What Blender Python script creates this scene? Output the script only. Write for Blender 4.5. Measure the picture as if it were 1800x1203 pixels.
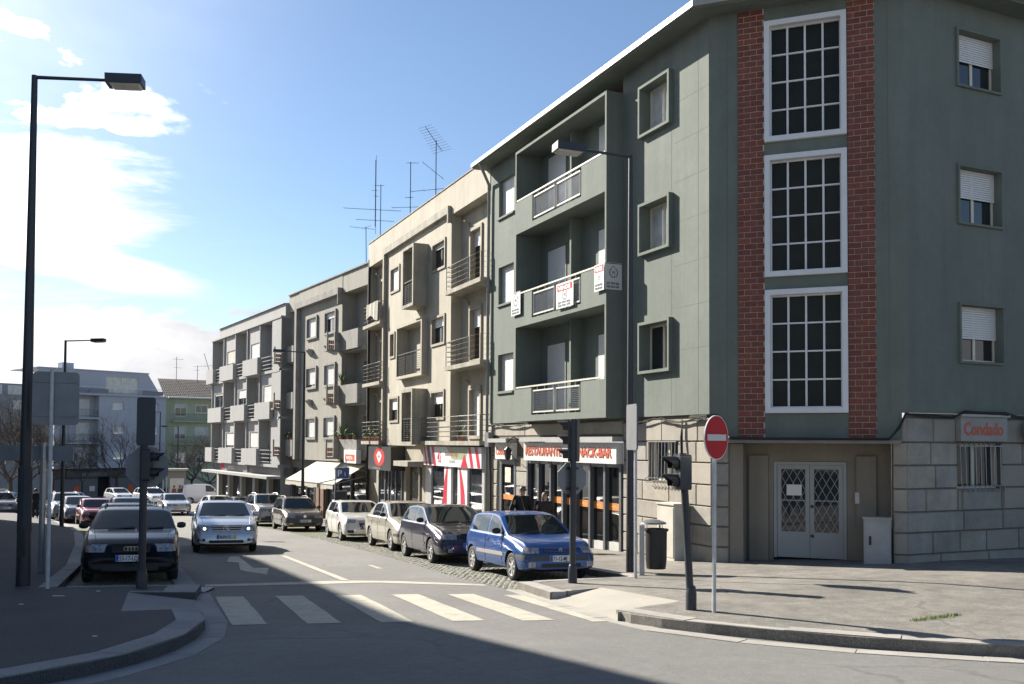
import bpy, bmesh, math, random
from math import sin, cos, radians, pi
from mathutils import Vector, Matrix
from mathutils.bvhtree import BVHTree

sc = bpy.context.scene
for o in list(bpy.data.objects):
    bpy.data.objects.remove(o)
COL = sc.collection
rnd = random.Random(7)

# ---------------------------------------------------------------- camera
CAMZ = 1.74
PITCH = math.atan(1620 / 48800.0)
ROLL = 0.0057
cam_d = bpy.data.cameras.new('camera')
cam = bpy.data.objects.new('camera', cam_d)
COL.objects.link(cam)
cam_d.sensor_width = 36
cam_d.lens = 32.4
cam_d.shift_y = (726 - 601.5) / 1800
cam_d.clip_end = 2000
_fw = Vector((0, cos(PITCH), sin(PITCH)))
_up = Vector((0, -sin(PITCH), cos(PITCH)))
_rt = Vector((1, 0, 0))
_R = _rt * cos(ROLL) + _up * sin(ROLL)
_U = _up * cos(ROLL) - _rt * sin(ROLL)
cam.matrix_world = Matrix(((_R.x, _U.x, -_fw.x, 0), (_R.y, _U.y, -_fw.y, 0), (_R.z, _U.z, -_fw.z, CAMZ), (0, 0, 0, 1)))
sc.camera = cam

# ---------------------------------------------------------------- light
SUN_EL = radians(31)
SUN_AZ = radians(-50)          # clockwise from +Y
sun_dir = Vector((sin(SUN_AZ) * cos(SUN_EL), cos(SUN_AZ) * cos(SUN_EL), sin(SUN_EL)))
sun_d = bpy.data.lights.new('sun', 'SUN')
sun_d.energy = 5.0
sun_d.angle = radians(0.53)
sun_d.color = (1.0, 0.93, 0.83)
sun = bpy.data.objects.new('sun', sun_d)
COL.objects.link(sun)
sun.rotation_euler = sun_dir.to_track_quat('Z', 'Y').to_euler()
sun.location = sun_dir * 60

world = bpy.data.worlds.new('World')
sc.world = world
world.use_nodes = True
wn, wl = world.node_tree.nodes, world.node_tree.links
wn.clear()
wout = wn.new('ShaderNodeOutputWorld')
wbg = wn.new('ShaderNodeBackground')
wbg.inputs['Strength'].default_value = 0.055
sky = wn.new('ShaderNodeTexSky')
sky.sky_type = 'NISHITA'
sky.sun_disc = False
sky.sun_elevation = SUN_EL
sky.sun_rotation = SUN_AZ
sky.air_density = 1.0
sky.dust_density = 0.3
sky.ozone_density = 3.0


def wmath(op, a, b=None, c=None, clamp=False):
    n = wn.new('ShaderNodeMath')
    n.operation = op
    n.use_clamp = clamp
    for i, v in enumerate((a, b, c)):
        if v is None:
            continue
        if isinstance(v, (int, float)):
            n.inputs[i].default_value = v
        else:
            wl.new(v, n.inputs[i])
    return n.outputs[0]


def wramp(v, a, b):
    n = wn.new('ShaderNodeMapRange')
    n.interpolation_type = 'SMOOTHSTEP'
    wl.new(v, n.inputs['Value'])
    n.inputs['From Min'].default_value = a
    n.inputs['From Max'].default_value = b
    return n.outputs['Result']


tc = wn.new('ShaderNodeTexCoord')
sep = wn.new('ShaderNodeSeparateXYZ')
wl.new(tc.outputs['Generated'], sep.inputs[0])
dx, dy, dz = sep.outputs
den = wmath('ADD', wmath('MAXIMUM', dz, 0.0), 0.12)
cmb = wn.new('ShaderNodeCombineXYZ')
wl.new(wmath('DIVIDE', dx, den), cmb.inputs[0])
wl.new(wmath('DIVIDE', dy, den), cmb.inputs[1])


def wnoise(vec, scale, detail, rough, off, dist=0.0, stretch=None):
    mp = wn.new('ShaderNodeMapping')
    mp.inputs['Location'].default_value = off
    if stretch:
        mp.inputs['Scale'].default_value = stretch
    wl.new(vec, mp.inputs['Vector'])
    n = wn.new('ShaderNodeTexNoise')
    n.inputs['Scale'].default_value = scale
    n.inputs['Detail'].default_value = detail
    n.inputs['Roughness'].default_value = rough
    n.inputs['Distortion'].default_value = dist
    wl.new(mp.outputs[0], n.inputs['Vector'])
    return n.outputs['Fac']


# low cumulus along the horizon, one sheet of bright cloud beneath the sun
n_low = wnoise(tc.outputs['Generated'], 6.0, 10, 0.56, (3.1, 1.7, 0.4), 0.15, (1, 1, 2.4))
n_big = wnoise(tc.outputs['Generated'], 3.2, 10, 0.62, (0.35, 0.9, 0.2), 0.35, (1, 1, 1.7))
n_wisp = wnoise(cmb.outputs[0], 0.9, 8, 0.65, (2.2, 0.3, 0.0), 0.6, (1, 2.6, 1))
n_str = wnoise(tc.outputs['Generated'], 5.0, 9, 0.62, (0.6, 2.4, 0.15), 0.25, (1, 1, 6.0))
elev_lo = wmath('SUBTRACT', 1.0, wramp(dz, 0.075, 0.175))
west = wramp(wmath('MULTIPLY', dx, -1.0), 0.02, 0.55)
low = wmath('MULTIPLY', wramp(wmath('ADD', n_low, wmath('MULTIPLY', elev_lo, 0.19)), 0.565, 0.635), wramp(wmath('ADD', elev_lo, west), 0.30, 0.90))


def strip(cx, kx, cz, kz, tilt, soft, k):
    bx = wmath('MULTIPLY', wmath('MAXIMUM', wmath('ADD', dx, -cx), 0.0), kx)
    bz = wmath('MULTIPLY', wmath('SUBTRACT', dz, wmath('ADD', cz, wmath('MULTIPLY', wmath('ADD', dx, -cx), tilt))), kz)
    r_ = wmath('SQRT', wmath('ADD', wmath('MULTIPLY', bx, bx), wmath('MULTIPLY', bz, bz)))
    return wramp(wmath('SUBTRACT', wmath('ADD', wmath('MULTIPLY', n_str, 2.2 * k), 1.0 - 1.1 * k), r_), 0.0, soft)


# streaky sheet that runs out of the frame to the left, and the lens-shaped cloud below it
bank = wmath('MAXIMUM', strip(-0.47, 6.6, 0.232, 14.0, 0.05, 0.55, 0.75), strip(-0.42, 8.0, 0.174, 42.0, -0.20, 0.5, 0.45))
wisp = wmath('MULTIPLY', wramp(n_wisp, 0.50, 0.80), wmath('MULTIPLY', west, 0.55))
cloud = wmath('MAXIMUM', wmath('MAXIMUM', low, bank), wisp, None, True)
# cloud brightness: brighter towards the sun (forward scattering), greyer inside thick parts
dot = wn.new('ShaderNodeVectorMath')
dot.operation = 'DOT_PRODUCT'
wl.new(tc.outputs['Generated'], dot.inputs[0])
dot.inputs[1].default_value = sun_dir
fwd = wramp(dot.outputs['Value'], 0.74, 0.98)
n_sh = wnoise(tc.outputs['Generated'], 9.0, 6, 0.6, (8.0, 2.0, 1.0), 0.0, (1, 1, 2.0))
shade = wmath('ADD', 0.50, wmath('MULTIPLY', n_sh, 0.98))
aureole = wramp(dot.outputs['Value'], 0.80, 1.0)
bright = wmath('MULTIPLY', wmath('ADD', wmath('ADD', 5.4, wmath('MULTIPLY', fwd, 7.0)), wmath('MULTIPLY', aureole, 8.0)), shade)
ccol = wn.new('ShaderNodeCombineColor')
wl.new(bright, ccol.inputs[0])
wl.new(wmath('MULTIPLY', bright, 1.0), ccol.inputs[1])
wl.new(wmath('MULTIPLY', bright, 1.03), ccol.inputs[2])
wmix = wn.new('ShaderNodeMix')
wmix.data_type = 'RGBA'
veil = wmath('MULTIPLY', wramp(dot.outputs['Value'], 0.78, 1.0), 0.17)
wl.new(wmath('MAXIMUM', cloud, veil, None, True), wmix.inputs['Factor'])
wl.new(sky.outputs['Color'], wmix.inputs['A'])
wl.new(ccol.outputs['Color'], wmix.inputs['B'])
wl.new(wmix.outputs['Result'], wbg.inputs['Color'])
wl.new(wbg.outputs[0], wout.inputs['Surface'])

sc.view_settings.view_transform = 'Standard'
sc.view_settings.look = 'None'
sc.view_settings.exposure = 1.43
sc.view_settings.gamma = 1.0
sc.view_settings.use_curve_mapping = False
sc.render.engine = 'CYCLES'
sc.cycles.max_bounces = 6
sc.cycles.use_denoising = True

# ---------------------------------------------------------------- helpers
BASE = {}


class MB:
    def __init__(s):
        s.v, s.f, s.m = [], [], []

    def add(s, vs, fs, mi=0):
        k = len(s.v)
        s.v += [tuple(p) for p in vs]
        s.f += [tuple(i + k for i in f) for f in fs]
        s.m += [mi] * len(fs)
        return s

    def hexa(s, p, mi=0):       # p: bottom 4 (ccw from above), top 4
        return s.add(p, [(3, 2, 1, 0), (4, 5, 6, 7), (0, 1, 5, 4), (1, 2, 6, 5), (2, 3, 7, 6), (3, 0, 4, 7)], mi)

    def box(s, x0, y0, z0, x1, y1, z1, mi=0):
        return s.hexa([(x0, y0, z0), (x1, y0, z0), (x1, y1, z0), (x0, y1, z0), (x0, y0, z1), (x1, y0, z1), (x1, y1, z1), (x0, y1, z1)], mi)

    def quad(s, a, b, c, d, mi=0):
        return s.add([a, b, c, d], [(0, 1, 2, 3)], mi)

    def prism(s, poly, z0, z1, mi=0):      # poly ccw (x,y); z0/z1 numbers or functions
        n = len(poly)
        f0 = z0 if callable(z0) else (lambda x, y: z0)
        f1 = z1 if callable(z1) else (lambda x, y: z1)
        vs = [(x, y, f0(x, y)) for x, y in poly] + [(x, y, f1(x, y)) for x, y in poly]
        fs = [tuple(range(n - 1, -1, -1)), tuple(range(n, 2 * n))]
        fs += [(i, (i + 1) % n, n + (i + 1) % n, n + i) for i in range(n)]
        return s.add(vs, fs, mi)

    def extr(s, pts, vec, mi=0):
        n = len(pts)
        vec = Vector(vec)
        vs = [tuple(p) for p in pts] + [tuple(Vector(p) + vec) for p in pts]
        fs = [tuple(range(n - 1, -1, -1)), tuple(range(n, 2 * n))]
        fs += [(i, (i + 1) % n, n + (i + 1) % n, n + i) for i in range(n)]
        return s.add(vs, fs, mi)

    def tube(s, pts, r, n=6, mi=0, caps=True):
        pts = [Vector(p) for p in pts]
        rs = r if isinstance(r, (list, tuple)) else [r] * len(pts)
        k = len(s.v)
        prev = None
        for i, p in enumerate(pts):
            if i == 0:
                t = pts[1] - p
            elif i == len(pts) - 1:
                t = p - pts[i - 1]
            else:
                t = (pts[i + 1] - p).normalized() + (p - pts[i - 1]).normalized()
            t.normalize()
            if prev is None:
                a = Vector((0, 0, 1)) if abs(t.z) < 0.9 else Vector((1, 0, 0))
                u = t.cross(a).normalized()
            else:
                u = (prev - t * prev.dot(t)).normalized()
            prev = u
            w = t.cross(u)
            for j in range(n):
                a = 2 * pi * j / n + pi / n
                s.v.append(tuple(p + (u * cos(a) + w * sin(a)) * rs[i]))
        for i in range(len(pts) - 1):
            for j in range(n):
                s.f.append((k + i * n + j, k + i * n + (j + 1) % n, k + (i + 1) * n + (j + 1) % n, k + (i + 1) * n + j))
                s.m.append(mi)
        if caps:
            s.f.append(tuple(k + j for j in range(n - 1, -1, -1)))
            s.f.append(tuple(k + (len(pts) - 1) * n + j for j in range(n)))
            s.m += [mi, mi]
        return s

    def bar(s, a, b, w, h=None, mi=0):      # square bar between two points
        h = h or w
        return s.tube([a, b], max(w, h) * 0.7071, 4, mi)

    def revolve(s, prof, n, c=(0, 0, 0), axis='z', mi=0):
        k = len(s.v)
        for r, h in prof:
            for j in range(n):
                a = 2 * pi * j / n
                if axis == 'z':
                    p = (c[0] + r * cos(a), c[1] + r * sin(a), c[2] + h)
                elif axis == 'y':
                    p = (c[0] + r * cos(a), c[1] + h, c[2] + r * sin(a))
                else:
                    p = (c[0] + h, c[1] + r * cos(a), c[2] + r * sin(a))
                s.v.append(p)
        flip = axis == 'y'
        for i in range(len(prof) - 1):
            for j in range(n):
                q = (k + i * n + j, k + i * n + (j + 1) % n, k + (i + 1) * n + (j + 1) % n, k + (i + 1) * n + j)
                s.f.append(q[::-1] if flip else q)
                s.m.append(mi)
        return s

    def xf(s, M):
        s.v = [tuple(M @ Vector(p)) for p in s.v]
        return s

    def build(s, name, mat, parent=None, frame=None, smooth=None, abs_=True, fix=False):
        """vertices are world points (or frame-local, mapped by frame) ; the parent's base is taken off"""
        me = bpy.data.meshes.new(name)
        vs = s.v
        if frame is not None:
            vs = [frame(*p) for p in vs]
        if parent is not None and abs_:
            b = BASE.get(parent.name, Vector((0, 0, 0)))
            vs = [(p[0] - b[0], p[1] - b[1], p[2] - b[2]) for p in vs]
        me.from_pydata(vs, [], s.f)
        mats = mat if isinstance(mat, (list, tuple)) else [mat]
        for m in mats:
            me.materials.append(m)
        if len(mats) > 1:
            me.polygons.foreach_set('material_index', s.m)
        if fix:
            bm = bmesh.new()
            bm.from_mesh(me)
            bmesh.ops.recalc_face_normals(bm, faces=bm.faces)
            bm.to_mesh(me)
            bm.free()
        if smooth is not None:
            me.polygons.foreach_set('use_smooth', [True] * len(me.polygons))
            me.set_sharp_from_angle(angle=radians(smooth))
        me.update()
        o = bpy.data.objects.new(name, me)
        COL.objects.link(o)
        if parent is not None:
            o.parent = parent
            BASE[o.name] = BASE.get(parent.name, Vector((0, 0, 0)))
        return o


def tag(o, label, cat, group=None, kind=None):
    if label:
        o['label'] = label
    if cat:
        o['category'] = cat
    if group:
        o['group'] = group
    if kind:
        o['kind'] = kind
    return o


def thing(name, loc, label, cat, group=None, rz=0.0):
    o = bpy.data.objects.new(name, None)
    o.empty_display_size = 0.2
    COL.objects.link(o)
    o.location = loc
    o.rotation_euler = (0, 0, rz)
    BASE[o.name] = Vector(loc)
    tag(o, label, cat, group)
    return o


def struct(o):
    o['kind'] = 'structure'
    return o


class Frame:
    """facade frame: lx to the right along the wall, ly into the wall, lz world height"""
    def __init__(s, ox, oy, ang):
        a = radians(ang)
        s.o = Vector((ox, oy))
        s.u = Vector((sin(a), cos(a)))
        s.n = Vector((-s.u.y, s.u.x))

    def __call__(s, lx, ly, lz):
        p = s.o + s.u * lx + s.n * ly
        return (p.x, p.y, lz)


def g(y):
    return -0.053 * y if y < 60 else -3.18 - 0.032 * (y - 60)


# ---------------------------------------------------------------- materials
MATS = {}


def principled(name):
    m = bpy.data.materials.new(name)
    m.use_nodes = True
    nt = m.node_tree
    return m, nt, nt.nodes['Principled BSDF']


def srgb(r, g_, b):
    f = lambda c: (c / 255 / 12.92) if c / 255 <= 0.04045 else ((c / 255 + 0.055) / 1.055) ** 2.4
    return (f(r), f(g_), f(b), 1)


def mat(name, col, rough=0.7, var=0.0, scale=3.0, bump=0.0, bscale=60.0, metal=0.0, coat=0.0, spec=0.5, streak=0.0, speck=0.0, speck_scale=180.0, stain=None, stain_amt=0.5, stain_scale=0.6, obj=False, crack=0.0, mottle=0.0, mottle_scale=5.0):
    """procedural paint/plaster/metal: broad variation, vertical streaks, speckle, stains with a shape of their own, fine relief"""
    if name in MATS:
        return MATS[name]
    m, nt, b = principled(name)
    N, L = nt.nodes, nt.links
    col = tuple(col) if len(col) == 4 else tuple(col) + (1,)
    b.inputs['Roughness'].default_value = rough
    b.inputs['Metallic'].default_value = metal
    b.inputs['Specular IOR Level'].default_value = spec
    b.inputs['Coat Weight'].default_value = coat
    b.inputs['Coat Roughness'].default_value = 0.04
    pos = N.new('ShaderNodeTexCoord').outputs['Object'] if obj else N.new('ShaderNodeNewGeometry').outputs['Position']

    def noise(sc_, det=5, stretch=None, rg=0.6):
        v = pos
        if stretch:
            mp = N.new('ShaderNodeMapping')
            mp.inputs['Scale'].default_value = stretch
            L.new(pos, mp.inputs['Vector'])
            v = mp.outputs[0]
        n = N.new('ShaderNodeTexNoise')
        n.inputs['Scale'].default_value = sc_
        n.inputs['Detail'].default_value = det
        n.inputs['Roughness'].default_value = rg
        L.new(v, n.inputs['Vector'])
        return n.outputs['Fac']

    cur = None

    def mul(cur, fac, lo, hi, fmin=0.3, fmax=0.7):
        r = N.new('ShaderNodeMapRange')
        r.inputs['From Min'].default_value = fmin
        r.inputs['From Max'].default_value = fmax
        r.inputs['To Min'].default_value = lo
        r.inputs['To Max'].default_value = hi
        L.new(fac, r.inputs['Value'])
        v = N.new('ShaderNodeVectorMath')
        v.operation = 'SCALE'
        if cur is None:
            v.inputs[0].default_value = col[:3]
        else:
            L.new(cur, v.inputs[0])
        L.new(r.outputs[0], v.inputs['Scale'])
        return v.outputs[0]

    if var:
        cur = mul(cur, noise(scale), 1 - var, 1 + var)
    if mottle:
        cur = mul(cur, noise(mottle_scale, 6, None, 0.7), 1 - mottle, 1 + mottle)
    if streak:
        cur = mul(cur, noise(1.0, 6, (2.6, 2.6, 0.16)), 1 - streak, 1 + streak * 0.35)
        cur = mul(cur, noise(1.0, 5, (9, 9, 0.35)), 1 - streak * 0.22, 1 + streak * 0.1, 0.42, 0.62)
    if speck:
        cur = mul(cur, noise(speck_scale, 2), 1 - speck, 1 + speck)
    if stain is not None:
        sfac = noise(stain_scale, 8, None, 0.65)
        r = N.new('ShaderNodeMapRange')
        r.inputs['From Min'].default_value = 0.5
        r.inputs['From Max'].default_value = 0.72
        r.inputs['To Max'].default_value = stain_amt
        L.new(sfac, r.inputs['Value'])
        mx = N.new('ShaderNodeMix')
        mx.data_type = 'RGBA'
        L.new(r.outputs[0], mx.inputs['Factor'])
        if cur is None:
            mx.inputs['A'].default_value = col
        else:
            L.new(cur, mx.inputs['A'])
        mx.inputs['B'].default_value = tuple(stain) + (1,) if len(stain) == 3 else stain
        cur = mx.outputs['Result']
    if crack:
        nz = N.new('ShaderNodeTexNoise')
        nz.inputs['Scale'].default_value = 1.3
        nz.inputs['Detail'].default_value = 4
        L.new(pos, nz.inputs['Vector'])
        mxv = N.new('ShaderNodeMix')
        mxv.data_type = 'VECTOR'
        mxv.inputs['Factor'].default_value = 0.35
        L.new(pos, mxv.inputs['A'])
        L.new(nz.outputs['Color'], mxv.inputs['B'])
        vo = N.new('ShaderNodeTexVoronoi')
        vo.feature = 'DISTANCE_TO_EDGE'
        vo.inputs['Scale'].default_value = 0.55
        L.new(mxv.outputs['Result'], vo.inputs['Vector'])
        mk = N.new('ShaderNodeMapRange')
        mk.inputs['From Min'].default_value = 0.47
        mk.inputs['From Max'].default_value = 0.60
        mk.inputs['To Max'].default_value = crack
        L.new(noise(0.35, 3), mk.inputs['Value'])
        ed = N.new('ShaderNodeMapRange')
        ed.inputs['From Min'].default_value = 0.003
        ed.inputs['From Max'].default_value = 0.012
        ed.inputs['To Min'].default_value = 1.0
        ed.inputs['To Max'].default_value = 0.0
        L.new(vo.outputs['Distance'], ed.inputs['Value'])
        mm_ = N.new('ShaderNodeMath')
        mm_.operation = 'MULTIPLY'
        L.new(mk.outputs[0], mm_.inputs[0])
        L.new(ed.outputs[0], mm_.inputs[1])
        mx = N.new('ShaderNodeMix')
        mx.data_type = 'RGBA'
        L.new(mm_.outputs[0], mx.inputs['Factor'])
        L.new(cur, mx.inputs['A'])
        mx.inputs['B'].default_value = (0.03, 0.03, 0.028, 1)
        cur = mx.outputs['Result']
    if cur is None:
        b.inputs['Base Color'].default_value = col
    else:
        L.new(cur, b.inputs['Base Color'])
    if bump:
        bp = N.new('ShaderNodeBump')
        bp.inputs['Strength'].default_value = bump
        bp.inputs['Distance'].default_value = 0.02
        L.new(noise(bscale, 4), bp.inputs['Height'])
        L.new(bp.outputs[0], b.inputs['Normal'])
    MATS[name] = m
    return m


def emit(name, col, strength):
    if name in MATS:
        return MATS[name]
    m, nt, b = principled(name)
    b.inputs['Base Color'].default_value = col
    b.inputs['Emission Color'].default_value = col
    b.inputs['Emission Strength'].default_value = strength
    MATS[name] = m
    return m


def glassy(name, col, rough=0.03, var=0.0):
    return mat(name, col, rough, var=var, scale=1.2, spec=0.8, coat=0.0)


M_asphalt = mat('asphalt', (0.152, 0.150, 0.140), 0.88, var=0.14, scale=0.35, speck=0.28, speck_scale=70, bump=0.5, bscale=120, stain=(0.11, 0.108, 0.105), stain_amt=0.6, stain_scale=0.9, crack=0.3, mottle=0.13, mottle_scale=7)
M_pave = mat('pavement_asphalt', (0.163, 0.152, 0.132), 0.9, var=0.24, scale=0.7, speck=0.42, speck_scale=55, bump=0.6, bscale=90, stain=(0.23, 0.212, 0.178), stain_amt=0.85, stain_scale=0.75, crack=0.45, mottle=0.30, mottle_scale=3.5)
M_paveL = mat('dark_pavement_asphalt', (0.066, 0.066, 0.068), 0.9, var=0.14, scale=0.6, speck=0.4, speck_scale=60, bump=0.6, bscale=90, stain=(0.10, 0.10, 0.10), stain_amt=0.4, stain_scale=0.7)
M_kerb = mat('kerb_granite', (0.30, 0.285, 0.255), 0.85, var=0.16, scale=1.5, speck=0.25, speck_scale=90, bump=0.35, bscale=60, stain=(0.16, 0.15, 0.13), stain_amt=0.5, stain_scale=1.6)
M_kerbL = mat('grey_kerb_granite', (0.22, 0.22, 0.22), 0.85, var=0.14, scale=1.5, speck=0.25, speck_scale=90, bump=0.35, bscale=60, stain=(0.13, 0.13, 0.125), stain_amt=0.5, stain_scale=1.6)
M_cobble = mat('cobble_stone', (0.19, 0.185, 0.155), 0.85, var=0.3, scale=6, speck=0.2, speck_scale=80, bump=0.3, stain=(0.12, 0.145, 0.06), stain_amt=0.6, stain_scale=1.6)
M_joint = mat('cobble_joint_soil', (0.085, 0.10, 0.05), 0.95, var=0.5, scale=2.0, bump=0.5, stain=(0.12, 0.11, 0.08), stain_amt=0.8, stain_scale=1.4)
M_paint = mat('road_paint', (0.38, 0.355, 0.285), 0.75, var=0.10, scale=2.0, speck=0.2, speck_scale=40, mottle=0.16, mottle_scale=9, stain=(0.20, 0.195, 0.18), stain_amt=0.75, stain_scale=4.5)
M_green = mat('green_render', (0.150, 0.173, 0.150), 0.9, var=0.09, scale=0.8, streak=0.12, mottle=0.07, bump=0.25, bscale=45, stain=(0.135, 0.155, 0.133), stain_amt=0.5, stain_scale=0.7)
M_green_groove = mat('green_render_groove', (0.115, 0.137, 0.122), 0.9)
M_stone = mat('ashlar_stone', (0.315, 0.288, 0.242), 0.85, var=0.10, scale=1.3, streak=0.08, speck=0.12, speck_scale=60, bump=0.2, stain=(0.22, 0.20, 0.165), stain_amt=0.5, stain_scale=1.1)
M_stones = [M_stone] + [mat('ashlar_stone_%d' % i, c, 0.85, var=0.14, scale=1.7, streak=0.1, speck=0.12, speck_scale=60, bump=0.25, mottle=0.1, stain=(0.20, 0.185, 0.155), stain_amt=0.6, stain_scale=1.5) for i, c in enumerate([(0.285, 0.262, 0.222), (0.34, 0.31, 0.258), (0.30, 0.285, 0.25)])]
M_stonejoint = mat('stone_joint', (0.14, 0.125, 0.10), 0.95, var=0.2)
M_brick = [mat('brick_%d' % i, c, 0.75, var=0.18, scale=9, bump=0.25, bscale=70) for i, c in enumerate([(0.175, 0.052, 0.033), (0.15, 0.045, 0.030), (0.20, 0.060, 0.037), (0.165, 0.055, 0.04)])]
M_mortar = mat('brick_mortar', (0.50, 0.44, 0.38), 0.9, var=0.12, scale=3)
M_white = mat('white_paint', (0.66, 0.67, 0.68), 0.55, var=0.05, scale=3)
M_shutter = mat('white_shutter', (0.66, 0.66, 0.64), 0.5, var=0.05, scale=2)
M_shutter2 = mat('cream_shutter', (0.58, 0.55, 0.47), 0.55, var=0.06, scale=2)
M_frame = mat('window_frame', (0.62, 0.58, 0.47), 0.5, var=0.05)
M_brownframe = mat('brown_window_frame', (0.10, 0.075, 0.055), 0.5, var=0.1)
M_glass = glassy('window_glass', (0.022, 0.027, 0.03), 0.03)
M_frosted = mat('frosted_stair_glass', (0.014, 0.017, 0.015), 0.30, var=0.3, scale=1.5, spec=0.18, bump=0.25, bscale=30)
M_curtainreflect = mat('curtain_and_sky_reflection_glass', (0.50, 0.51, 0.50), 0.08, var=0.25, scale=2.2, spec=0.9, coat=1.0)  # curtains behind the pane, plus white sky reflection put into the pale base colour
M_dark = mat('dark_interior', (0.012, 0.012, 0.012), 0.9)
M_post = mat('dark_post_paint', (0.022, 0.026, 0.034), 0.45, var=0.15, scale=4)
M_galv = mat('galvanised_metal', (0.34, 0.35, 0.36), 0.42, var=0.12, scale=6, metal=0.6)
M_postwhite = mat('pale_post_paint', (0.46, 0.47, 0.47), 0.5, var=0.14, scale=7)
M_signback = mat('sign_back_aluminium', (0.17, 0.18, 0.19), 0.45, var=0.12, scale=4, metal=0.4)
M_rail = mat('cream_railing_paint', (0.55, 0.53, 0.46), 0.5, var=0.08)
M_railgrey = mat('grey_railing_paint', (0.16, 0.155, 0.145), 0.55, var=0.15, scale=5)
M_black = mat('black_plastic', (0.015, 0.015, 0.016), 0.5)
M_cable = mat('cable_rubber', (0.012, 0.012, 0.012), 0.7)
M_red = mat('sign_red', (0.42, 0.010, 0.016), 0.5, var=0.05, spec=0.2)
M_leaf = mat('leaf_green', (0.06, 0.11, 0.03), 0.7, var=0.4, scale=14)
M_terracotta = mat('terracotta', (0.32, 0.12, 0.07), 0.85, var=0.15, scale=9)
# ================================================================ ground
def lerp(a, b, t):
    return a + (b - a) * t


R_KERB = [(30, 8.2), (14, 8.9), (9, 9.25), (6.6, 9.62), (5.51, 9.92), (4.79, 10.16), (3.89, 10.56), (3.09, 11.07), (2.43, 11.56), (1.95, 11.98), (1.60, 12.38), (1.45, 12.78)]
R_BUILD = [(0.63, 15.02), (0.11, 16.72)]
R_FRONT = [(0.11, 16.72), (2.33, 18.0)]
R_SIDE = [(2.33, 18.0), (-4.6, 33.4), (-9.6, 44.5), (-11.9, 49.0), (-22.0, 65.3), (-30, 78)]


def seg_dist(p, a, b):
    ax, ay = a
    bx_, by_ = b
    vx, vy = bx_ - ax, by_ - ay
    t = max(0, min(1, ((p[0] - ax) * vx + (p[1] - ay) * vy) / (vx * vx + vy * vy)))
    return math.hypot(p[0] - ax - vx * t, p[1] - ay - vy * t)


_RK = R_KERB + R_BUILD + R_FRONT[1:] + R_SIDE[1:]


def zp(x, y):
    """height of the right-hand pavement: kerb height plus the rise towards the walls"""
    d = min(seg_dist((x, y), _RK[i], _RK[i + 1]) for i in range(len(_RK) - 1))
    return g(y) + 0.125 + min(0.24, 0.034 * d)


def zl(x, y):
    return g(y) + 0.125


def sheet(name, poly, zf, m, parent=None, step=2.0, skirt=None):
    bm = bmesh.new()
    vs = [bm.verts.new((x, y, 0)) for x, y in poly]
    bm.faces.new(vs)
    xs = [p[0] for p in poly]
    ys = [p[1] for p in poly]
    if step:
        for ax, lo, hi in ((0, min(xs), max(xs)), (1, min(ys), max(ys))):
            k = math.ceil(lo / step) * step
            while k < hi:
                no = (1, 0, 0) if ax == 0 else (0, 1, 0)
                co = (k, 0, 0) if ax == 0 else (0, k, 0)
                bmesh.ops.bisect_plane(bm, geom=bm.verts[:] + bm.edges[:] + bm.faces[:], plane_co=co, plane_no=no)
                k += step
    if skirt:
        edges = [e for e in bm.edges if len(e.link_faces) == 1]
        r = bmesh.ops.extrude_edge_only(bm, edges=edges)
        low = {v for v in r['geom'] if isinstance(v, bmesh.types.BMVert)}
    else:
        low = set()
    for v in bm.verts:
        v.co.z = zf(v.co.x, v.co.y) - (skirt if v in low else 0)
    bmesh.ops.recalc_face_normals(bm, faces=bm.faces)
    up_f = max(bm.faces, key=lambda f: f.calc_area())
    if up_f.normal.z < 0:
        bmesh.ops.reverse_faces(bm, faces=bm.faces)
    me = bpy.data.meshes.new(name)
    bm.to_mesh(me)
    bm.free()
    me.materials.append(m)
    o = bpy.data.objects.new(name, me)
    COL.objects.link(o)
    if parent:
        o.parent = parent
    return o


mb = MB()
ysl = [-40, 60, 260, 700]
for i in range(3):
    y0, y1 = ysl[i], ysl[i + 1]
    mb.quad((-500, y0, g(y0)), (500, y0, g(y0)), (500, y1, g(y1)), (-500, y1, g(y1)))
road = struct(mb.build('road', M_asphalt))

right_pavement = struct(sheet('right_pavement', R_KERB + [(2.46, 13.55), (1.50, 15.50)] + R_BUILD + R_FRONT[1:] + R_SIDE[1:] + [(-10, 90), (60, 90), (60, 8)], zp, M_pave, step=1.5, skirt=0.3))
L_NOSE = [(-40, -8), (-14, 2.3), (-9.5, 4.35), (-7, 5.7), (-5.5, 6.85), (-4.75, 7.55), (-4.28, 8.1), (-3.97, 8.65), (-3.74, 9.3), (-3.64, 10.1), (-3.68, 10.85), (-3.82, 11.6), (-4.05, 12.2), (-4.32, 12.78)]
L_BAY = [(-5.0, 14.72), (-5.32, 15.92), (-7.55, 15.42)]
L_SIDE = [(-7.55, 15.42), (-9.25, 19.9), (-10.6, 22.9), (-12.65, 27.5), (-16.1, 34.7), (-20.2, 42.3), (-26, 52.0), (-35, 65.5), (-46, 80)]
left_pavement = struct(sheet('left_pavement', L_NOSE + [(-5.22, 12.42), (-6.06, 14.69)] + L_BAY + L_SIDE[1:] + [(-90, 80), (-90, -8)], zl, M_paveL, step=None, skirt=0.3))


def resample(pts, step):
    P = [Vector(p) for p in pts]
    out = [P[0]]
    d = 0
    segs = [(P[i], P[i + 1], (P[i + 1] - P[i]).length) for i in range(len(P) - 1)]
    tot = sum(s_[2] for s_ in segs)
    n = max(1, round(tot / step))
    res = []
    for k in range(n + 1):
        t = tot * k / n
        for a, b, l in segs:
            if t <= l + 1e-6:
                res.append(a.lerp(b, min(1, t / l)))
                break
            t -= l
    return res


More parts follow.
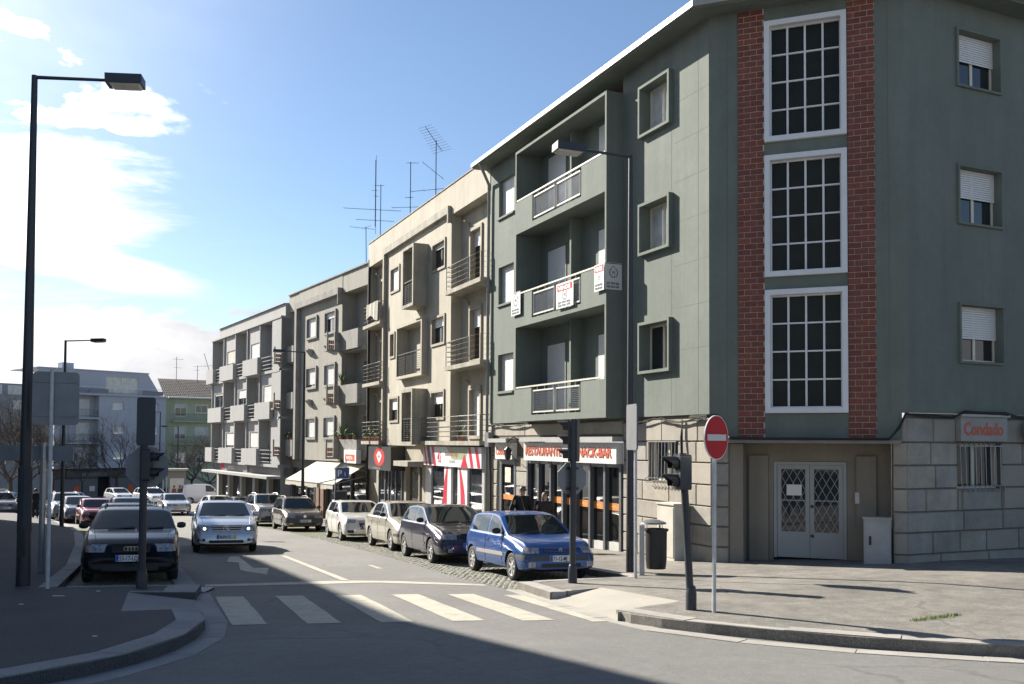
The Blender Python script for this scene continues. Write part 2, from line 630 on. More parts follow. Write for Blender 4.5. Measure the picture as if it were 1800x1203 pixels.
def kerb_row(pts, width, side, zf, top, bottom, parent, m, name='kerb_stone', step=1.15, gap=0.006, smooth_n=None):
    P = resample(pts, step)
    nrm = []
    for i in range(len(P)):
        t = (P[min(i + 1, len(P) - 1)] - P[max(i - 1, 0)]).normalized()
        nrm.append(Vector((-t.y, t.x)) * side)
    for i in range(len(P) - 1):
        a, b = P[i], P[i + 1]
        t = (b - a).normalized() * gap
        a2, b2 = a + t, b - t
        q = [a2, b2, b2 + nrm[i + 1] * width, a2 + nrm[i] * width]
        if side < 0:
            q = q[::-1]
        dz = rnd.uniform(-0.004, 0.004)
        mb = MB().hexa([(p.x, p.y, zf(p.x, p.y) + bottom) for p in q] + [(p.x, p.y, zf(p.x, p.y) + top + dz) for p in q])
        mb.build(name, m, parent)


def zg(x, y):
    return g(y)


kerb_row(R_KERB, 0.30, -1, zg, 0.135, -0.1, right_pavement, M_kerb, step=1.3)
kerb_row([(0.65, 15.03), (0.13, 16.72)], 0.26, -1, zg, 0.137, -0.1, right_pavement, M_kerb, step=0.9)
kerb_row([(0.40, 16.90), (2.33, 18.02)], 0.22, -1, zg, 0.139, -0.1, right_pavement, M_kerb, step=1.0)
kerb_row([(0.93, 15.18), (1.50, 15.50)], 0.16, 1, zg, 0.136, -0.1, right_pavement, M_kerb, step=0.7)
kerb_row(R_SIDE, 0.24, -1, zg, 0.14, -0.1, right_pavement, M_kerb, step=1.3)
kerb_row(L_NOSE[1:], 0.34, 1, zg, 0.135, -0.1, left_pavement, M_kerbL, step=1.25)
kerb_row(L_SIDE, 0.28, 1, zg, 0.135, -0.1, left_pavement, M_kerbL, step=1.2)
kerb_row([(-5.35, 15.90), (-7.4, 15.46)], 0.10, 1, zg, 0.137, -0.1, left_pavement, M_kerbL, step=1.05)
q_ = [(-5.02, 14.735), (-5.32, 15.86), (-5.82, 15.75), (-5.54, 14.715)]
MB().hexa([(a, b, g(b) - .1) for a, b in q_] + [(a, b, g(b) + .134) for a, b in q_]).build('kerb_stone', M_kerbL, left_pavement, fix=True)
kerb_row([(-5.55, 14.71), (-6.06, 14.69)], 0.10, -1, zg, 0.136, -0.1, left_pavement, M_kerbL, step=0.7)
# flush granite strip between the left parking bay and the carriageway, gutters
kerb_row([(-5.33, 15.98), (-6.82, 19.4), (-8.72, 23.9), (-11.6, 30.5), (-15.5, 38.6), (-19.6, 46)], 0.36, 1, zg, 0.03, -0.05, road, M_kerbL, name='granite_strip', step=1.3)
GUT_L = [(-9.2, 4.0), (-6.6, 5.3), (-5.2, 6.4), (-4.35, 7.3), (-3.85, 8.05), (-3.52, 8.9), (-3.34, 9.7), (-3.33, 10.6), (-3.48, 11.5), (-3.75, 12.3), (-4.2, 13.4), (-4.75, 14.8), (-5.1, 15.7)]
kerb_row([(p[0], p[1]) for p in GUT_L], 0.42, 1, zg, 0.008, -0.05, road, M_kerbL, name='gutter_slab', step=1.2)
GUT_R = [(14, 8.55), (9, 8.92), (6.5, 9.3), (5.4, 9.58), (4.08, 10.02), (3.2, 10.5), (2.4, 11.02), (1.75, 11.7), (1.38, 12.2), (1.22, 12.7), (0.45, 14.95), (-0.1, 16.6)]
kerb_row(GUT_R, 0.28, -1, zg, 0.008, -0.05, road, M_kerb, name='gutter_slab', step=1.35)

# dropped-kerb ramps
def ramp(poly_hi, poly_lo, zf, m, parent):
    a, b = poly_hi
    c, d = poly_lo
    mb = MB()
    n = 6
    for i in range(n):
        t0, t1 = i / n, (i + 1) / n
        p0 = Vector(a).lerp(Vector(b), t0)
        p1 = Vector(a).lerp(Vector(b), t1)
        q0 = Vector(d).lerp(Vector(c), t0)
        q1 = Vector(d).lerp(Vector(c), t1)
        mb.hexa([(q0.x, q0.y, g(q0.y) - 0.1), (q1.x, q1.y, g(q1.y) - 0.1), (p1.x, p1.y, g(p1.y) - 0.1), (p0.x, p0.y, g(p0.y) - 0.1),
                 (q0.x, q0.y, g(q0.y) + 0.014), (q1.x, q1.y, g(q1.y) + 0.014), (p1.x, p1.y, zf(p1.x, p1.y) + 0.002), (p0.x, p0.y, zf(p0.x, p0.y) + 0.002)])
    return mb.build('dropped_kerb_ramp', m, parent)


ramp([(2.47, 13.58), (1.50, 15.52)], [(0.66, 14.98), (1.43, 12.76)], zp, mat('ramp_concrete', (0.30, 0.28, 0.24), 0.85, var=0.12, scale=1.2, speck=0.15, speck_scale=70, bump=0.2), right_pavement)
MB().hexa([(1.43, 12.76, g(13) - .1), (1.45, 12.6, g(13) - .1), (2.55, 13.42, g(13) - .1), (2.47, 13.6, g(13) - .1), (1.43, 12.76, g(12.76) + .02), (1.45, 12.6, g(12.6) + .125), (2.55, 13.42, zp(2.55, 13.42)), (2.47, 13.6, zp(2.47, 13.6) + .001)]).build('kerb_return', M_kerb, right_pavement)
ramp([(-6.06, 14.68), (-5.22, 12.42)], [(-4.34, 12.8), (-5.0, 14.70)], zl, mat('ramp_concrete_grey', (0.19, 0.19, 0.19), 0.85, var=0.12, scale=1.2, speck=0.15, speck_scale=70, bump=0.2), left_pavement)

# cobbled parking strips
def cobble_bay(poly, name, dirv, cell, y_max):
    xs = [p[0] for p in poly]
    b = sheet(name, poly, lambda x, y: g(y) + 0.004, M_joint, road, step=None)
    u = Vector(dirv).normalized()
    n = Vector((-u.y, u.x))

    def inside(x, y):
        c = False
        j = len(poly) - 1
        for i in range(len(poly)):
            xi, yi = poly[i]
            xj, yj = poly[j]
            if (yi > y) != (yj > y) and x < (xj - xi) * (y - yi) / (yj - yi) + xi:
                c = not c
            j = i
        return c
    mb = MB()
    o = Vector(poly[0])
    r = random.Random(3)
    for i in range(-60, 400):
        for j in range(-60, 60):
            c = o + u * (i * cell + r.uniform(-.02, .02)) + n * ((j + 0.5 * (i % 2)) * cell + r.uniform(-.02, .02))
            if c.y > y_max or not inside(c.x, c.y):
                continue
            h = cell * r.uniform(0.36, 0.47)
            k = h * 0.72
            an = r.uniform(-0.35, 0.35)
            uu = Vector((u.x * cos(an) - u.y * sin(an), u.x * sin(an) + u.y * cos(an)))
            nn = Vector((-uu.y, uu.x))
            zt = r.uniform(0.008, 0.014)
            bot = [c + uu * sx * h + nn * sy * h for sx, sy in ((1, -1), (1, 1), (-1, 1), (-1, -1))]
            top = [c + uu * sx * k + nn * sy * k for sx, sy in ((1, -1), (1, 1), (-1, 1), (-1, -1))]
            mb.add([(p.x, p.y, g(p.y) + 0.002) for p in bot] + [(p.x, p.y, g(p.y) + zt) for p in top], [(4, 5, 6, 7), (0, 1, 5, 4), (1, 2, 6, 5), (2, 3, 7, 6), (3, 0, 4, 7)])
    c = mb.build('cobbles', M_cobble, road)
    c['kind'] = 'stuff'


R_EDGE = [(0.02, 16.4), (-0.54, 17.76), (-1.24, 19.3), (-2.35, 22.3), (-3.82, 26.1), (-6.61, 32.8), (-9.86, 40.2), (-12.5, 45.3), (-20, 58)]
cobble_bay([(0.2, 16.75), (2.3, 18.0), (-4.6, 33.4), (-9.6, 44.5), (-17, 57)] + R_EDGE[::-1], 'cobbled_parking_strip', (-0.39, 0.92), 0.125, 36)
cobble_bay([(-5.72, 16.0), (-7.17, 19.4), (-9.07, 23.9), (-11.9, 30.5), (-15.8, 38.6), (-18, 42), (-20.1, 42.2), (-16.1, 34.7), (-12.65, 27.5), (-10.6, 22.9), (-9.25, 19.9), (-7.55, 15.5)], 'cobbled_parking_strip', (-0.39, 0.92), 0.125, 26)

# road markings
def marking(name, poly, z=0.005):
    mb = MB()
    k = len(poly)
    mb.add([(x, y, g(y) + z) for x, y in poly], [tuple(range(k))])
    o = mb.build(name, M_paint, road)
    if o.data.polygons[0].normal.z < 0:
        o.data.flip_normals()
    return o


for k in range(6):
    x0, y0 = -4.87 + k * 0.945, 15.2 + (0.16 * k if k < 4 else 0.62 - 0.06 * (k - 3))
    ux, uy = 1.235, -3.18
    w_ = 0.235
    px, py = 0.931 * w_, 0.365 * w_ * 0.5
    cx, cy = x0 + 0.235, y0 + 0.06
    r = random.Random(k)
    left = [(cx - px + ux * t + r.uniform(-.006, .006), cy - py + uy * t) for t in [i / 10 for i in range(11)]]
    right = [(cx + px + ux * t + r.uniform(-.010, .010), cy + py + uy * t) for t in [i / 10 for i in range(11)]]
    marking('zebra_stripe', left + right[::-1])
marking('stop_line', [(-5.55, 16.82), (-2.6, 17.72), (-0.45, 17.24), (-0.53, 17.52), (-2.2, 18.06), (-3.2, 18.1), (-5.66, 17.16)])
marking('lane_line', [(-6.06, 24.9), (-6.19, 24.86), (-3.33, 18.15), (-3.17, 18.17)], 0.007)
marking('lane_dash', [(-3.41, 21.95), (-3.30, 21.95), (-2.90, 20.97), (-3.02, 20.95)])
for (a, b) in (((-18.75, 50.3), (-17.1, 47.3)), ((-24.5, 60), (-22.8, 57))):
    marking('lane_dash', [(a[0], a[1]), (a[0] + .16, a[1]), (b[0] + .16, b[1]), (b[0], b[1])])
# turn arrow: shaft, then a bent head
marking('turn_arrow', [(-7.45, 24.5), (-7.25, 24.6), (-5.83, 20.95), (-5.50, 21.0), (-5.10, 19.35), (-5.75, 20.05), (-5.95, 20.35), (-6.62, 22.5), (-6.98, 22.75)])
# drain grate by the stop line
mb = MB()
for k in range(6):
    x = -5.55 + k * 0.055
    mb.box(x, 15.85, g(16.1) + 0.012, x + 0.022, 16.35, g(16.1) + 0.03)
dg = thing('drain_grate', (-5.4, 16.1, g(16.1)), 'dark slotted iron drain grate in the kerb by the stop line', 'drain grate')
mb.build('bars', M_galv, dg)
MB().box(-5.58, 15.83, g(16.1) + 0.006, -5.22, 16.37, g(16.1) + 0.009).build('pit', M_dark, dg)
# weeds in the pavement by the right kerb and litter on the left pavement
r = random.Random(5)
mb = MB()
for k in range(260):
    t = r.random()
    x, y = lerp(5.0, 5.75, t) + r.uniform(-.05, .05), lerp(11.55, 11.95, t) + r.uniform(-.05, .05)
    z = zp(x, y)
    a = r.uniform(0, 6.28)
    h = r.uniform(0.015, 0.05)
    mb.add([(x, y, z), (x + .012 * cos(a), y + .012 * sin(a), z), (x + .03 * cos(a + 1), y + .03 * sin(a + 1), z + h)], [(0, 1, 2)])
tag(mb.build('weeds', mat('weed_green', (0.10, 0.16, 0.02), 0.8, var=0.3)), 'strip of bright green weeds in a crack of the right pavement', 'weeds', kind='stuff')
# ================================================================ facade tools
def wall_open(mb, x0, x1, z0, z1, ops, ly=0.0, depth=0.3, mi=0):
    """front face of a wall with rectangular openings and their reveals (frame-local)"""
    xs = sorted({x0, x1} | {min(max(v, x0), x1) for o in ops for v in (o[0], o[1])})
    zs = sorted({z0, z1} | {min(max(v, z0), z1) for o in ops for v in (o[2], o[3])})
    for i in range(len(xs) - 1):
        for j in range(len(zs) - 1):
            cx, cz = (xs[i] + xs[i + 1]) / 2, (zs[j] + zs[j + 1]) / 2
            if any(o[0] < cx < o[1] and o[2] < cz < o[3] for o in ops):
                continue
            mb.quad((xs[i], ly, zs[j]), (xs[i + 1], ly, zs[j]), (xs[i + 1], ly, zs[j + 1]), (xs[i], ly, zs[j + 1]), mi)
    for a, b, c, d in ops:
        mb.quad((a, ly, c), (a, ly, d), (a, ly + depth, d), (a, ly + depth, c), mi)
        mb.quad((b, ly, d), (b, ly, c), (b, ly + depth, c), (b, ly + depth, d), mi)
        mb.quad((a, ly, d), (b, ly, d), (b, ly + depth, d), (a, ly + depth, d), mi)
        mb.quad((b, ly, c), (a, ly, c), (a, ly + depth, c), (b, ly + depth, c), mi)
    return mb


def shutter_mesh(mb, x0, x1, z0, z1, ly, pitch=0.05, d=0.008):
    n = max(2, int(round((z1 - z0) / pitch)))
    for i in range(n):
        a, b = lerp(z0, z1, i / n), lerp(z0, z1, (i + 1) / n)
        m_ = lerp(a, b, 0.82)
        mb.quad((x0, ly - d, a), (x1, ly - d, a), (x1, ly - d, m_), (x0, ly - d, m_))
        mb.quad((x0, ly - d, m_), (x1, ly - d, m_), (x1, ly + d, b), (x0, ly + d, b))
    return mb


def pane_mesh(x0, x1, z0, z1, ly, t=0.012):
    return MB().box(x0, ly, z0, x1, ly + t, z1)


def window(root, F, x0, x1, z0, z1, ly=0.0, out=0.12, sw=0.09, rec=0.22, shut=0.0, fm=None, sm=None, shm=None, leaves=2, sill=True, pane=None, name='window', label=None):
    """x0..z1 is the outer size of the surround; the wall needs the same hole"""
    fm, sm, shm = fm or M_frame, sm or M_green, shm or M_shutter
    mb = MB()
    a, b, c, d = x0 + sw, x1 - sw, z0 + sw, z1 - sw
    y0, y1 = ly - out, ly + rec + 0.06
    mb.box(x0, y0, z0, a, y1, z1)
    mb.box(b, y0, z0, x1, y1, z1)
    mb.box(a, y0, z0, b, y1, c)
    mb.box(a, y0, d, b, y1, z1)
    w = mb.build(name, sm, root, F)
    if label:
        w['label'] = label
    gz1 = lerp(d, c, shut)
    if shut > 0.02:
        shutter_mesh(MB(), a, b, gz1, d, ly + rec - 0.05).build('shutter', shm, w, F)
    if shut < 0.97:
        f = MB()
        fw_ = 0.055
        yy0, yy1 = ly + rec - 0.02, ly + rec + 0.03
        f.box(a, yy0, c, a + fw_, yy1, d)
        f.box(b - fw_, yy0, c, b, yy1, d)
        f.box(a + fw_, yy0, c, b - fw_, yy1, c + fw_)
        f.box(a + fw_, yy0, d - fw_, b - fw_, yy1, d)
        for k in range(1, leaves):
            m_ = lerp(a, b, k / leaves)
            f.box(m_ - fw_ * 0.7, yy0 - 0.004, c + fw_, m_ + fw_ * 0.7, yy1, d - fw_)
        f.build('sash', fm, w, F)
        for k in range(leaves):
            pa = lerp(a, b, k / leaves) + fw_ * 0.5
            pb = lerp(a, b, (k + 1) / leaves) - fw_ * 0.5
            pane_mesh(pa, pb, c + fw_ * 0.5, d - fw_ * 0.5, ly + rec).build('pane', pane or M_glass, w, F)
    return w


def text_mesh(body, size, m, parent, fn, depth=0.004, bold=0.0, name='lettering', align='LEFT', sx=1.0, shear=0.0):
    """flat lettering as a mesh; fn maps (x along, z up, t out) to the build space of the parent"""
    cu = bpy.data.curves.new('txt', 'FONT')
    cu.body = body
    cu.size = size
    cu.extrude = depth
    cu.offset = bold
    cu.align_x = align
    cu.shear = shear
    cu.resolution_u = 2
    tmp = bpy.data.objects.new('txt', cu)
    COL.objects.link(tmp)
    dg_ = bpy.context.evaluated_depsgraph_get()
    me0 = bpy.data.meshes.new_from_object(tmp.evaluated_get(dg_))
    mb = MB()
    mb.add([fn(v.co.x * sx, v.co.y, v.co.z) for v in me0.vertices], [tuple(p.vertices) for p in me0.polygons])
    bpy.data.objects.remove(tmp)
    bpy.data.meshes.remove(me0)
    o = mb.build(name, m, parent)
    return o


def on_wall(F, x, ly, z):
    return lambda a, b, t: F(x + a, ly - t, z + b)


# ================================================================ green corner building
F1 = Frame(-0.79, 32.0, 155.8)
F1C = Frame(4.39, 20.49, 110.8)
_c2 = F1C(4.06, 0, 0)
F1R = Frame(_c2[0], _c2[1], 65.8)
LEN1, LENC, LENR = 12.63, 4.06, 16.0
ZB, ZT = 2.42, 11.38
gb = thing('corner_building', (4.39, 20.49, -0.9), 'green rendered corner apartment building with brick stair strip and stone ground floor', 'building')

W1x = (0.72, 2.02)
W2x = (9.84, 11.22)
Zw = ((3.48, 4.76), (6.44, 7.74), (9.42, 10.72))
BX0, BX1 = 3.20, 8.92
# upper wall along the street (left and right of the balcony block)
mb = MB()
wall_open(mb, 0, BX0, ZB, ZT, [(W1x[0], W1x[1], a, b) for a, b in Zw], 0, 0.3)
wall_open(mb, BX1, LEN1, ZB, ZT, [(W2x[0], W2x[1], a, b) for a, b in Zw], 0, 0.3)
mb.quad((0, 0, ZB), (0, 0, ZT), (0, 10, ZT), (0, 10, ZB))
# underside of the upper floors
mb.quad((0, 0, ZB), (0, 0.5, ZB), (LEN1, 0.5, ZB), (LEN1, 0, ZB))
mb.build('street_wall', M_green, gb, F1)
for k, (a, b) in enumerate(Zw):
    window(gb, F1, W1x[0], W1x[1], a, b, out=0.0, sw=0.02, rec=0.20, shut=1.0)
    window(gb, F1, W2x[0], W2x[1], a, b, out=0.13, sw=0.07, rec=0.22, shut=0.0, shm=M_shutter, pane=M_curtainreflect if k else None)
# sills of the left column
for a, b in Zw:
    MB().box(W1x[0] - 0.03, -0.06, a - 0.07, W1x[1] + 0.03, 0.02, a - 0.002).build('window_sill', M_green, gb, F1)
# grooves between render panels
mb = MB()
for x in (11.15, 12.22):
    for z0, z1 in ((2.45, 3.42), (4.80, 6.40), (7.78, 9.38), (10.76, 11.3)) if x < 11.5 else ((2.45, 11.3),):
        mb.box(x - 0.007, -0.0025, z0, x + 0.007, 0.01, z1)
for z in (3.95, 4.95, 5.95, 6.98, 7.95, 8.9, 9.85):
    mb.box(11.25, -0.002, z - 0.006, LEN1, 0.01, z + 0.006)
for x in (0.35,):
    mb.box(x - 0.007, -0.0025, ZB, x + 0.007, 0.01, 11.2)
mb.build('render_grooves', M_green_groove, gb, F1)

# balcony block
yb = 0.36
mb = MB()
wall_open(mb, BX0 + 0.08, BX1 - 0.08, ZB, 10.9, [], yb)
mb.build('balcony_back_wall', M_green, gb, F1)
blk = MB()
blk.box(BX0, -0.5, ZB, BX0 + 0.08, yb + 0.1, 10.93)
blk.box(BX1 - 0.08, -0.5, ZB, BX1, yb + 0.1, 10.93)
blk.box(BX0 + 0.08, -0.5, 10.85, BX1 - 0.08, yb + 0.1, 10.93)
blk.build('balcony_frame', M_green, gb, F1)
for k, zs in enumerate((ZB + 0.002, 5.36, 8.30)):
    bal = MB()
    gx0, gx1 = 4.45, 7.56
    ztop = zs + 1.0
    bal.box(BX0 + 0.08, -0.5, zs, BX1 - 0.08, yb + 0.05, zs + 0.14)          # slab
    bal.box(BX0 + 0.08, -0.5, zs + 0.14, gx0, -0.40, ztop)
    bal.box(gx1, -0.5, zs + 0.14, BX1 - 0.08, -0.40, ztop)
    bal.box(gx0, -0.5, zs + 0.14, gx1, -0.40, zs + 0.18)
    bp = bal.build('balcony', M_green, gb, F1)
    # partition between the two flats
    MB().box(5.98, -0.02, zs + 0.14, 6.07, yb, zs + 2.9 if k < 2 else 10.85).build('partition', M_green, bp, F1)
    # railing: top rail, two framed mesh panels
    rl = MB()
    rl.bar(F1(BX0 + 0.1, -0.47, ztop + 0.05), F1(BX1 - 0.1, -0.47, ztop + 0.05), 0.045)
    for x in (BX0 + 0.6, BX0 + 0.98, gx1 + 0.35, gx1 + 0.98, gx0 + 0.35, gx0 + 0.85, gx0 + 1.4, gx0 + 1.75, gx0 + 2.3, gx0 + 2.75):
        rl.bar(F1(x, -0.47, ztop - 0.10), F1(x, -0.47, ztop + 0.05), 0.022)
        if gx0 < x < gx1:
            rl.bar(F1(x, -0.47, zs + 0.15), F1(x, -0.47, zs + 0.27), 0.022)
    rl.build('handrail', M_rail, bp)
    for pa, pb in ((gx0 + 0.13, gx0 + 1.50), (gx0 + 1.65, gx1 - 0.06)):
        pm = MB()
        za, zb_ = zs + 0.26, ztop - 0.10
        for p, q in (((pa, za), (pb, za)), ((pa, zb_), (pb, zb_)), ((pa, za), (pa, zb_)), ((pb, za), (pb, zb_))):
            pm.bar(F1(p[0], -0.49, p[1]), F1(q[0], -0.49, q[1]), 0.042)
        pn = pm.build('railing_panel', M_rail, bp)
        ms = MB()
        x = pa + 0.04
        while x < pb - 0.02:
            ms.bar(F1(x, -0.485, za), F1(x, -0.485, zb_), 0.007)
            x += 0.055
        z = za + 0.045
        while z < zb_ - 0.02:
            ms.bar(F1(pa, -0.48, z), F1(pb, -0.48, z), 0.008)
            z += 0.05
        ms.build('wire_mesh', M_galv, pn)
    # shuttered balcony doors
    for da, db in ((3.85, 5.02), (7.05, 8.25)):
        d_ = MB()
        d_.box(da - 0.06, yb - 0.02, zs + 0.14, da, yb + 0.04, zs + 2.42)
        d_.box(db, yb - 0.02, zs + 0.14, db + 0.06, yb + 0.04, zs + 2.42)
        d_.box(da - 0.06, yb - 0.02, zs + 2.36, db + 0.06, yb + 0.04, zs + 2.42)
        dd = d_.build('balcony_door', M_green, bp, F1)
        shutter_mesh(MB(), da, db, zs + 0.15, zs + 2.36, yb - 0.012).build('shutter', M_shutter, dd, F1)

# chamfered corner wall
mb = MB()
stair = ((2.43, 5.11), (5.40, 8.07), (8.37, 11.05))
SX0, SX1 = 1.21, 2.91
wall_open(mb, 0, LENC, ZB, ZT, [(SX0, SX1, a, b) for a, b in stair], 0, 0.25)
mb.quad((0.2, 0, 1.84), (3.95, 0, 1.84), (3.95, 0, ZB), (0.2, 0, ZB))
mb.build('corner_wall', M_green, gb, F1C)
gm = MB()
for x in (0.40, 3.72):
    gm.box(x - 0.008, -0.003, ZB, x + 0.008, 0.01, ZT)
gm.build('render_grooves', M_green_groove, gb, F1C)
for a, b in stair:
    fr = MB()
    w_ = 0.115
    fr.box(SX0, -0.09, a, SX0 + w_, 0.2, b)
    fr.box(SX1 - w_, -0.09, a, SX1, 0.2, b)
    fr.box(SX0 + w_, -0.09, a, SX1 - w_, 0.2, a + w_)
    fr.box(SX0 + w_, -0.09, b - w_, SX1 - w_, 0.2, b)
    sw_ = fr.build('stair_window', M_white, gb, F1C)
    ia, ib, ja, jb = SX0 + w_, SX1 - w_, a + w_, b - w_
    bars = MB()
    yy = 0.07
    bw = 0.021
    bars.box(ia, yy, ja, ia + 0.03, yy + 0.07, jb)
    bars.box(ib - 0.03, yy, ja, ib, yy + 0.07, jb)
    bars.box(ia + 0.03, yy, jb - 0.03, ib - 0.03, yy + 0.07, jb)
    bars.box(ia + 0.03, yy, ja, ib - 0.03, yy + 0.07, ja + 0.03)
    for k in range(1, 4):
        x = lerp(ia, ib, k / 4)
        bars.box(x - bw, yy, ja + 0.03, x + bw, yy + 0.07, jb - 0.03)
    for k in range(1, 4):
        z = lerp(ja, jb, k / 4)
        for q in range(4):
            bars.box(lerp(ia, ib, q / 4) + bw, yy + 0.004, z - bw * 0.8, lerp(ia, ib, (q + 1) / 4) - bw, yy + 0.07, z + bw * 0.8)
    bars.build('glazing_bars', M_white, sw_, F1C)
    for i in range(4):
        for j in range(4):
            pane_mesh(lerp(ia, ib, i / 4) + 0.01, lerp(ia, ib, (i + 1) / 4) - 0.01, lerp(ja, jb, j / 4) + 0.01, lerp(ja, jb, (j + 1) / 4) - 0.01, yy + 0.045).build('pane', M_frosted, sw_, F1C)

# brick strips: real bricks on a mortar bed
BR_H, BR_L, JT = 0.127, 0.272, 0.011
brick_cnt = 0
spots = []
for x0, x1 in ((0.64, 1.20), (2.92, 3.46)):
    MB().box(x0, -0.018, 1.845, x1, 0.01, ZT - 0.01).build('mortar_bed', M_mortar, gb, F1C)
    row = 0
    z = 1.85
    while z + BR_H - JT < ZT - 0.01:
        x = x0 - (BR_L / 2 if row % 2 else 0) + 0.0
        while x < x1 - 0.02:
            a, b = max(x, x0), min(x + BR_L - JT, x1)
            if b - a > 0.03:
                spots.append((z, a, b))
            x += BR_L
        z += BR_H
        row += 1
spots.sort()
cache = {}
rest = MB()
rb = random.Random(2)
for i, (z, a, b) in enumerate(spots):
    w_ = round(b - a, 3)
    h = BR_H - JT
    if i < 300:
        mi = rb.randrange(4)
        key = (w_, mi)
        if key not in cache:
            m_ = MB()
            e = 0.005
            m_.add([(0, -0.018, 0), (w_, -0.018, 0), (w_, -0.018, h), (0, -0.018, h), (e, -0.030, e), (w_ - e, -0.030, e), (w_ - e, -0.030, h - e), (e, -0.030, h - e)],
                   [(4, 5, 6, 7), (0, 1, 5, 4), (1, 2, 6, 5), (2, 3, 7, 6), (3, 0, 4, 7)])
            o = m_.build('brick', M_brick[mi])
            cache[key] = o.data
        else:
            o = bpy.data.objects.new('brick', cache[key])
            COL.objects.link(o)
        o.parent = gb
        o.location = Vector(F1C(a, -rb.uniform(0, 0.004), z)) - BASE[gb.name]
        o.rotation_euler = (0, 0, math.atan2(F1C.u.y, F1C.u.x))
    else:
        e = 0.005
        rest.add([(a, -0.018, z), (b, -0.018, z), (b, -0.018, z + h), (a, -0.018, z + h), (a + e, -0.030, z + e), (b - e, -0.030, z + e), (b - e, -0.030, z + h - e), (a + e, -0.030, z + h - e)],
                 [(4, 5, 6, 7), (0, 1, 5, 4), (1, 2, 6, 5), (2, 3, 7, 6), (3, 0, 4, 7)], 0)
        for q in range(5):
            rest.m[-1 - q] = (i * 7 + i // 3) % 4
ro = rest.build('bricks', M_brick, gb, F1C)
ro['kind'] = 'stuff'

# right-hand wall
RW = (1.48, 2.87)
RZ = ((3.51, 4.82), (6.51, 7.82), (9.51, 10.80))
mb = MB()
wall_open(mb, 0, LENR, ZB, ZT, [(RW[0] + k * 5.2, RW[1] + k * 5.2, a, b) for a, b in RZ for k in range(3)], 0, 0.3)
mb.quad((LENR, 0, -3), (LENR, 12, -3), (LENR, 12, ZT), (LENR, 0, ZT))
mb.build('side_wall', M_green, gb, F1R)
for k in range(3):
    for j, (a, b) in enumerate(RZ):
        window(gb, F1R, RW[0] + k * 5.2, RW[1] + k * 5.2, a, b, out=0.06, sw=0.05, rec=0.2, shut=(0.58, 0.52, 0.5)[j])

# eaves, gutter edge and roof
def offset_path(d):
    A = F1(-0.1 - 0.25, -d, 0)
    B = None
    # intersections of the offset walls
    def isect(Fa, Fb):
        pa, pb = Vector(Fa(0, -d, 0)[:2]), Vector(Fb(0, -d, 0)[:2])
        ua, ub = Fa.u, Fb.u
        det = ua.x * -ub.y + ub.x * ua.y
        r_ = pb - pa
        t = (r_.x * -ub.y + ub.x * r_.y) / det
        return pa + ua * t
    p1 = isect(F1, F1C)
    p2 = isect(F1C, F1R)
    e = F1R(LENR, -d, 0)
    return [Vector(A[:2]), p1, p2, Vector(e[:2])]


out_p = offset_path(0.55)
in_p = offset_path(-0.3)
mb = MB()
for i in range(3):
    a, b, c, d = out_p[i], out_p[i + 1], in_p[i + 1], in_p[i]
    mb.hexa([(a.x, a.y, 11.36), (b.x, b.y, 11.36), (c.x, c.y, 11.381), (d.x, d.y, 11.381), (a.x, a.y, 11.50), (b.x, b.y, 11.50), (c.x, c.y, 11.60), (d.x, d.y, 11.60)])
mb.build('eaves', M_green, gb, fix=True)
lip_o, lip_i = offset_path(0.62), offset_path(0.552)
mb = MB()
for i in range(3):
    a, b, c, d = lip_o[i], lip_o[i + 1], lip_i[i + 1], lip_i[i]
    mb.hexa([(p.x, p.y, 11.40) for p in (a, b, c, d)] + [(p.x, p.y, 11.535) for p in (a, b, c, d)])
mb.build('gutter', mat('gutter_metal', (0.30, 0.31, 0.28), 0.45, var=0.1, metal=0.2), gb, fix=True)
rp = [(p.x, p.y) for p in offset_path(0.3)] + [F1R(LENR, 12, 0)[:2], F1(0, 11, 0)[:2]]
cx = sum(p[0] for p in rp) / len(rp)
cy = sum(p[1] for p in rp) / len(rp)
mb = MB()
n = len(rp)
mb.add([(x, y, 11.59) for x, y in rp] + [(cx, cy, 13.0)], [(i, (i + 1) % n, n) for i in range(n)])
mb.build('roof', mat('roof_tile_red', (0.25, 0.12, 0.08), 0.85, var=0.2), gb, fix=True)

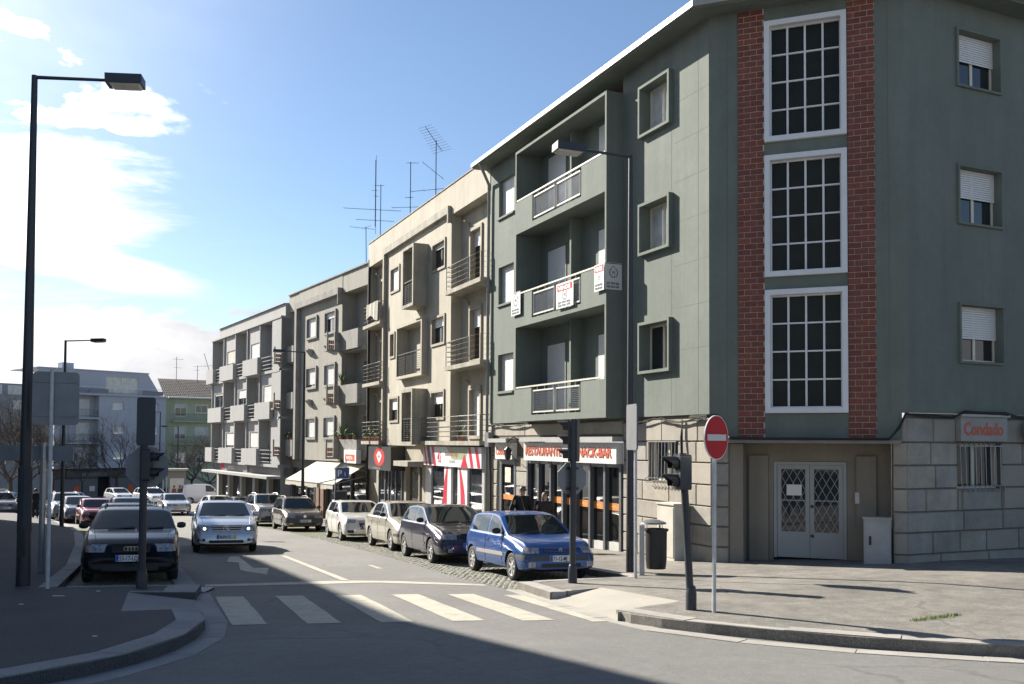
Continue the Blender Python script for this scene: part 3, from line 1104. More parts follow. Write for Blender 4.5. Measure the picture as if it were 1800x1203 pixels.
# ------------------------------------------------ stone ground floor
def blocks(F, x0, x1, zlist, ly, seed, lens, name='stone_block', holes=(), parent=gb, m=None, proud=0.035, end_open=True):
    """ashlar courses: every block its own stone with recessed joints"""
    r = random.Random(seed)
    for j in range(len(zlist) - 1):
        zt, zb_ = zlist[j], zlist[j + 1]
        x = x0
        first = True
        while x < x1 - 0.01:
            l = r.uniform(*lens) * (0.55 if first and j % 2 else 1)
            first = False
            xe = min(x1, x + l)
            if x1 - xe < 0.3:
                xe = x1
            segs = [(x, xe, zb_, zt)]
            for (ha, hb, hc, hd) in holes:
                ns = []
                for (a, b, c, d) in segs:
                    if b <= ha or a >= hb or d <= hc or c >= hd:
                        ns.append((a, b, c, d))
                        continue
                    if a < ha:
                        ns.append((a, ha, c, d))
                    if b > hb:
                        ns.append((hb, b, c, d))
                    if c < hc:
                        ns.append((max(a, ha), min(b, hb), c, hc))
                    if d > hd:
                        ns.append((max(a, ha), min(b, hb), hd, d))
                segs = ns
            for (a, b, c, d) in segs:
                if b - a < 0.05 or d - c < 0.04:
                    continue
                q = 0.011
                e = 0.014
                p = proud + r.uniform(-0.003, 0.003)
                mb = MB()
                mb.add([(a + q, ly, c + q), (b - q, ly, c + q), (b - q, ly, d - q), (a + q, ly, d - q), (a + q + e, ly - p, c + q + e), (b - q - e, ly - p, c + q + e), (b - q - e, ly - p, d - q - e), (a + q + e, ly - p, d - q - e)],
                       [(4, 5, 6, 7), (0, 1, 5, 4), (1, 2, 6, 5), (2, 3, 7, 6), (3, 0, 4, 7)])
                mb.build(name, m or r.choice(M_stones), parent, F)
            x = xe


COURSE = [2.33, 1.81, 1.33, 0.84, 0.36, -0.07, -0.52, -1.0, -1.5, -2.0]
GL = 0.06
# backing wall behind the stones with the shop openings
shop = (3.06, 8.86, -2.2, 1.86)
sdoor = (0.86, 2.2, -2.2, 1.2)
bwin = (10.12, 11.36, 0.86, 1.86)
mb = MB()
wall_open(mb, 0, LEN1, -3.2, ZB, [shop, sdoor, bwin], GL, 0.35)
mb.build('ground_floor_wall', M_stonejoint, gb, F1)
blocks(F1, 8.9, LEN1 + 0.03, COURSE[1:], GL, 11, (0.9, 1.35), holes=[bwin])
blocks(F1, 8.9, LEN1 + 0.03, COURSE[:2], GL, 15, (1.4, 1.8))
blocks(F1, 2.22, 3.05, [1.2] + COURSE[2:], GL, 12, (2, 2.1))
blocks(F1, 0.05, 0.85, COURSE[1:], GL, 13, (2, 2.1))
blocks(F1, 0.05, 8.88, [2.36, 1.98], GL, 14, (2.8, 3.0), proud=0.03)

def barred_window(F, x0, x1, z0, z1, ly, nb, label):
    fr = MB()
    w_ = 0.05
    fr.box(x0, ly + 0.1, z0, x0 + w_, ly + 0.3, z1)
    fr.box(x1 - w_, ly + 0.1, z0, x1, ly + 0.3, z1)
    fr.box(x0 + w_, ly + 0.1, z0, x1 - w_, ly + 0.3, z0 + w_)
    fr.box(x0 + w_, ly + 0.1, z1 - w_, x1 - w_, ly + 0.3, z1)
    m_ = (x0 + x1) / 2
    fr.box(m_ - 0.035, ly + 0.14, z0 + w_, m_ + 0.035, ly + 0.2, z1 - w_)
    w = fr.build('barred_window', M_frame, gb, F)
    w['label'] = label
    pane_mesh(x0 + w_ * .5, m_, z0 + w_ * .5, z1 - w_ * .5, ly + 0.18).build('pane', M_glass, w, F)
    pane_mesh(m_, x1 - w_ * .5, z0 + w_ * .5, z1 - w_ * .5, ly + 0.185).build('pane', M_glass, w, F)
    bs = MB()
    for k in range(nb):
        x = lerp(x0 + 0.06, x1 - 0.06, k / (nb - 1))
        pts = [F(x, ly + 0.02, z1 - 0.01), F(x, ly - 0.06, z1 - 0.05), F(x, ly - 0.075, z0 + 0.10), F(x, ly - 0.17, z0 + 0.03), F(x, ly - 0.16, z0 - 0.04), F(x, ly - 0.09, z0 - 0.05)]
        bs.tube(pts, 0.011, 5)
    bs.tube([F(x0, ly - 0.07, z1 - 0.06), F(x1, ly - 0.07, z1 - 0.06)], 0.012, 5)
    bs.tube([F(x0, ly - 0.075, z0 + 0.06), F(x1, ly - 0.075, z0 + 0.06)], 0.012, 5)
    bs.build('bars', M_galv, w)


barred_window(F1, *bwin, GL, 9, 'barred ground floor window in the sunlit stone wall')

# restaurant front
zsh = lambda lx: zp(*F1(lx, -0.1, 0)[:2])
M_alu = mat('grey_shopfront_metal', (0.13, 0.14, 0.15), 0.4, var=0.1, metal=0.3)
M_shopglass = glassy('shop_glass', (0.010, 0.011, 0.012), 0.02)
sg = MB()
sg.box(3.20, -0.16, 1.22, 8.87, 0.05, 1.78)
s1 = sg.build('restaurant_sign', mat('sign_white', (0.62, 0.61, 0.57), 0.5, var=0.05), gb, F1)
MB().box(3.16, -0.30, 1.80, 8.90, 0.05, 1.93).build('awning_case', mat('awning_case_grey', (0.33, 0.33, 0.31), 0.5, var=0.1), gb, F1)
M_letter = mat('sign_letter_orange', (0.50, 0.085, 0.035), 0.5)
M_lettershadow = mat('sign_letter_shadow', (0.06, 0.055, 0.05), 0.6)
for dx_, dz_, m_, t_ in ((0.03, -0.03, M_lettershadow, 0.162), (0, 0, M_letter, 0.168)):
    text_mesh('RESTAURANTE', 0.35, m_, s1, on_wall(F1, 3.32 + dx_, -t_, 1.40 + dz_), 0.002, 0.012, sx=1.05)
    text_mesh('SNACK-BAR', 0.35, m_, s1, on_wall(F1, 6.62 + dx_, -t_, 1.40 + dz_), 0.002, 0.012, sx=1.05)
s2 = MB().box(0.86, -0.14, 1.22, 2.24, 0.05, 1.76).build('condado_sign', MATS['sign_white'], gb, F1)
text_mesh('Condado', 0.36, M_letter, s2, on_wall(F1, 0.92, -0.145, 1.36), 0.002, 0.010, sx=0.86)
MB().box(0.66, -0.34, 1.77, 2.2, 0.05, 1.90).build('awning_case', MATS['awning_case_grey'], gb, F1)

sf = MB()
for x in (3.06, 3.85, 4.68, 5.48, 6.27, 7.10, 7.92, 8.74):
    w_ = 0.10
    zb_ = zsh(x + .05) - 0.1
    sf.box(x, 0.0, zb_, x + w_, 0.16, 1.21)
    sf.box(x + w_ + 0.002, 0.05, zb_, x + w_ + 0.035, 0.16, 1.21)
sf.box(3.07, 0.02, 1.12, 8.83, 0.17, 1.215)
shopf = sf.build('shopfront_frame', M_alu, gb, F1)
xs_ = (3.06, 3.85, 4.68, 5.48, 6.27, 7.10, 7.92, 8.74)
M_band = mat('orange_window_band', (0.60, 0.20, 0.035), 0.5, var=0.15, scale=5)
for i in range(7):
    a, b = xs_[i] + 0.12, xs_[i + 1]
    zb_ = zsh((a + b) / 2)
    p = MB().box(a, 0.11, zb_ + 0.18, b, 0.12, 1.13).build('shop_pane', M_shopglass, shopf, F1)
    MB().box(a, 0.06, zb_ - 0.3, b, 0.15, zb_ + 0.22).build('shop_plinth', mat('pale_plinth', (0.42, 0.42, 0.40), 0.6, var=0.1), shopf, F1)
    if i >= 2:
        bz = lerp(-0.16, 0.02, (i - 2) / 4)
        bz = 0.0
        MB().box(a, 0.103, bz - 0.02, b, 0.1085, bz + 0.17).build('window_band', M_band, p, F1)
        text_mesh('MENU', 0.09, mat('band_print', (0.75, 0.55, 0.25), 0.6), p, on_wall(F1, a + 0.18, 0.100, bz + 0.04), 0.001, sx=1.2)
# door left of the pier
dm = MB()
dm.box(0.88, 0.02, -2.2, 1.05, 0.12, 1.19)
dm.box(2.05, 0.02, -2.2, 2.18, 0.12, 1.19)
dm.box(1.05, 0.02, 1.05, 2.05, 0.12, 1.19)
dr = dm.build('restaurant_door', M_alu, gb, F1)
MB().box(1.05, 0.07, -2.0, 2.05, 0.08, 1.05).build('pane', M_shopglass, dr, F1)
MB().box(1.05, 0.062, -0.12, 2.05, 0.068, 0.05).build('window_band', M_band, dr, F1)
MB().box(1.25, 0.062, 0.45, 1.7, 0.068, 0.95).build('menu_card', mat('menu_card', (0.75, 0.62, 0.45), 0.6, var=0.3, scale=6), dr, F1)
# wrought lantern between the two signs
lt = MB()
lt.tube([F1(2.55, -0.03, 1.85), F1(2.55, -0.22, 1.95), F1(2.55, -0.42, 1.80)], 0.018, 5)
lt.tube([F1(2.55, -0.03, 1.15), F1(2.55, -0.20, 1.25), F1(2.55, -0.30, 1.4)], 0.015, 5)
lt.tube([F1(2.55, -0.42, 1.95), F1(2.55, -0.42, 1.25)], 0.012, 5)
lo_ = lt.build('lantern_bracket', M_black, gb)
ln = MB()
lc = F1(2.55, -0.42, 1.4)
ln.revolve([(0.02, 0.24), (0.11, 0.16), (0.13, 0.14), (0.09, -0.14), (0.03, -0.2), (0.0, -0.2)], 6, lc)
ln.build('lantern', M_black, lo_)

# entrance under the chamfer
RX0, RX1 = 0.42, 3.76
RD = 0.75
mb = MB()
wall_open(mb, 0.0, RX0, -3, 1.84, [], GL)
mb.quad((RX0, GL, -3), (RX0, GL, 1.84), (RX0, RD, 1.84), (RX0, RD, -3))
mb.build('corner_pier', M_stonejoint, gb, F1C)
mb = MB()
wall_open(mb, RX1, LENC, -3, 1.84, [], GL)
mb.quad((RX1, GL, 1.84), (RX1, GL, -3), (RX1, RD, -3), (RX1, RD, 1.84))
mb.build('corner_pier', M_stonejoint, gb, F1C)
MB().quad((1.2, RD + .2, -2), (3.0, RD + .2, -2), (3.0, RD + .2, 1.5), (1.2, RD + .2, 1.5)).build('hall_dark', M_dark, gb, F1C)
M_entry = mat('entry_render', (0.235, 0.21, 0.17), 0.9, var=0.1, scale=1.5, streak=0.12, stain=(0.2, 0.17, 0.13), stain_amt=0.5)
ent = MB()
wall_open(ent, RX0 + 0.002, RX1 - 0.002, -3, 1.80, [(1.30, 2.86, -1.6, 1.38)], RD - 0.01, 0.12)
ent.box(RX0 + 0.003, GL + 0.03, -3, RX0 + 0.30, RD - 0.012, 1.76)
ent.box(0.78, RD - 0.10, -3, 1.20, RD - 0.012, 1.5)
ent.box(3.05, RD - 0.10, -3, 3.45, RD - 0.012, 1.5)
ent.quad((RX0, GL, 1.77), (RX0, RD, 1.77), (RX1, RD, 1.77), (RX1, GL, 1.77))
ent.build('entrance_recess', M_entry, gb, F1C)
blocks(F1C, 0.02, RX0, COURSE[1:], GL, 21, (2, 2.1))
blocks(F1C, RX1, LENC - 0.005, COURSE, GL, 22, (2, 2.1))
blocks(F1C, 0.02, RX0 - 0.1, COURSE[:2], GL, 23, (2, 2.1))
MB().box(0.12, -0.28, 1.775, 3.92, 0.3, 1.845).build('entrance_canopy', mat('canopy_concrete', (0.20, 0.19, 0.17), 0.9, var=0.2, scale=2), gb, F1C)
ed = MB()
DX0, DX1, DZ1 = 1.31, 2.85, 1.37
zd = zp(*F1C(2.1, 0.5, 0)[:2]) + 0.02
yd = RD + 0.03
M_door = mat('door_paint', (0.31, 0.32, 0.31), 0.5, var=0.05)
ed.box(DX0, yd - 0.03, zd, DX0 + 0.07, yd + 0.07, DZ1)
ed.box(DX1 - 0.07, yd - 0.03, zd, DX1, yd + 0.07, DZ1)
ed.box(DX0 + 0.07, yd - 0.03, DZ1 - 0.07, DX1 - 0.07, yd + 0.07, DZ1)
entry = ed.build('entrance_door', M_door, gb, F1C)
mid = (DX0 + DX1) / 2
for a, b in ((DX0 + 0.075, mid - 0.004), (mid + 0.004, DX1 - 0.075)):
    lf = MB()
    zr = zd + 0.58
    lf.box(a, yd, zd + 0.01, b, yd + 0.05, zr)
    lf.box(a, yd, zr, a + 0.09, yd + 0.05, DZ1 - 0.075)
    lf.box(b - 0.09, yd, zr, b, yd + 0.05, DZ1 - 0.075)
    lf.box(a + 0.09, yd, DZ1 - 0.165, b - 0.09, yd + 0.05, DZ1 - 0.075)
    leaf = lf.build('door_leaf', M_door, entry, F1C)
    ga, gb_, gc, gd = a + 0.09, b - 0.09, zr, DZ1 - 0.165
    MB().box(ga, yd + 0.03, gc, gb_, yd + 0.04, gd).build('pane', M_glass, entry, F1C)
    gr = MB()
    nx, nz = 2.5, 4.6
    cw, ch = (gb_ - ga) / 3, (gd - gc) / 4.5
    for s_ in (1, -1):
        for k in range(-8, 14):
            # diagonal lines clipped to the pane
            x0_ = ga + k * cw
            p0 = Vector((x0_, gc))
            dv = Vector((s_ * cw, ch * 1.0)) * 10
            # clip
            t0, t1 = 0.0, 1.0
            for o_, d_, lo, hi in ((p0.x, dv.x, ga, gb_), (p0.y, dv.y, gc, gd)):
                if abs(d_) < 1e-9:
                    continue
                ta, tb = (lo - o_) / d_, (hi - o_) / d_
                if ta > tb:
                    ta, tb = tb, ta
                t0, t1 = max(t0, ta), min(t1, tb)
            if t1 - t0 > 0.01:
                q0, q1 = p0 + dv * t0, p0 + dv * t1
                gr.bar(F1C(q0.x, yd + 0.01, q0.y), F1C(q1.x, yd + 0.01, q1.y), 0.012)
    zm = lerp(gc, gd, 0.5)
    gr.bar(F1C(ga, yd + 0.01, zm), F1C(gb_, yd + 0.01, zm), 0.022)
    gr.build('door_grille', M_door, entry)
MB().box(DX0 + 0.28, yd - 0.012, 0.62, DX0 + 0.60, yd - 0.004, 0.86).build('paper_notice', mat('paper', (0.72, 0.71, 0.68), 0.8), entry, F1C)
for z in (zd + 0.5, zd + 1.15):
    MB().revolve([(0.0, -0.05), (0.035, -0.045), (0.03, 0.0)], 10, (mid + 0.05, yd, z), 'y').build('door_knob', M_black, entry, F1C)
MB().box(3.02, RD - 0.125, 0.48, 3.11, RD - 0.10, 0.72).build('intercom', M_galv, gb, F1C)
MB().box(1.9, -0.005, 1.855, 2.05, 0.0, 1.90).build('house_number', mat('number_plate_cream', (0.5, 0.45, 0.3), 0.6), gb, F1C)

# right side ground floor
rwin = (1.46, 2.80, 0.82, 1.80)
rsig = (1.42, 2.84, 1.84, 2.36)
mb = MB()
wall_open(mb, 0, LENR, -3, ZB, [rwin], GL, 0.35)
mb.build('side_ground_wall', M_stonejoint, gb, F1R)
blocks(F1R, 0.0, LENR, COURSE, GL, 31, (0.75, 1.75), holes=[rwin, rsig])
barred_window(F1R, *rwin, GL, 9, 'barred window under the small sign on the shaded side wall')
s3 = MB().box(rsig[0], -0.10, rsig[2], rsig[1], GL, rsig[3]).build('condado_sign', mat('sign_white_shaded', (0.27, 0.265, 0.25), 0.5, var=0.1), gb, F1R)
text_mesh('Condado', 0.38, M_letter, s3, on_wall(F1R, 1.50, -0.105, 1.98), 0.002, 0.010, sx=0.85)
MB().box(rsig[0] - 0.03, -0.16, rsig[3] + 0.003, rsig[1] + 0.03, 0.05, rsig[3] + 0.05).build('sign_hood', MATS['awning_case_grey'], gb, F1R)
# cables under the upper floor
def cable(name, label, pts, rad, strands=3, seed=1):
    r = random.Random(seed)
    mb = MB()
    for s_ in range(strands):
        q = []
        for p in pts:
            q.append((p[0] + r.uniform(-.02, .02), p[1] + r.uniform(-.02, .02), p[2] + r.uniform(-.035, .035)))
        mb.tube(q, rad * r.uniform(0.6, 1.1), 5)
    tag(mb.build(name, M_cable), label, 'cable', 'facade cables')


cable('cable_bundle', 'black cables sagging along the top of the restaurant stone front', [F1(x, -0.05, 2.33 + 0.04 * sin(x * 2.3)) for x in [0.1 + i * 0.42 for i in range(9)]], 0.014, 5, 1)
cable('cable_bundle', 'black cables under the green wall above the barred window', [F1(x, -0.05, 2.30 + 0.05 * sin(x * 3.1)) for x in [9.0 + i * 0.36 for i in range(11)]], 0.013, 4, 2)
cable('cable_bundle', 'thick black cable looping over the corner pier beside the brick strip', [F1(12.0, -0.06, 2.36), F1(12.62, -0.06, 2.38), F1C(0.12, -0.05, 2.34), F1C(0.32, -0.05, 2.25), F1C(0.36, -0.05, 1.95), F1C(0.5, -0.3, 1.86), F1C(2, -0.3, 1.875), F1C(3.7, -0.3, 1.86)], 0.022, 3, 3)
cable('cable_bundle', 'black cable running along the shaded side wall to the small sign', [F1C(3.7, -0.3, 1.88), F1C(3.9, -0.1, 2.1), F1C(4.02, -0.06, 2.38), F1R(0.6, -0.06, 2.36), F1R(1.2, -0.06, 2.34), F1R(1.5, -0.13, 2.46), F1R(2.8, -0.13, 2.44), F1R(3.2, -0.06, 2.36), F1R(3.8, -0.08, 2.36)], 0.02, 3, 4)
cable('cable_bundle', 'black vertical cables beside the barred window above the tilted signal', [F1(11.62, -0.03, 2.3), F1(11.6, -0.04, 1.9), F1(11.63, -0.04, 1.45)], 0.015, 2, 5)
# coiled speaker-like lamp on the side wall at the frame edge
sp = thing('wall_shell_lamp', F1R(3.55, -0.1, 2.05), 'pale scallop wall lamp at the right end of the shaded wall', 'lamp')
sp.location = F1R(3.55, -0.1, 2.05)
BASE[sp.name] = Vector(sp.location)
m_ = MB()
for k in range(7):
    a = -0.9 + k * 0.3
    m_.tube([F1R(3.55, -0.1, 1.72), F1R(3.55 + 0.26 * sin(a), -0.18, 1.98 + 0.18 * cos(a)), F1R(3.55 + 0.22 * sin(a), -0.12, 2.02 + 0.33 * cos(a))], [0.02, 0.06, 0.02], 5)
m_.build('shell', mat('shell_stone', (0.35, 0.32, 0.26), 0.8), sp)

# downpipe at the joint with the next building
dp = thing('downpipe', F1(-0.02, -0.08, 0), 'grey downpipe between the green and the cream building', 'downpipe')
MB().tube([F1(0.35, -0.56, 11.36), F1(0.30, -0.45, 11.2), F1(0.08, -0.10, 10.75), F1(0.06, -0.09, 10.4), F1(0.02, -0.09, 2.6), F1(0.02, -0.09, -1.3)], 0.055, 8).build('pipe', mat('pipe_paint', (0.24, 0.25, 0.24), 0.5, var=0.1), dp, smooth=40)
jb = thing('junction_box', F1(0.25, -0.15, 2.0), 'grey cable junction box beside the restaurant sign', 'junction box')
MB().box(0.12, -0.22, 1.62, 0.46, -0.04, 2.12).build('case', M_signback, jb, F1)
MB().tube([F1(0.4, -0.16, 1.62), F1(0.42, -0.12, 0.6), F1(0.42, -0.10, -1.2)], 0.05, 6).build('conduit', M_black, jb)

# for-sale posters on the middle balcony
def poster(label, F, x, z, w_, h_, ly, red, phone):
    p = thing('sale_poster', F(x, ly, z), label, 'poster')
    MB().box(x, ly - 0.006, z, x + w_, ly, z + h_).build('board', mat('poster_white', (0.60, 0.595, 0.57), 0.6), p, F)
    t = ly - 0.010
    if red:
        MB().box(x + w_ * .06, ly - 0.009, z + h_ * .70, x + w_ * .94, ly - 0.0065, z + h_ * .95).build('red_band', M_red, p, F)
        text_mesh('VENDE', h_ * 0.22, mat('poster_white_print', (0.78, 0.77, 0.75), 0.6), p, on_wall(F, x + w_ * .12, t, z + h_ * .745), 0.001, 0.006, sx=w_ * 0.76 / (h_ * 0.22 * 3.35))
    pr = mat('poster_print', (0.06, 0.07, 0.10), 0.6)
    cx_, cz_ = x + w_ * .5, z + h_ * (0.52 if red else 0.63)
    em = MB()
    rr = w_ * (0.13 if red else 0.24)
    for k in range(14):
        a = 2 * pi * k / 14
        if 1.2 < a < 1.9:
            continue
        px_, pz_ = cx_ + rr * cos(a), cz_ + rr * sin(a)
        em.add([(px_ - rr * .18, t, pz_), (px_, t, pz_ - rr * .25), (px_ + rr * .18, t, pz_), (px_, t, pz_ + rr * .25)], [(0, 1, 2, 3)])
    for k in range(3):
        em.add([(cx_ + rr * (-.3 + .3 * k) - rr * .12, t, cz_ + rr * 1.15), (cx_ + rr * (-.3 + .3 * k) + rr * .12, t, cz_ + rr * 1.15), (cx_ + rr * (-.3 + .3 * k), t, cz_ + rr * 1.5)], [(0, 1, 2)])
    em.build('emblem', pr, p, F)
    text_mesh('M', rr * 1.1, pr, p, on_wall(F, cx_ - rr * .45, t, cz_ - rr * .4), 0.001)
    for k, s_ in enumerate(('253 094 826', '938 036 642')):
        text_mesh(s_, h_ * .115, pr, p, on_wall(F, x + w_ * .08, t, z + h_ * (0.19 - 0.125 * k)), 0.001, 0.003, sx=w_ * 0.84 / (h_ * .115 * 5.6))
    if not red:
        MB().box(x, ly - 0.008, z + h_ * .955, x + w_, ly - 0.0065, z + h_ * .985).build('border', pr, p, F)


poster('white estate agent poster at the left end of the middle green balcony', F1, 3.08, 5.74, 0.68, 0.72, -0.56, False, True)
poster('white poster with red VENDE band hung on the balcony railing', F1, 6.22, 5.55, 1.02, 0.69, -0.56, True, True)
poster('white poster with a red top at the right end of the middle green balcony', F1, 8.42, 5.72, 0.50, 0.70, -0.56, True, True)
FS = Frame(*F1(8.935, -0.55, 0)[:2], 65.8)
poster('white crest poster on the shaded side of the green balcony block', FS, 0.0, 5.73, 0.50, 0.70, -0.01, False, True)
# ================================================================ cream building (same street line as the green one)
M_cream = mat('cream_render', (0.40, 0.372, 0.298), 0.9, var=0.07, scale=0.7, streak=0.16, bump=0.15, bscale=40, stain=(0.26, 0.24, 0.19), stain_amt=0.55, stain_scale=0.8)
M_creamdirty = mat('weathered_concrete_cream', (0.34, 0.318, 0.262), 0.9, var=0.12, scale=1.2, streak=0.35, bump=0.2, stain=(0.15, 0.14, 0.115), stain_amt=0.65, stain_scale=1.4)
M_surround = mat('cream_window_surround', (0.32, 0.285, 0.225), 0.85, var=0.15, scale=2, streak=0.15)
M_grey = mat('grey_render', (0.32, 0.308, 0.266), 0.9, var=0.08, scale=0.7, streak=0.18, bump=0.15, stain=(0.22, 0.212, 0.18), stain_amt=0.55, stain_scale=0.7)
M_greydirty = mat('weathered_concrete_grey', (0.29, 0.283, 0.26), 0.9, var=0.12, scale=1.2, streak=0.3, stain=(0.12, 0.12, 0.105), stain_amt=0.6, stain_scale=1.3)
M_pale = mat('pale_grey_render', (0.34, 0.34, 0.333), 0.88, var=0.07, scale=0.9, streak=0.12, stain=(0.22, 0.22, 0.213), stain_amt=0.45, stain_scale=0.9)
M_shopdark = mat('shop_dark_glass', (0.03, 0.032, 0.034), 0.04, var=0.5, scale=1.5, spec=0.7)

X20 = -15.9
cb = thing('cream_building', F1(X20 / 2, 0, -2.0), 'weathered cream apartment building with boxed oriels and railed balconies', 'building')
CX0, CX1 = -12.85, -3.9
FLK = 0.42
ZR = 11.78
wR = (-6.12, -4.50)
wL = (-12.0, -10.55)
wz = ((2.66, 3.86), (5.64, 6.86), (8.66, 9.88))
dz_ = ((1.9, 3.86), (4.75, 6.88), (7.65, 9.88))
dR = (-2.96, -1.70)
dL = (-15.15, -14.0)
# oriels: two deep boxes and one wide shallow frame
OR = [(-8.15, -6.62, 0.66, 1.66, 3.98), (-10.25, -6.65, 0.26, 4.55, 6.95), (-8.15, -6.62, 0.66, 7.42, 10.0)]
mb = MB()
ops = [(wR[0], wR[1], a, b) for a, b in wz] + [(wL[0], wL[1] if k != 1 else -11.2, a, b) for k, (a, b) in enumerate(wz)]
ops += [(o[0] + 0.12, o[1] - 0.12, o[3] + 0.2, o[4] - 0.15) for o in OR]
wall_open(mb, CX0, CX1, 1.62, 10.62, ops, 0, 0.3)
mb.quad((CX1, 0, 1.62), (CX1, FLK, 1.62), (CX1, FLK, 10.62), (CX1, 0, 10.62))
mb.quad((CX0, 0, 10.62), (CX0, FLK, 10.62), (CX0, FLK, 1.62), (CX0, 0, 1.62))
mb.quad((CX0, 0, 1.62), (CX0, FLK, 1.62), (CX1, FLK, 1.62), (CX1, 0, 1.62))
mb.build('centre_wall', M_cream, cb, F1)
mb = MB()
wall_open(mb, CX1, 0, 1.62, 10.62, [(dR[0], dR[1], a, b) for a, b in dz_], FLK, 0.3)
mb.build('right_flank_wall', M_cream, cb, F1)
mb = MB()
wall_open(mb, X20, CX0, 1.62, 10.62, [(dL[0], dL[1], a, b) for a, b in dz_], FLK, 0.3)
mb.build('left_flank_wall', M_cream, cb, F1)
MB().box(X20, -0.02, 10.60, 0.0, 9, ZR).build('parapet', M_cream, cb, F1)
MB().box(X20 - 0.0, -0.05, ZR + .002, 0.0, 0.25, ZR + 0.045).build('parapet_cap', M_creamdirty, cb, F1)
fr = MB()
fr.box(CX0, -0.16, 10.66, CX1, -0.021, 10.96)
fr.box(CX0, -0.16, 1.7, CX0 + 0.2, -0.003, 10.66)
fr.box(CX1 - 0.10, -0.16, 10.3, CX1 + 0.02, -0.021, 10.66)
fr.build('facade_band', M_creamdirty, cb, F1)
sidew = MB()
sidew.quad((X20, 0, -3), (X20, 10, -3), (X20, 10, ZR), (X20, 0, ZR))
sidew.build('party_wall', M_grey, cb, F1, fix=False)
sh_ = [0.55, 0.45, 0.25, 0.3, 0.6, 0.45]
for k, (a, b) in enumerate(wz):
    window(cb, F1, wR[0], wR[1], a, b, out=0.05, sw=0.1, rec=0.14, shut=(0.45, 0.35, 0.2)[k], sm=M_surround, fm=M_brownframe, leaves=2)
    window(cb, F1, wL[0], wL[1] if k != 1 else -11.2, a, b, out=0.05, sw=0.1, rec=0.12, shut=(0.5, 0.0, 1.0)[k], sm=M_surround, fm=M_brownframe, leaves=2 if k != 1 else 1)
for dd, sd in ((dR, (1.0, 0.35, 0.3)), (dL, (0.3, 0.0, 0.4))):
    for k, (a, b) in enumerate(dz_):
        window(cb, F1, dd[0], dd[1], a, b, ly=FLK, out=0.06, sw=0.12, rec=0.18, shut=sd[k], sm=M_surround, fm=M_brownframe, name='balcony_door')
        MB().extr([(dd[0] - 0.1, FLK - 0.01, b + 0.10), (dd[0] - 0.1, FLK - 0.24, b + 0.30), (dd[0] - 0.1, FLK - 0.24, b + 0.34), (dd[0] - 0.1, FLK - 0.01, b + 0.26)], (0.08, 0, 0)).build('door_hood', M_surround, cb, F1, fix=True)
# balconies
def rail_balcony(x0, x1, ys, yf, zs, n):
    b = MB().box(x0, yf, zs, x1, ys, zs + 0.16).build('balcony', M_creamdirty, cb, F1)
    r_ = MB()
    y_ = yf + 0.05
    H = 0.92
    path = [(x0 + .05, ys), (x0 + .05, y_), (x1 - .05, y_), (x1 - .05, ys)]
    for hz in (H, H * .80, H * .60, H * .40, H * .20):
        r_.tube([F1(px, py, zs + 0.16 + hz) for px, py in path], 0.022 if hz == H else 0.012, 5)
    for k in range(4):
        x = lerp(x0 + .05, x1 - .05, k / 3)
        r_.bar(F1(x, y_, zs + 0.16), F1(x, y_, zs + 0.16 + H), 0.026)
    r_.build('railing', M_railgrey, b)
    return b


for k, zs in enumerate((1.66, 4.50, 7.40)):
    rail_balcony(-3.72 if k else -6.6, -0.12, FLK, -0.32, zs, 4)
    rail_balcony(-15.75 if k else -15.85, -12.7, FLK, -0.32, zs, 4)
for k, (x0, x1, pr_, z0, z1) in enumerate(OR):
    t = 0.13
    b = MB()
    b.box(x0, -pr_, z0, x0 + t, -0.002, z1)
    b.box(x1 - t, -pr_, z0, x1, -0.002, z1)
    b.box(x0 + t, -pr_, z1 - t, x1 - t, -0.002, z1)
    b.box(x0 + t, -pr_, z0, x1 - t, -0.002, z0 + t)
    o_ = b.build('oriel', M_creamdirty if k != 1 else M_cream, cb, F1)
    bk = MB()
    bk.quad((x0 + t, 0.302, z0 + t), (x1 - t, 0.302, z0 + t), (x1 - t, 0.302, z1 - t), (x0 + t, 0.302, z1 - t))
    bk.build('oriel_back', M_cream, o_, F1)
    dx0 = lerp(x0, x1, 0.52)
    d_ = MB().box(dx0, 0.26, z0 + t + 0.05, dx0 + 0.75, 0.298, z0 + 2.1).build('oriel_door', M_brownframe, o_, F1)
    MB().box(dx0 + 0.08, 0.25, z0 + 0.5, dx0 + 0.67, 0.258, z0 + 2.0).build('pane', M_glass, o_, F1)
    r_ = MB()
    yy = -pr_ + 0.05
    for hz in (0.95,):
        r_.bar(F1(x0 + t, yy, z0 + t + hz), F1(x1 - t, yy, z0 + t + hz), 0.04)
    for q in range(9):
        z = z0 + t + 0.08 + q * 0.09
        r_.bar(F1(x0 + t, yy, z), F1(x1 - t, yy, z), 0.018)
    for q in range(4):
        x = lerp(x0 + t + .03, x1 - t - .03, q / 3)
        r_.bar(F1(x, yy, z0 + t), F1(x, yy, z0 + t + .95), 0.03)
    r_.build('railing', M_black, o_)

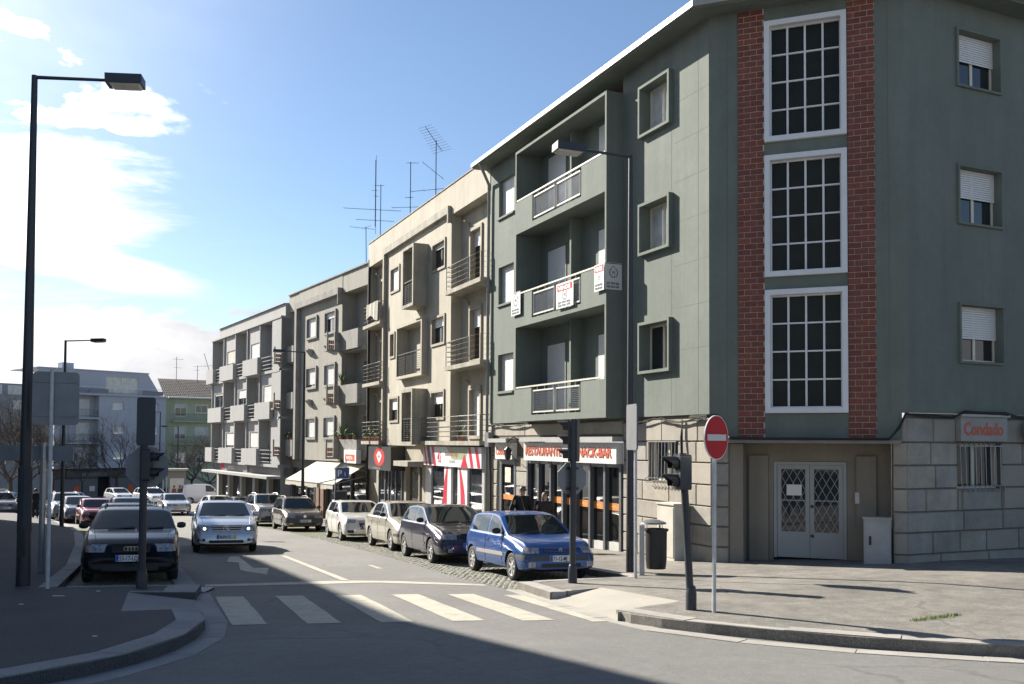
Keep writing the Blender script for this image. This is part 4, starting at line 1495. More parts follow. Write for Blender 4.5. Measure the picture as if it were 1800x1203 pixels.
# ---- shops below
mb = MB()
wall_open(mb, X20, 0, -4, 1.66, [(-6.75, -0.35, -4, 0.84), (-9.75, -7.55, -4, 0.7), (-13.95, -10.1, -4, 1.2)], 0.12, 0.5)
mb.build('ground_floor_wall', mat('shop_wall_stone', (0.30, 0.27, 0.21), 0.85, var=0.15, scale=1.5, streak=0.1), cb, F1)
sb = MB().box(-6.76, -0.10, 0.84, -0.45, 0.11, 1.60).build('shop_sign', mat('sign_gloss_white', (0.70, 0.70, 0.70), 0.3), cb, F1)
M_sred = mat('shop_red', (0.50, 0.012, 0.04), 0.35)
M_sdk = mat('shop_dark_red', (0.11, 0.006, 0.02), 0.35)
M_sgr = mat('shop_olive', (0.30, 0.33, 0.20), 0.4)
for xa, w_, mi in ((-6.74, 0.22, 0), (-6.34, 0.34, 1), (-5.75, 0.28, 0), (-1.75, 0.28, 0), (-1.10, 0.28, 0)):
    MB().add([(xa + 0.30, -0.104, 0.85), (xa + 0.30 + w_, -0.104, 0.85), (xa + w_, -0.104, 1.59), (xa, -0.104, 1.59)], [(0, 1, 2, 3)]).build('sign_stripe', (M_sred, M_sdk)[mi], sb, F1)
MB().add([(-4.0, -0.103, 1.59), (-3.4, -0.103, 1.12), (-1.95, -0.103, 1.12), (-1.72, -0.103, 1.59)], [(3, 2, 1, 0)]).build('sign_panel', M_sgr, sb, F1)
MB().add([(-2.45, -0.106, 0.85), (-1.75, -0.106, 0.85), (-2.1, -0.106, 1.35)], [(0, 1, 2)]).build('sign_triangle', M_sred, sb, F1)
text_mesh('4S', 0.62, M_sred, sb, on_wall(F1, -5.05, -0.105, 0.98), 0.001, 0.004, sx=0.75, shear=0.1)
text_mesh('medicop', 0.30, mat('sign_brown_print', (0.25, 0.06, 0.04), 0.5), sb, on_wall(F1, -4.15, -0.106, 1.24), 0.001, 0.003, sx=1.35)
text_mesh('253 044 82', 0.16, mat('sign_grey_print', (0.25, 0.25, 0.25), 0.5), sb, on_wall(F1, -3.7, -0.106, 0.98), 0.001, 0.0, sx=0.9)
sf = MB()
sf.box(-6.76, 0.0, -2.2, -6.05, 0.12, 0.84)
sf.box(-4.45, -0.02, -2.2, -3.70, 0.12, 0.84, 1)
sf.box(-2.98, -0.02, -2.2, -2.0, 0.12, 0.84, 1)
sf.box(-0.62, 0.0, -2.2, -0.4, 0.12, 0.84)
shf = sf.build('shopfront', [mat('shopfront_grey', (0.40, 0.40, 0.39), 0.4), MATS['sign_gloss_white']], cb, F1)
for a, b in ((-6.05, -4.45), (-3.70, -2.98), (-2.0, -0.62)):
    MB().box(a, 0.07, -1.9, b, 0.08, 0.84).build('shop_pane', M_shopdark, shf, F1)
rc = MB()
for cx_, w_ in ((-4.15, -0.25), (-2.70, 0.35)):
    pts_l, pts_r = [], []
    for i in range(13):
        t = i / 12
        z = lerp(0.82, -1.6, t)
        c_ = cx_ + w_ * (sin(t * 2.8) - 0.2)
        wd = 0.06 + 0.16 * sin(t * 3.0)
        pts_l.append((c_ - wd, -0.024, z))
        pts_r.append((c_ + wd, -0.024, z))
    for i in range(12):
        rc.quad(pts_l[i + 1], pts_r[i + 1], pts_r[i], pts_l[i])
rc.build('red_swoosh', M_sred, shf, F1)
sv = MB()
for a, b in ((-5.95, -4.5), (-1.95, -0.7)):
    for z in (-0.1, -0.45, -0.85, -1.2):
        sv.box(a, 0.060, z, b, 0.068, z + 0.05)
sv.build('display_shelves', M_white, shf, F1)
# doorway canopy, plain pilasters, dark shop
MB().box(-8.85, -0.75, 0.76, -6.85, 0.118, 0.97).build('door_canopy', M_creamdirty, cb, F1)
dd_ = MB()
dd_.box(-9.7, 0.30, -2.8, -7.6, 0.36, 0.7)
dd_.build('house_door', mat('dark_wood_door', (0.05, 0.035, 0.025), 0.5, var=0.2), cb, F1)
MB().box(-8.35, 0.22, -2.8, -8.2, 0.299, 0.7).build('door_post', M_creamdirty, cb, F1)
ds = MB().box(-13.6, -0.55, 0.48, -9.9, 0.11, 1.56).build('dark_shop_sign', mat('sign_charcoal', (0.022, 0.022, 0.024), 0.4), cb, F1)
disc = MB()
N_ = 28
disc.add([(-11.75 + 0.88 * cos(2 * pi * i / N_), -0.555, 1.08 + 0.42 * sin(2 * pi * i / N_)) for i in range(N_)], [tuple(range(N_))])
disc.build('sign_roundel', mat('roundel_red', (0.50, 0.035, 0.025), 0.4), ds, F1)
lg = MB()
for q in ([(-.45, .1), (-.1, .33), (.05, .2), (-.15, .02), (.1, -.22), (-.05, -.34)], [(.1, .33), (.45, .08), (.1, -.28), (-.02, -.18), (.15, .02), (.0, .2)]):
    lg.add([(-11.75 + a * 0.95, -0.560, 1.08 + b * 0.85) for a, b in q], [tuple(range(len(q) - 1, -1, -1))])
lg.build('sign_logo', M_white, ds, F1)
text_mesh('imobiliaria', 0.17, MATS['sign_grey_print'], ds, on_wall(F1, -12.9, -0.556, 0.52), 0.001, 0.002, sx=1.9)
fm_ = MB()
for x in (-13.95, -12.9, -12.3, -11.2, -10.3):
    fm_.box(x, 0.05, -3.2, x + 0.12, 0.18, 1.19)
sfd = fm_.build('shopfront', M_alu, cb, F1)
for a, b in ((-13.83, -12.9), (-12.78, -12.3), (-12.18, -11.2), (-11.08, -10.3)):
    MB().box(a, 0.1, -3.0, b, 0.11, 1.19).build('shop_pane', M_shopdark, sfd, F1)
MB().box(-11.75, 0.02, -2.0, -11.70, 0.045, 0.6).build('door_pull', M_galv, sfd, F1)

# TV aerials on the cream roof
def aerial(label, lx, ly, z0, top, booms, lean=0.0, fm=F1, rad=0.02):
    p = fm(lx, ly, z0)
    a = thing('tv_aerial', p, label, 'aerial', 'roof aerials')
    m_ = MB()
    tp = Vector(fm(lx + lean, ly, top))
    m_.tube([p, tp], rad, 5)
    m_.build('mast', M_post, a)
    for (z, dirx, ln, nel, el, tilt) in booms:
        b_ = MB()
        t = (z - z0) / (top - z0)
        c = Vector(p).lerp(tp, t)
        dv = (Vector(fm(dirx[0], dirx[1], 0)) - Vector(fm(0, 0, 0))).normalized()
        dv.z = tilt
        dv.normalize()
        pe = dv.cross(Vector((0, 0, 1))).normalized()
        e0, e1 = c - dv * ln * 0.35, c + dv * ln * 0.65
        b_.tube([e0, e1], rad * 0.6, 4)
        for k in range(nel):
            q = e0.lerp(e1, k / max(1, nel - 1))
            L_ = el * (1 - 0.3 * k / nel)
            b_.tube([q - pe * L_ / 2, q + pe * L_ / 2], rad * 0.35, 3)
        b_.build('boom', M_post, a)


LFT = (-.41, -.912)
aerial('tall aerial with slanted comb of rods on the cream roof near the eave', -7.2, .5, ZR - .3, 14.6, [(14.5, (0.5, -1), 1.3, 11, 1.1, 0.75), (13.2, LFT, 1.1, 3, 0.4, 0.8), (12.5, LFT, 1.6, 4, 0.5, -0.1)])
aerial('bare hooked aerial mast in the middle of the cream roof', -10.7, .5, ZR - .3, 14.65, [(14.6, (.41, .912), 0.55, 2, 0.05, 0.0), (12.55, (.41, .912), 2.4, 4, 0.3, 0.03), (13.0, LFT, 0.35, 3, 0.3, 0)])
aerial('aerial mast with long horizontal booms at the left of the cream roof', -15.6, .5, ZR - .3, 14.85, [(13.55, LFT, 2.9, 20, 0.35, 0.05), (13.0, LFT, 1.9, 12, 0.3, 0.05), (14.8, LFT, 0.5, 2, 0.04, 0)])
aerial('aerial of vertical whips beside the long boomed mast', -16.6, .5, 12.9, 16.4, [(14.8, LFT, 0.3, 2, 0.05, 0), (14.5, (0.2, 1), 0.25, 3, 0.2, 0)], rad=0.018)
MB().tube([F1(-16.5, .5, 12.5), F1(-16.5, .5, 16.6)], 0.012, 4).build('whip', M_post, bpy.data.objects['tv_aerial.003'])
aerial('low bent aerial at the joint of the cream and grey roofs', -18.2, .5, 10.6, 13.3, [(13.2, LFT, 1.3, 5, 0.4, 0.1), (13.25, (-.2, 1), 0.5, 3, 0.2, 0.5)], lean=-0.2)
cl = MB()
for i in range(12):
    for j in range(5):
        f_ = lambda u, v: (lerp(-14.9, -12.9, u), -.36 - .03 * sin(u * 19) - .02 * v, lerp(8.52, 7.75 + .18 * sin(u * 5), v))
        cl.quad(f_(i / 12, (j + 1) / 5), f_((i + 1) / 12, (j + 1) / 5), f_((i + 1) / 12, j / 5), f_(i / 12, j / 5))
tag(cl.build('hung_cloth', mat('cloth_cream', (0.42, 0.40, 0.34), 0.9, var=0.1, scale=4), None, F1), 'cream cloth hung over the railing of the top left cream balcony', 'cloth')
# drain pipe on the left of the cream building
dp2 = thing('downpipe', F1(-15.75, 0.1, 0), 'dark downpipe between the cream and the grey building', 'downpipe')
MB().tube([F1(-15.8, 0.02, 11.0), F1(-15.8, 0.0, 10.3), F1(-15.8, 0.0, -2.3)], 0.07, 6).build('pipe', M_black, dp2)

# ================================================================ grey building
F3 = Frame(-13.97, 57.3, 148.3)
L3 = 12.7
gyb = thing('grey_building', F3(L3 / 2, 0, -2.6), 'plain grey apartment building with terracotta grilled balconies and a framed front', 'building')
gx0, gx1 = 1.95, 9.08
FK3 = 0.75
g3w = [(3.5, 5.3), (6.5, 8.3)]
g3z = ((1.9, 3.22), (4.82, 6.15), (7.74, 9.08))
mb = MB()
wall_open(mb, gx0, gx1, 0.72, 10.85, [(a, b, c, d) for a, b in g3w for c, d in g3z], 0, 0.3)
mb.quad((gx1, 0, 0.72), (gx1, FK3, 0.72), (gx1, FK3, 9.8), (gx1, 0, 9.8))
mb.quad((gx0, 0, 9.8), (gx0, FK3, 9.8), (gx0, FK3, 0.72), (gx0, 0, 0.72))
mb.quad((0, 0, 0.72), (0, 2, 0.72), (L3, 2, 0.72), (L3, 0, 0.72))
mb.build('centre_wall', M_grey, gyb, F3)
for nm, a, b, dA, dB in (('left_flank_wall', 0.0, gx0, 0.35, 1.5), ('right_flank_wall', gx1, L3, 10.3, 11.6)):
    mb = MB()
    wall_open(mb, a, b, 0.72, 9.8, [(dA, dB, z - 0.75, z + 1.32) for z, _ in g3z], FK3, 0.25)
    mb.build(nm, M_grey, gyb, F3)
    for z, _ in g3z:
        window(gyb, F3, dA, dB, z - 0.75, z + 1.32, ly=FK3, out=0.03, sw=0.08, rec=0.15, shut=0.5 if z > 5 else 0.0, sm=M_surround, fm=M_brownframe, name='balcony_door')
MB().box(0, 0.02, 9.8, gx0, 6, 10.85).build('upper_wall', M_grey, gyb, F3)
MB().box(gx1, 0.02, 9.8, L3, 6, 10.85).build('upper_wall', M_grey, gyb, F3)
MB().box(0, -0.06, 10.85, L3, 6, 10.92).build('roof_edge', M_greydirty, gyb, F3)
fr = MB()
fr.box(gx0, -0.28, 0.72, gx0 + 0.35, -0.002, 9.75)
fr.box(gx0, -0.28, 9.75, gx1 + 0.02, -0.002, 10.1)
fr.box(gx1 - 0.05, -0.28, 9.2, gx1 + 0.02, -0.002, 9.75)
fr.build('facade_band', M_greydirty, gyb, F3)
for i, (a, b) in enumerate(g3w):
    for j, (c, d) in enumerate(g3z):
        window(gyb, F3, a, b, c, d, out=0.09, sw=0.12, rec=0.09, shut=(0.98, 0.85, 0.97, 0.9, 0.97, 0.3)[i * 3 + j], sm=M_greydirty, shm=M_shutter)
        if j < 2:
            MB().extr([(a + 0.55, -0.005, d + 0.60), (a + 0.55, -0.30, d + 0.95), (a + 0.55, -0.30, d + 1.02), (a + 0.55, -0.005, d + 0.98)], (0.5, 0, 0)).build('vent_hood', M_greydirty, gyb, F3, fix=True)
pots = []
for (xa, xb) in ((gx1 + 0.02, 12.2), (-0.1, 1.93)):
    for k, zs in enumerate((0.9, 3.80, 6.66)):
        b = MB()
        pr3 = 0.85
        # street-parallel parapet, end screen with opening, slab
        b.box(xa, -0.12, zs, xb - 0.6, 0.02, zs + 1.0)
        b.hexa([(xb - 0.6, -0.12, zs), (xb, 0.45, zs), (xb - 0.1, 0.55, zs), (xb - 0.7, 0.02, zs), (xb - 0.6, -0.12, zs + 1), (xb, 0.45, zs + 1), (xb - 0.1, 0.55, zs + 1), (xb - 0.7, 0.02, zs + 1)])
        b.box(xa, 0.02, zs - 0.1, xb - 0.3, FK3, zs + 0.08)
        b.box(xa - 0.5, -pr3, zs - 0.05, xa, -0.004, zs + 0.06)
        b.box(xa - 0.12, -0.42, zs + 0.06, xa, -0.12, zs + 1.0)
        b.box(xa - 0.12, -pr3, zs + 0.06, xa, -pr3 + 0.08, zs + 1.0)
        bal = b.build('balcony', M_greydirty, gyb, F3)
        tm = MB()
        for q in range(3):
            for w_ in range(2):
                y0 = lerp(-pr3 + 0.10, -0.44, (q + .1) / 3)
                y1 = lerp(-pr3 + 0.10, -0.44, (q + .9) / 3)
                tm.box(xa - 0.09, y0, zs + 0.1 + w_ * 0.25, xa - 0.02, y1, zs + 0.3 + w_ * 0.25)
        tm.build('terracotta_grille', mat('faded_terracotta', (0.21, 0.12, 0.095), 0.9, var=0.15), bal, F3)
        pots.append((F3, xa, zs, k))
# shops of the grey building
mb = MB()
wall_open(mb, 0, L3, -5, 0.72, [(0.4, 4.6, -5, 0.2), (6.3, 12.3, -5, 0.3)], 0.25, 0.4)
mb.build('ground_floor_wall', mat('shop_wall_grey', (0.16, 0.15, 0.14), 0.8, var=0.15), gyb, F3)
fm_ = MB()
for x in (0.4, 1.7, 3.0, 4.4, 6.3, 8.2, 10.0, 12.1):
    fm_.box(x, 0.2, -4.5, x + 0.14, 0.36, 0.25)
sfd = fm_.build('shopfront', M_alu, gyb, F3)
for a, b in ((0.54, 1.7), (1.84, 3.0), (3.14, 4.4), (6.44, 8.2), (8.34, 10.0), (10.14, 12.1)):
    MB().box(a, 0.3, -4.4, b, 0.31, 0.25).build('shop_pane', M_shopdark, sfd, F3)
for x in (5.0, 5.75):
    MB().box(x, 0.10, -4.6, x + 0.5, 0.249, 0.3).build('pilaster', mat('brown_pilaster', (0.22, 0.14, 0.10), 0.6, var=0.15), gyb, F3)
# striped awning
aw = thing('shop_awning', F3(8.5, -0.8, 0.2), 'cream fabric shop awning folded out under the grey building', 'awning')
m_ = MB()
for i in range(8):
    a, b = lerp(5.2, 12.6, i / 8), lerp(5.2, 12.6, (i + 1) / 8)
    m_.quad((a, -1.75, -0.35), (b, -1.75, -0.35), (b, 0.2, 0.72 + .0), (a, 0.2, 0.72))
    m_.quad((a, -1.76, -0.62 + 0.04 * (i % 2)), (b, -1.76, -0.62 + 0.04 * (i % 2)), (b, -1.75, -0.35), (a, -1.75, -0.35))
m_.build('canvas', mat('awning_canvas', (0.45, 0.42, 0.34), 0.8, var=0.08, scale=3, streak=0.05), aw, F3)
m2 = MB()
m2.bar(F3(5.2, -1.74, -0.36), F3(12.6, -1.74, -0.36), 0.05)
m2.bar(F3(12.55, -1.74, -0.36), F3(12.55, 0.2, 0.1), 0.03)
m2.bar(F3(5.25, -1.74, -0.36), F3(5.25, 0.2, 0.1), 0.03)
m2.build('frame', M_galv, aw)
bs = thing('box_sign', F1(-16.6, -0.6, 1.0), 'white box sign with an orange lettered panel above the awning', 'sign')
MB().box(-18.4, -0.55, 0.68, -15.9, -0.30, 1.36).build('case', MATS['sign_white'], bs, F1)
MB().box(-18.1, -0.556, 0.80, -16.2, -0.551, 1.12).build('panel', mat('panel_orange', (0.55, 0.09, 0.03), 0.4), bs, F1)
text_mesh('INVISTA', 0.24, MATS['poster_white_print'], bs, on_wall(F1, -17.85, -0.56, 0.87), 0.001, 0.004, sx=1.45)

# ================================================================ pale building with staggered balconies
F4 = Frame(-22.9, 71.77, 148.3)
L4 = 17.0
pb = thing('pale_building', F4(L4 / 2, 0, -3.3), 'pale grey building with staggered box balconies and fins at the far end of the row', 'building')
rows = [(0.35, 3.05), (3.35, 6.05), (6.35, 9.05)]
BE = [-0.25, 3.15, 6.35, 9.35, 12.35, 15.1]
WF, RB = -0.34, 0.22
kk = 0
for j, (z0, z1) in enumerate(rows):
    zt_ = z1 + 0.15 if j < 2 else 9.5
    MB().box(-0.3, -0.48, z0 - 0.2, L4 - 0.3, RB, z0 - 0.02).build('floor_slab', M_pale, pb, F4)
    for i in range(5):
        a, b = BE[i] + 0.12, BE[i + 1]
        kk += 1
        if (i + j) % 2:
            o_ = (a + 0.5, b - 0.35, z0 + 0.95, z1 - 0.62)
            mb = MB()
            wall_open(mb, a, b, z0 - 0.02, zt_, [o_], WF, 0.2)
            mb.build('bay_wall', M_pale, pb, F4)
            window(pb, F4, *o_, ly=WF, out=0.0, sw=0.03, rec=0.10, shut=(0.97, 0.15, 0.85, 0.55, 0.95)[kk % 5], sm=M_pale, fm=M_galv, shm=M_shutter2 if kk % 3 == 0 else M_shutter)
            MB().box(a - 0.1, -0.74, z0 - 0.14, min(b + 0.55, L4 - 0.2), -0.49, z0 + 0.95).build('balcony_box', M_pale, pb, F4)
        else:
            o_ = (b - 1.25, b - 0.2, z0, z1 - 0.45)
            mb = MB()
            wall_open(mb, a, b, z0 - 0.02, zt_, [o_], RB, 0.2)
            mb.build('recess_wall', M_pale, pb, F4)
            window(pb, F4, *o_, ly=RB, out=0.0, sw=0.03, rec=0.10, shut=(0.0, 0.5, 0.2)[kk % 3], sm=M_pale, fm=M_brownframe, name='balcony_door')
            r0 = a + (0.6 if i or j == 1 else 1.2)
            rr = MB()
            for q in range(4):
                rr.bar(F4(r0, -0.52, z0 + 0.12 + q * 0.25), F4(b + 0.02, -0.52, z0 + 0.12 + q * 0.25), 0.04)
            rr.build('rails', M_pale, pb)
            if i == 0:
                MB().box(a - 0.75, -0.74, z0 - 0.14, a + 1.3, -0.49, z0 + 0.95).build('balcony_box', M_pale, pb, F4)
    for i in range(6):
        MB().box(BE[i], -0.45, z0 - 0.018, BE[i] + 0.12, RB, zt_).build('fin', M_pale, pb, F4)
    MB().box(15.23, -0.46, z0 - 0.018, L4, RB, zt_).build('end_wall', M_pale, pb, F4)
mb = MB()
mb.quad((BE[0], 0, -5), (BE[0], 0, 9.5), (BE[0], 10, 9.5), (BE[0], 10, -5))
mb.quad((L4, -0.4, 9.5), (L4, -0.4, -5), (L4, 10, -5), (L4, 10, 9.5))
mb.quad((BE[0], 0.9, -0.35), (L4, 0.9, -0.35), (L4, 0.9, 9.5), (BE[0], 0.9, 9.5))
mb.build('core_wall', M_pale, pb, F4)
MB().box(0.9, -0.2, 9.63, L4, 9, 10.4).build('attic', M_pale, pb, F4)
rt = MB()
rt.add([(0.9, -0.3, 10.402), (L4, -0.3, 10.402), (L4, 8, 11.3), (0.9, 8, 11.3)], [(0, 1, 2, 3)])
rt.build('roof', MATS['roof_tile_red'], pb, F4)
MB().box(-0.4, -0.5, 9.502, L4, 0.9, 9.62).build('roof_slab', M_pale, pb, F4)
mb = MB()
for x in (0.2, 3.3, 6.6, 9.8, 13.0, 16.4):
    mb.box(x, -0.05, -6, x + 0.5, 0.5, -0.35)
mb.build('ground_floor_columns', M_pale, pb, F4)
MB().box(0.3, -0.2, -0.37, L4, 0.5, 0.15).build('sign_band', mat('band_grey', (0.12, 0.12, 0.12), 0.6), pb, F4)
s4 = MB().box(2.2, -0.28, -0.36, 9.3, -0.205, 0.14).build('shop_sign', mat('sign_grey', (0.20, 0.20, 0.20), 0.5), pb, F4)
text_mesh('OPTICA', 0.34, M_white, s4, on_wall(F4, 4.2, -0.285, -0.26), 0.001, 0.004, sx=1.4)
MB().box(2.4, -0.29, -0.3, 3.2, -0.282, 0.1).build('sign_roundel', M_sred, s4, F4)
MB().box(0.1, -1.2, -0.55, L4 - 0.2, -0.06, -0.38).build('shop_canopy', M_pale, pb, F4)
for a, b in ((0.7, 3.3), (3.8, 6.6), (7.1, 9.8), (10.3, 13.0), (13.5, 16.4)):
    MB().box(a, 0.25, -6, b, 0.27, -0.35).build('shop_pane', M_shopdark, pb, F4)

# ================================================================ far buildings
M_blue = mat('pale_blue_render', (0.40, 0.43, 0.475), 0.9, var=0.05, scale=0.5, streak=0.06)
FB = Frame(-42.1, 112.0, 42)
fb = thing('blue_building', FB(-9, 0, -5), 'pale blue apartment block with a glazed rooftop room beyond the junction', 'building')
mb = MB()
bw_ = [(-6.6, -5.15, 5.35, 6.35), (-6.5, -5.15, 2.55, 3.55), (-1.9, -0.9, 5.35, 6.35), (-1.9, -0.9, 2.55, 3.55), (-6.4, -5.1, -0.4, 0.6)]
lo_ops = [(-12.5, -8.1, 4.45, 6.95), (-12.5, -8.1, 1.6, 4.25), (-12.5, -8.1, -1.2, 1.4)]
wall_open(mb, -13, 0, -1.4, 7.1, bw_ + lo_ops, 0, 1.4)
mb.quad((0, 0, -8), (0, 12, -8), (0, 12, 7.1), (0, 0, 7.1))
mb.build('front_wall', M_blue, fb, FB)
for o_ in bw_:
    window(fb, FB, *o_, out=0.02, sw=0.06, rec=0.2, shut=0.98, sm=M_blue)
for a, b, c, d in lo_ops:
    w = MB().quad((a, 1.4, c), (b, 1.4, c), (b, 1.4, d), (a, 1.4, d)).build('loggia', M_blue, fb, FB)
    shutter_mesh(MB(), a + 2.4, a + 3.9, c + 0.05, d - 0.4, 1.36).build('shutter', M_shutter, w, FB)
    r_ = MB()
    for q in (0.15, 0.9):
        r_.bar(FB(a, 0.05, c + q), FB(b, 0.05, c + q), 0.04)
    for q in range(30):
        x = lerp(a, b, q / 29)
        r_.bar(FB(x, 0.05, c), FB(x, 0.05, c + 0.9), 0.018)
    r_.build('railing', M_railgrey, w)
MB().box(-14.5, -0.3, 6.99, 0.1, 0.3, 7.2).build('cornice', M_blue, fb, FB)
mb = MB()
wall_open(mb, -14.5, -1.8, 7.2, 9.85, [(-6.9, -3.0, 7.45, 9.3)], 1.0, 0.4)
mb.quad((-1.8, 1.0, 7.2), (-1.8, 9, 7.2), (-1.8, 9, 9.85), (-1.8, 1.0, 9.85))
mb.build('attic_wall', M_blue, fb, FB)
MB().extr([(-1.8, 1.02, 7.21), (-0.1, 1.02, 7.21), (-1.8, 1.02, 9.84)], (0, 6, 0)).build('attic_slope', M_blue, fb, FB, fix=True)
MB().box(-14.5, 0.9, 9.86, -1.7, 9, 9.98).build('roof', M_blue, fb, FB)
gz = MB()
for k in range(5):
    x = lerp(-6.9, -3.0, k / 4)
    gz.box(x - 0.05, 1.1, 7.45, x + 0.05, 1.25, 9.3)
gz.box(-6.9, 1.12, 8.35, -3.0, 1.2, 8.43)
gw = gz.build('rooftop_window', M_white, fb, FB)
for k in range(4):
    MB().box(lerp(-6.9, -3.0, k / 4) + .05, 1.17, 7.45, lerp(-6.9, -3.0, (k + 1) / 4) - .05, 1.18, 9.3).build('pane', mat('bright_blind', (0.62, 0.60, 0.50), 0.4, var=0.15), gw, FB)
for a, b in ((-14.4, -12.2), (-11.9, -9.7), (-9.3, -7.1), (-2.9, -0.4)):
    MB().box(a, -0.12, 7.25, b, -0.04, 7.75).build('terrace_parapet', mat('tinted_parapet', (0.13, 0.15, 0.18), 0.2), fb, FB)
rl = MB()
rl.bar(FB(-14.4, -0.1, 7.95), FB(0, -0.1, 7.95), 0.06)
rl.build('terrace_rail', M_white, fb)
MB().box(-11.5, 2, 9.98, -10.2, 3.2, 10.7).build('chimney', M_blue, fb, FB)
mb = MB()
wall_open(mb, -13, 0, -8, -1.4, [(-7.9, -6.6, -8, -2.2)], 0.3, 0.6)
mb.build('ground_floor_wall', mat('dark_shopfront', (0.05, 0.05, 0.055), 0.5, var=0.2), fb, FB)
for a, b in ((-12.8, -8.0), (-6.5, -0.2)):
    shutter_mesh(MB(), a, b, -7, -2.6, 0.26, 0.12, 0.015).build('roller_shutter', mat('roller_grey', (0.13, 0.13, 0.14), 0.5, var=0.1), fb, FB)
MB().box(-11.5, 0.15, -2.35, -6.8, 0.29, -1.75).build('shop_sign', mat('sign_dim', (0.07, 0.075, 0.08), 0.5), fb, FB)
text_mesh('MOVEIS', 0.5, M_signback, fb, on_wall(FB, -9.8, 0.14, -2.25), 0.001, 0.005, sx=1.2)
MB().quad((-8.2, 0.8, -8), (-6.3, 0.8, -8), (-6.3, 0.8, -2), (-8.2, 0.8, -2)).build('doorway_dark', M_dark, fb, FB)
MB().box(-13.2, -0.15, -1.55, 0.1, 0.29, -1.38).build('first_floor_slab', M_dark, fb, FB)
for x in (-10.6, -4.4):
    MB().box(x, 0.22, -4.4, x + 0.55, 0.235, -3.4).build('orange_notice', mat('notice_orange', (0.60, 0.10, 0.02), 0.6), fb, FB)
MB().box(-8.9, 0.22, -4.0, -8.3, 0.235, -3.4).build('white_notice', MATS['poster_white'], fb, FB)

fb2 = thing('grey_far_building', FB(-20, 1, -5), 'grey apartment block with a glazed top floor behind the left bare tree', 'building')
mb = MB()
ops2 = [(-24 + 3.4 * i, -22.4 + 3.4 * i, z, z + 1.2) for i in range(3) for z in (-0.2, 2.6, 5.0)]
wall_open(mb, -36, -13.02, -8, 6.6, ops2, 0.6, 0.3)
mb.build('front_wall', mat('far_grey_render', (0.27, 0.28, 0.29), 0.9, var=0.08), fb2, FB)
for o_ in ops2:
    window(fb2, FB, *o_, ly=0.6, out=0.02, sw=0.06, rec=0.2, shut=0.9, sm=MATS['far_grey_render'])
mb = MB()
wall_open(mb, -36, -14.6, 6.6, 8.0, [(-21.5, -20.2, 6.8, 7.8), (-19.6, -17.8, 6.8, 7.8), (-17.2, -15.6, 6.8, 7.8)], 2.0, 0.3)
mb.build('attic_wall', MATS['far_grey_render'], fb2, FB)
for a, b in ((-21.5, -20.2), (-19.6, -17.8), (-17.2, -15.6)):
    window(fb2, FB, a, b, 6.8, 7.8, ly=2.0, out=0.02, sw=0.08, rec=0.1, sm=M_white, fm=M_white, pane=MATS['bright_blind'])
MB().box(-36, 0.5, 6.6, -13.03, 2.3, 6.72).build('terrace_slab', MATS['far_grey_render'], fb2, FB)

M_lime = mat('lime_green_render', (0.42, 0.46, 0.32), 0.9, var=0.08, scale=0.8, streak=0.1)
FG = Frame(-42.2, 114.5, 60)
gh = thing('lime_house', FG(3, 0, -5), 'lime green house with a brown tiled roof beside the pale blue block', 'house')
mb = MB()
lops = [(0.25, 1.7, 4.85, 6.4), (2.7, 4.25, 5.3, 6.4), (5.0, 6.5, 4.85, 6.4), (0.25, 1.65, 2.0, 3.6), (2.7, 4.25, 2.4, 3.6), (5.2, 6.3, 2.0, 3.5), (0.4, 1.6, -1.0, 0.4), (2.9, 4.2, -1.0, 0.4)]
wall_open(mb, -2.5, 12, -8, 7.3, lops, 0, 0.25)
mb.build('front_wall', M_lime, gh, FG)
for k, o_ in enumerate(lops):
    window(gh, FG, *o_, out=0.03, sw=0.07, rec=0.18, shut=(0.3, 0.1, 0.95, 0.6, 0.9, 0.0, 1.0, 0.5)[k], sm=M_white)
for z in (4.15, 1.35):
    b = MB().box(-0.1, -0.9, z, 12, -0.002, z + 0.15).build('balcony', M_lime, gh, FG)
    r_ = MB()
    r_.bar(FG(-0.1, -0.85, z + 1.0), FG(12, -0.85, z + 1.0), 0.05)
    for q in range(70):
        x = lerp(-0.1, 12, q / 69)
        r_.bar(FG(x, -0.85, z + .15), FG(x, -0.85, z + 1.0), 0.02)
    r_.build('railing', M_railgrey, b)
# tiled roof: rolled tile courses
M_rtile = mat('old_roof_tiles', (0.042, 0.027, 0.021), 0.9, var=0.35, scale=2.5, stain=(0.07, 0.055, 0.042), stain_amt=0.6, stain_scale=1.5)
mb = MB()
ncol, nrow = 62, 11
for i in range(ncol):
    for j in range(nrow):
        x0, x1 = lerp(-1.2, 13, i / ncol), lerp(-1.2, 13, (i + 1) / ncol)
        y0, y1 = lerp(-1.1, 4.2, j / nrow), lerp(-1.1, 4.2, (j + 1) / nrow)
        z0, z1 = lerp(7.25, 9.75, j / nrow), lerp(7.25, 9.75, (j + 1) / nrow)
        xm = (x0 + x1) / 2
        h_ = 0.09
        mb.add([(x0, y0, z0 + .05), (xm, y0, z0 + h_ + .05), (x1, y0, z0 + .05), (x0, y1, z1), (xm, y1, z1 + h_), (x1, y1, z1)], [(0, 1, 4, 3), (1, 2, 5, 4), (2, 1, 0)])
ro = mb.build('roof_tiles', M_rtile, gh, FG)
ro['kind'] = 'stuff'
MB().box(-0.6, -1.15, 7.12, 12.5, 0.3, 7.26).build('eaves', M_white, gh, FG)
aerial('thin aerial at the left of the brown tiled roof', 1.0, 3.5, 9.3, 12.6, [(12.3, (1, 0), 1.3, 5, 0.9, 0.0), (11.2, (1, .2), 0.9, 3, 0.6, 0)], fm=FG, rad=0.035)
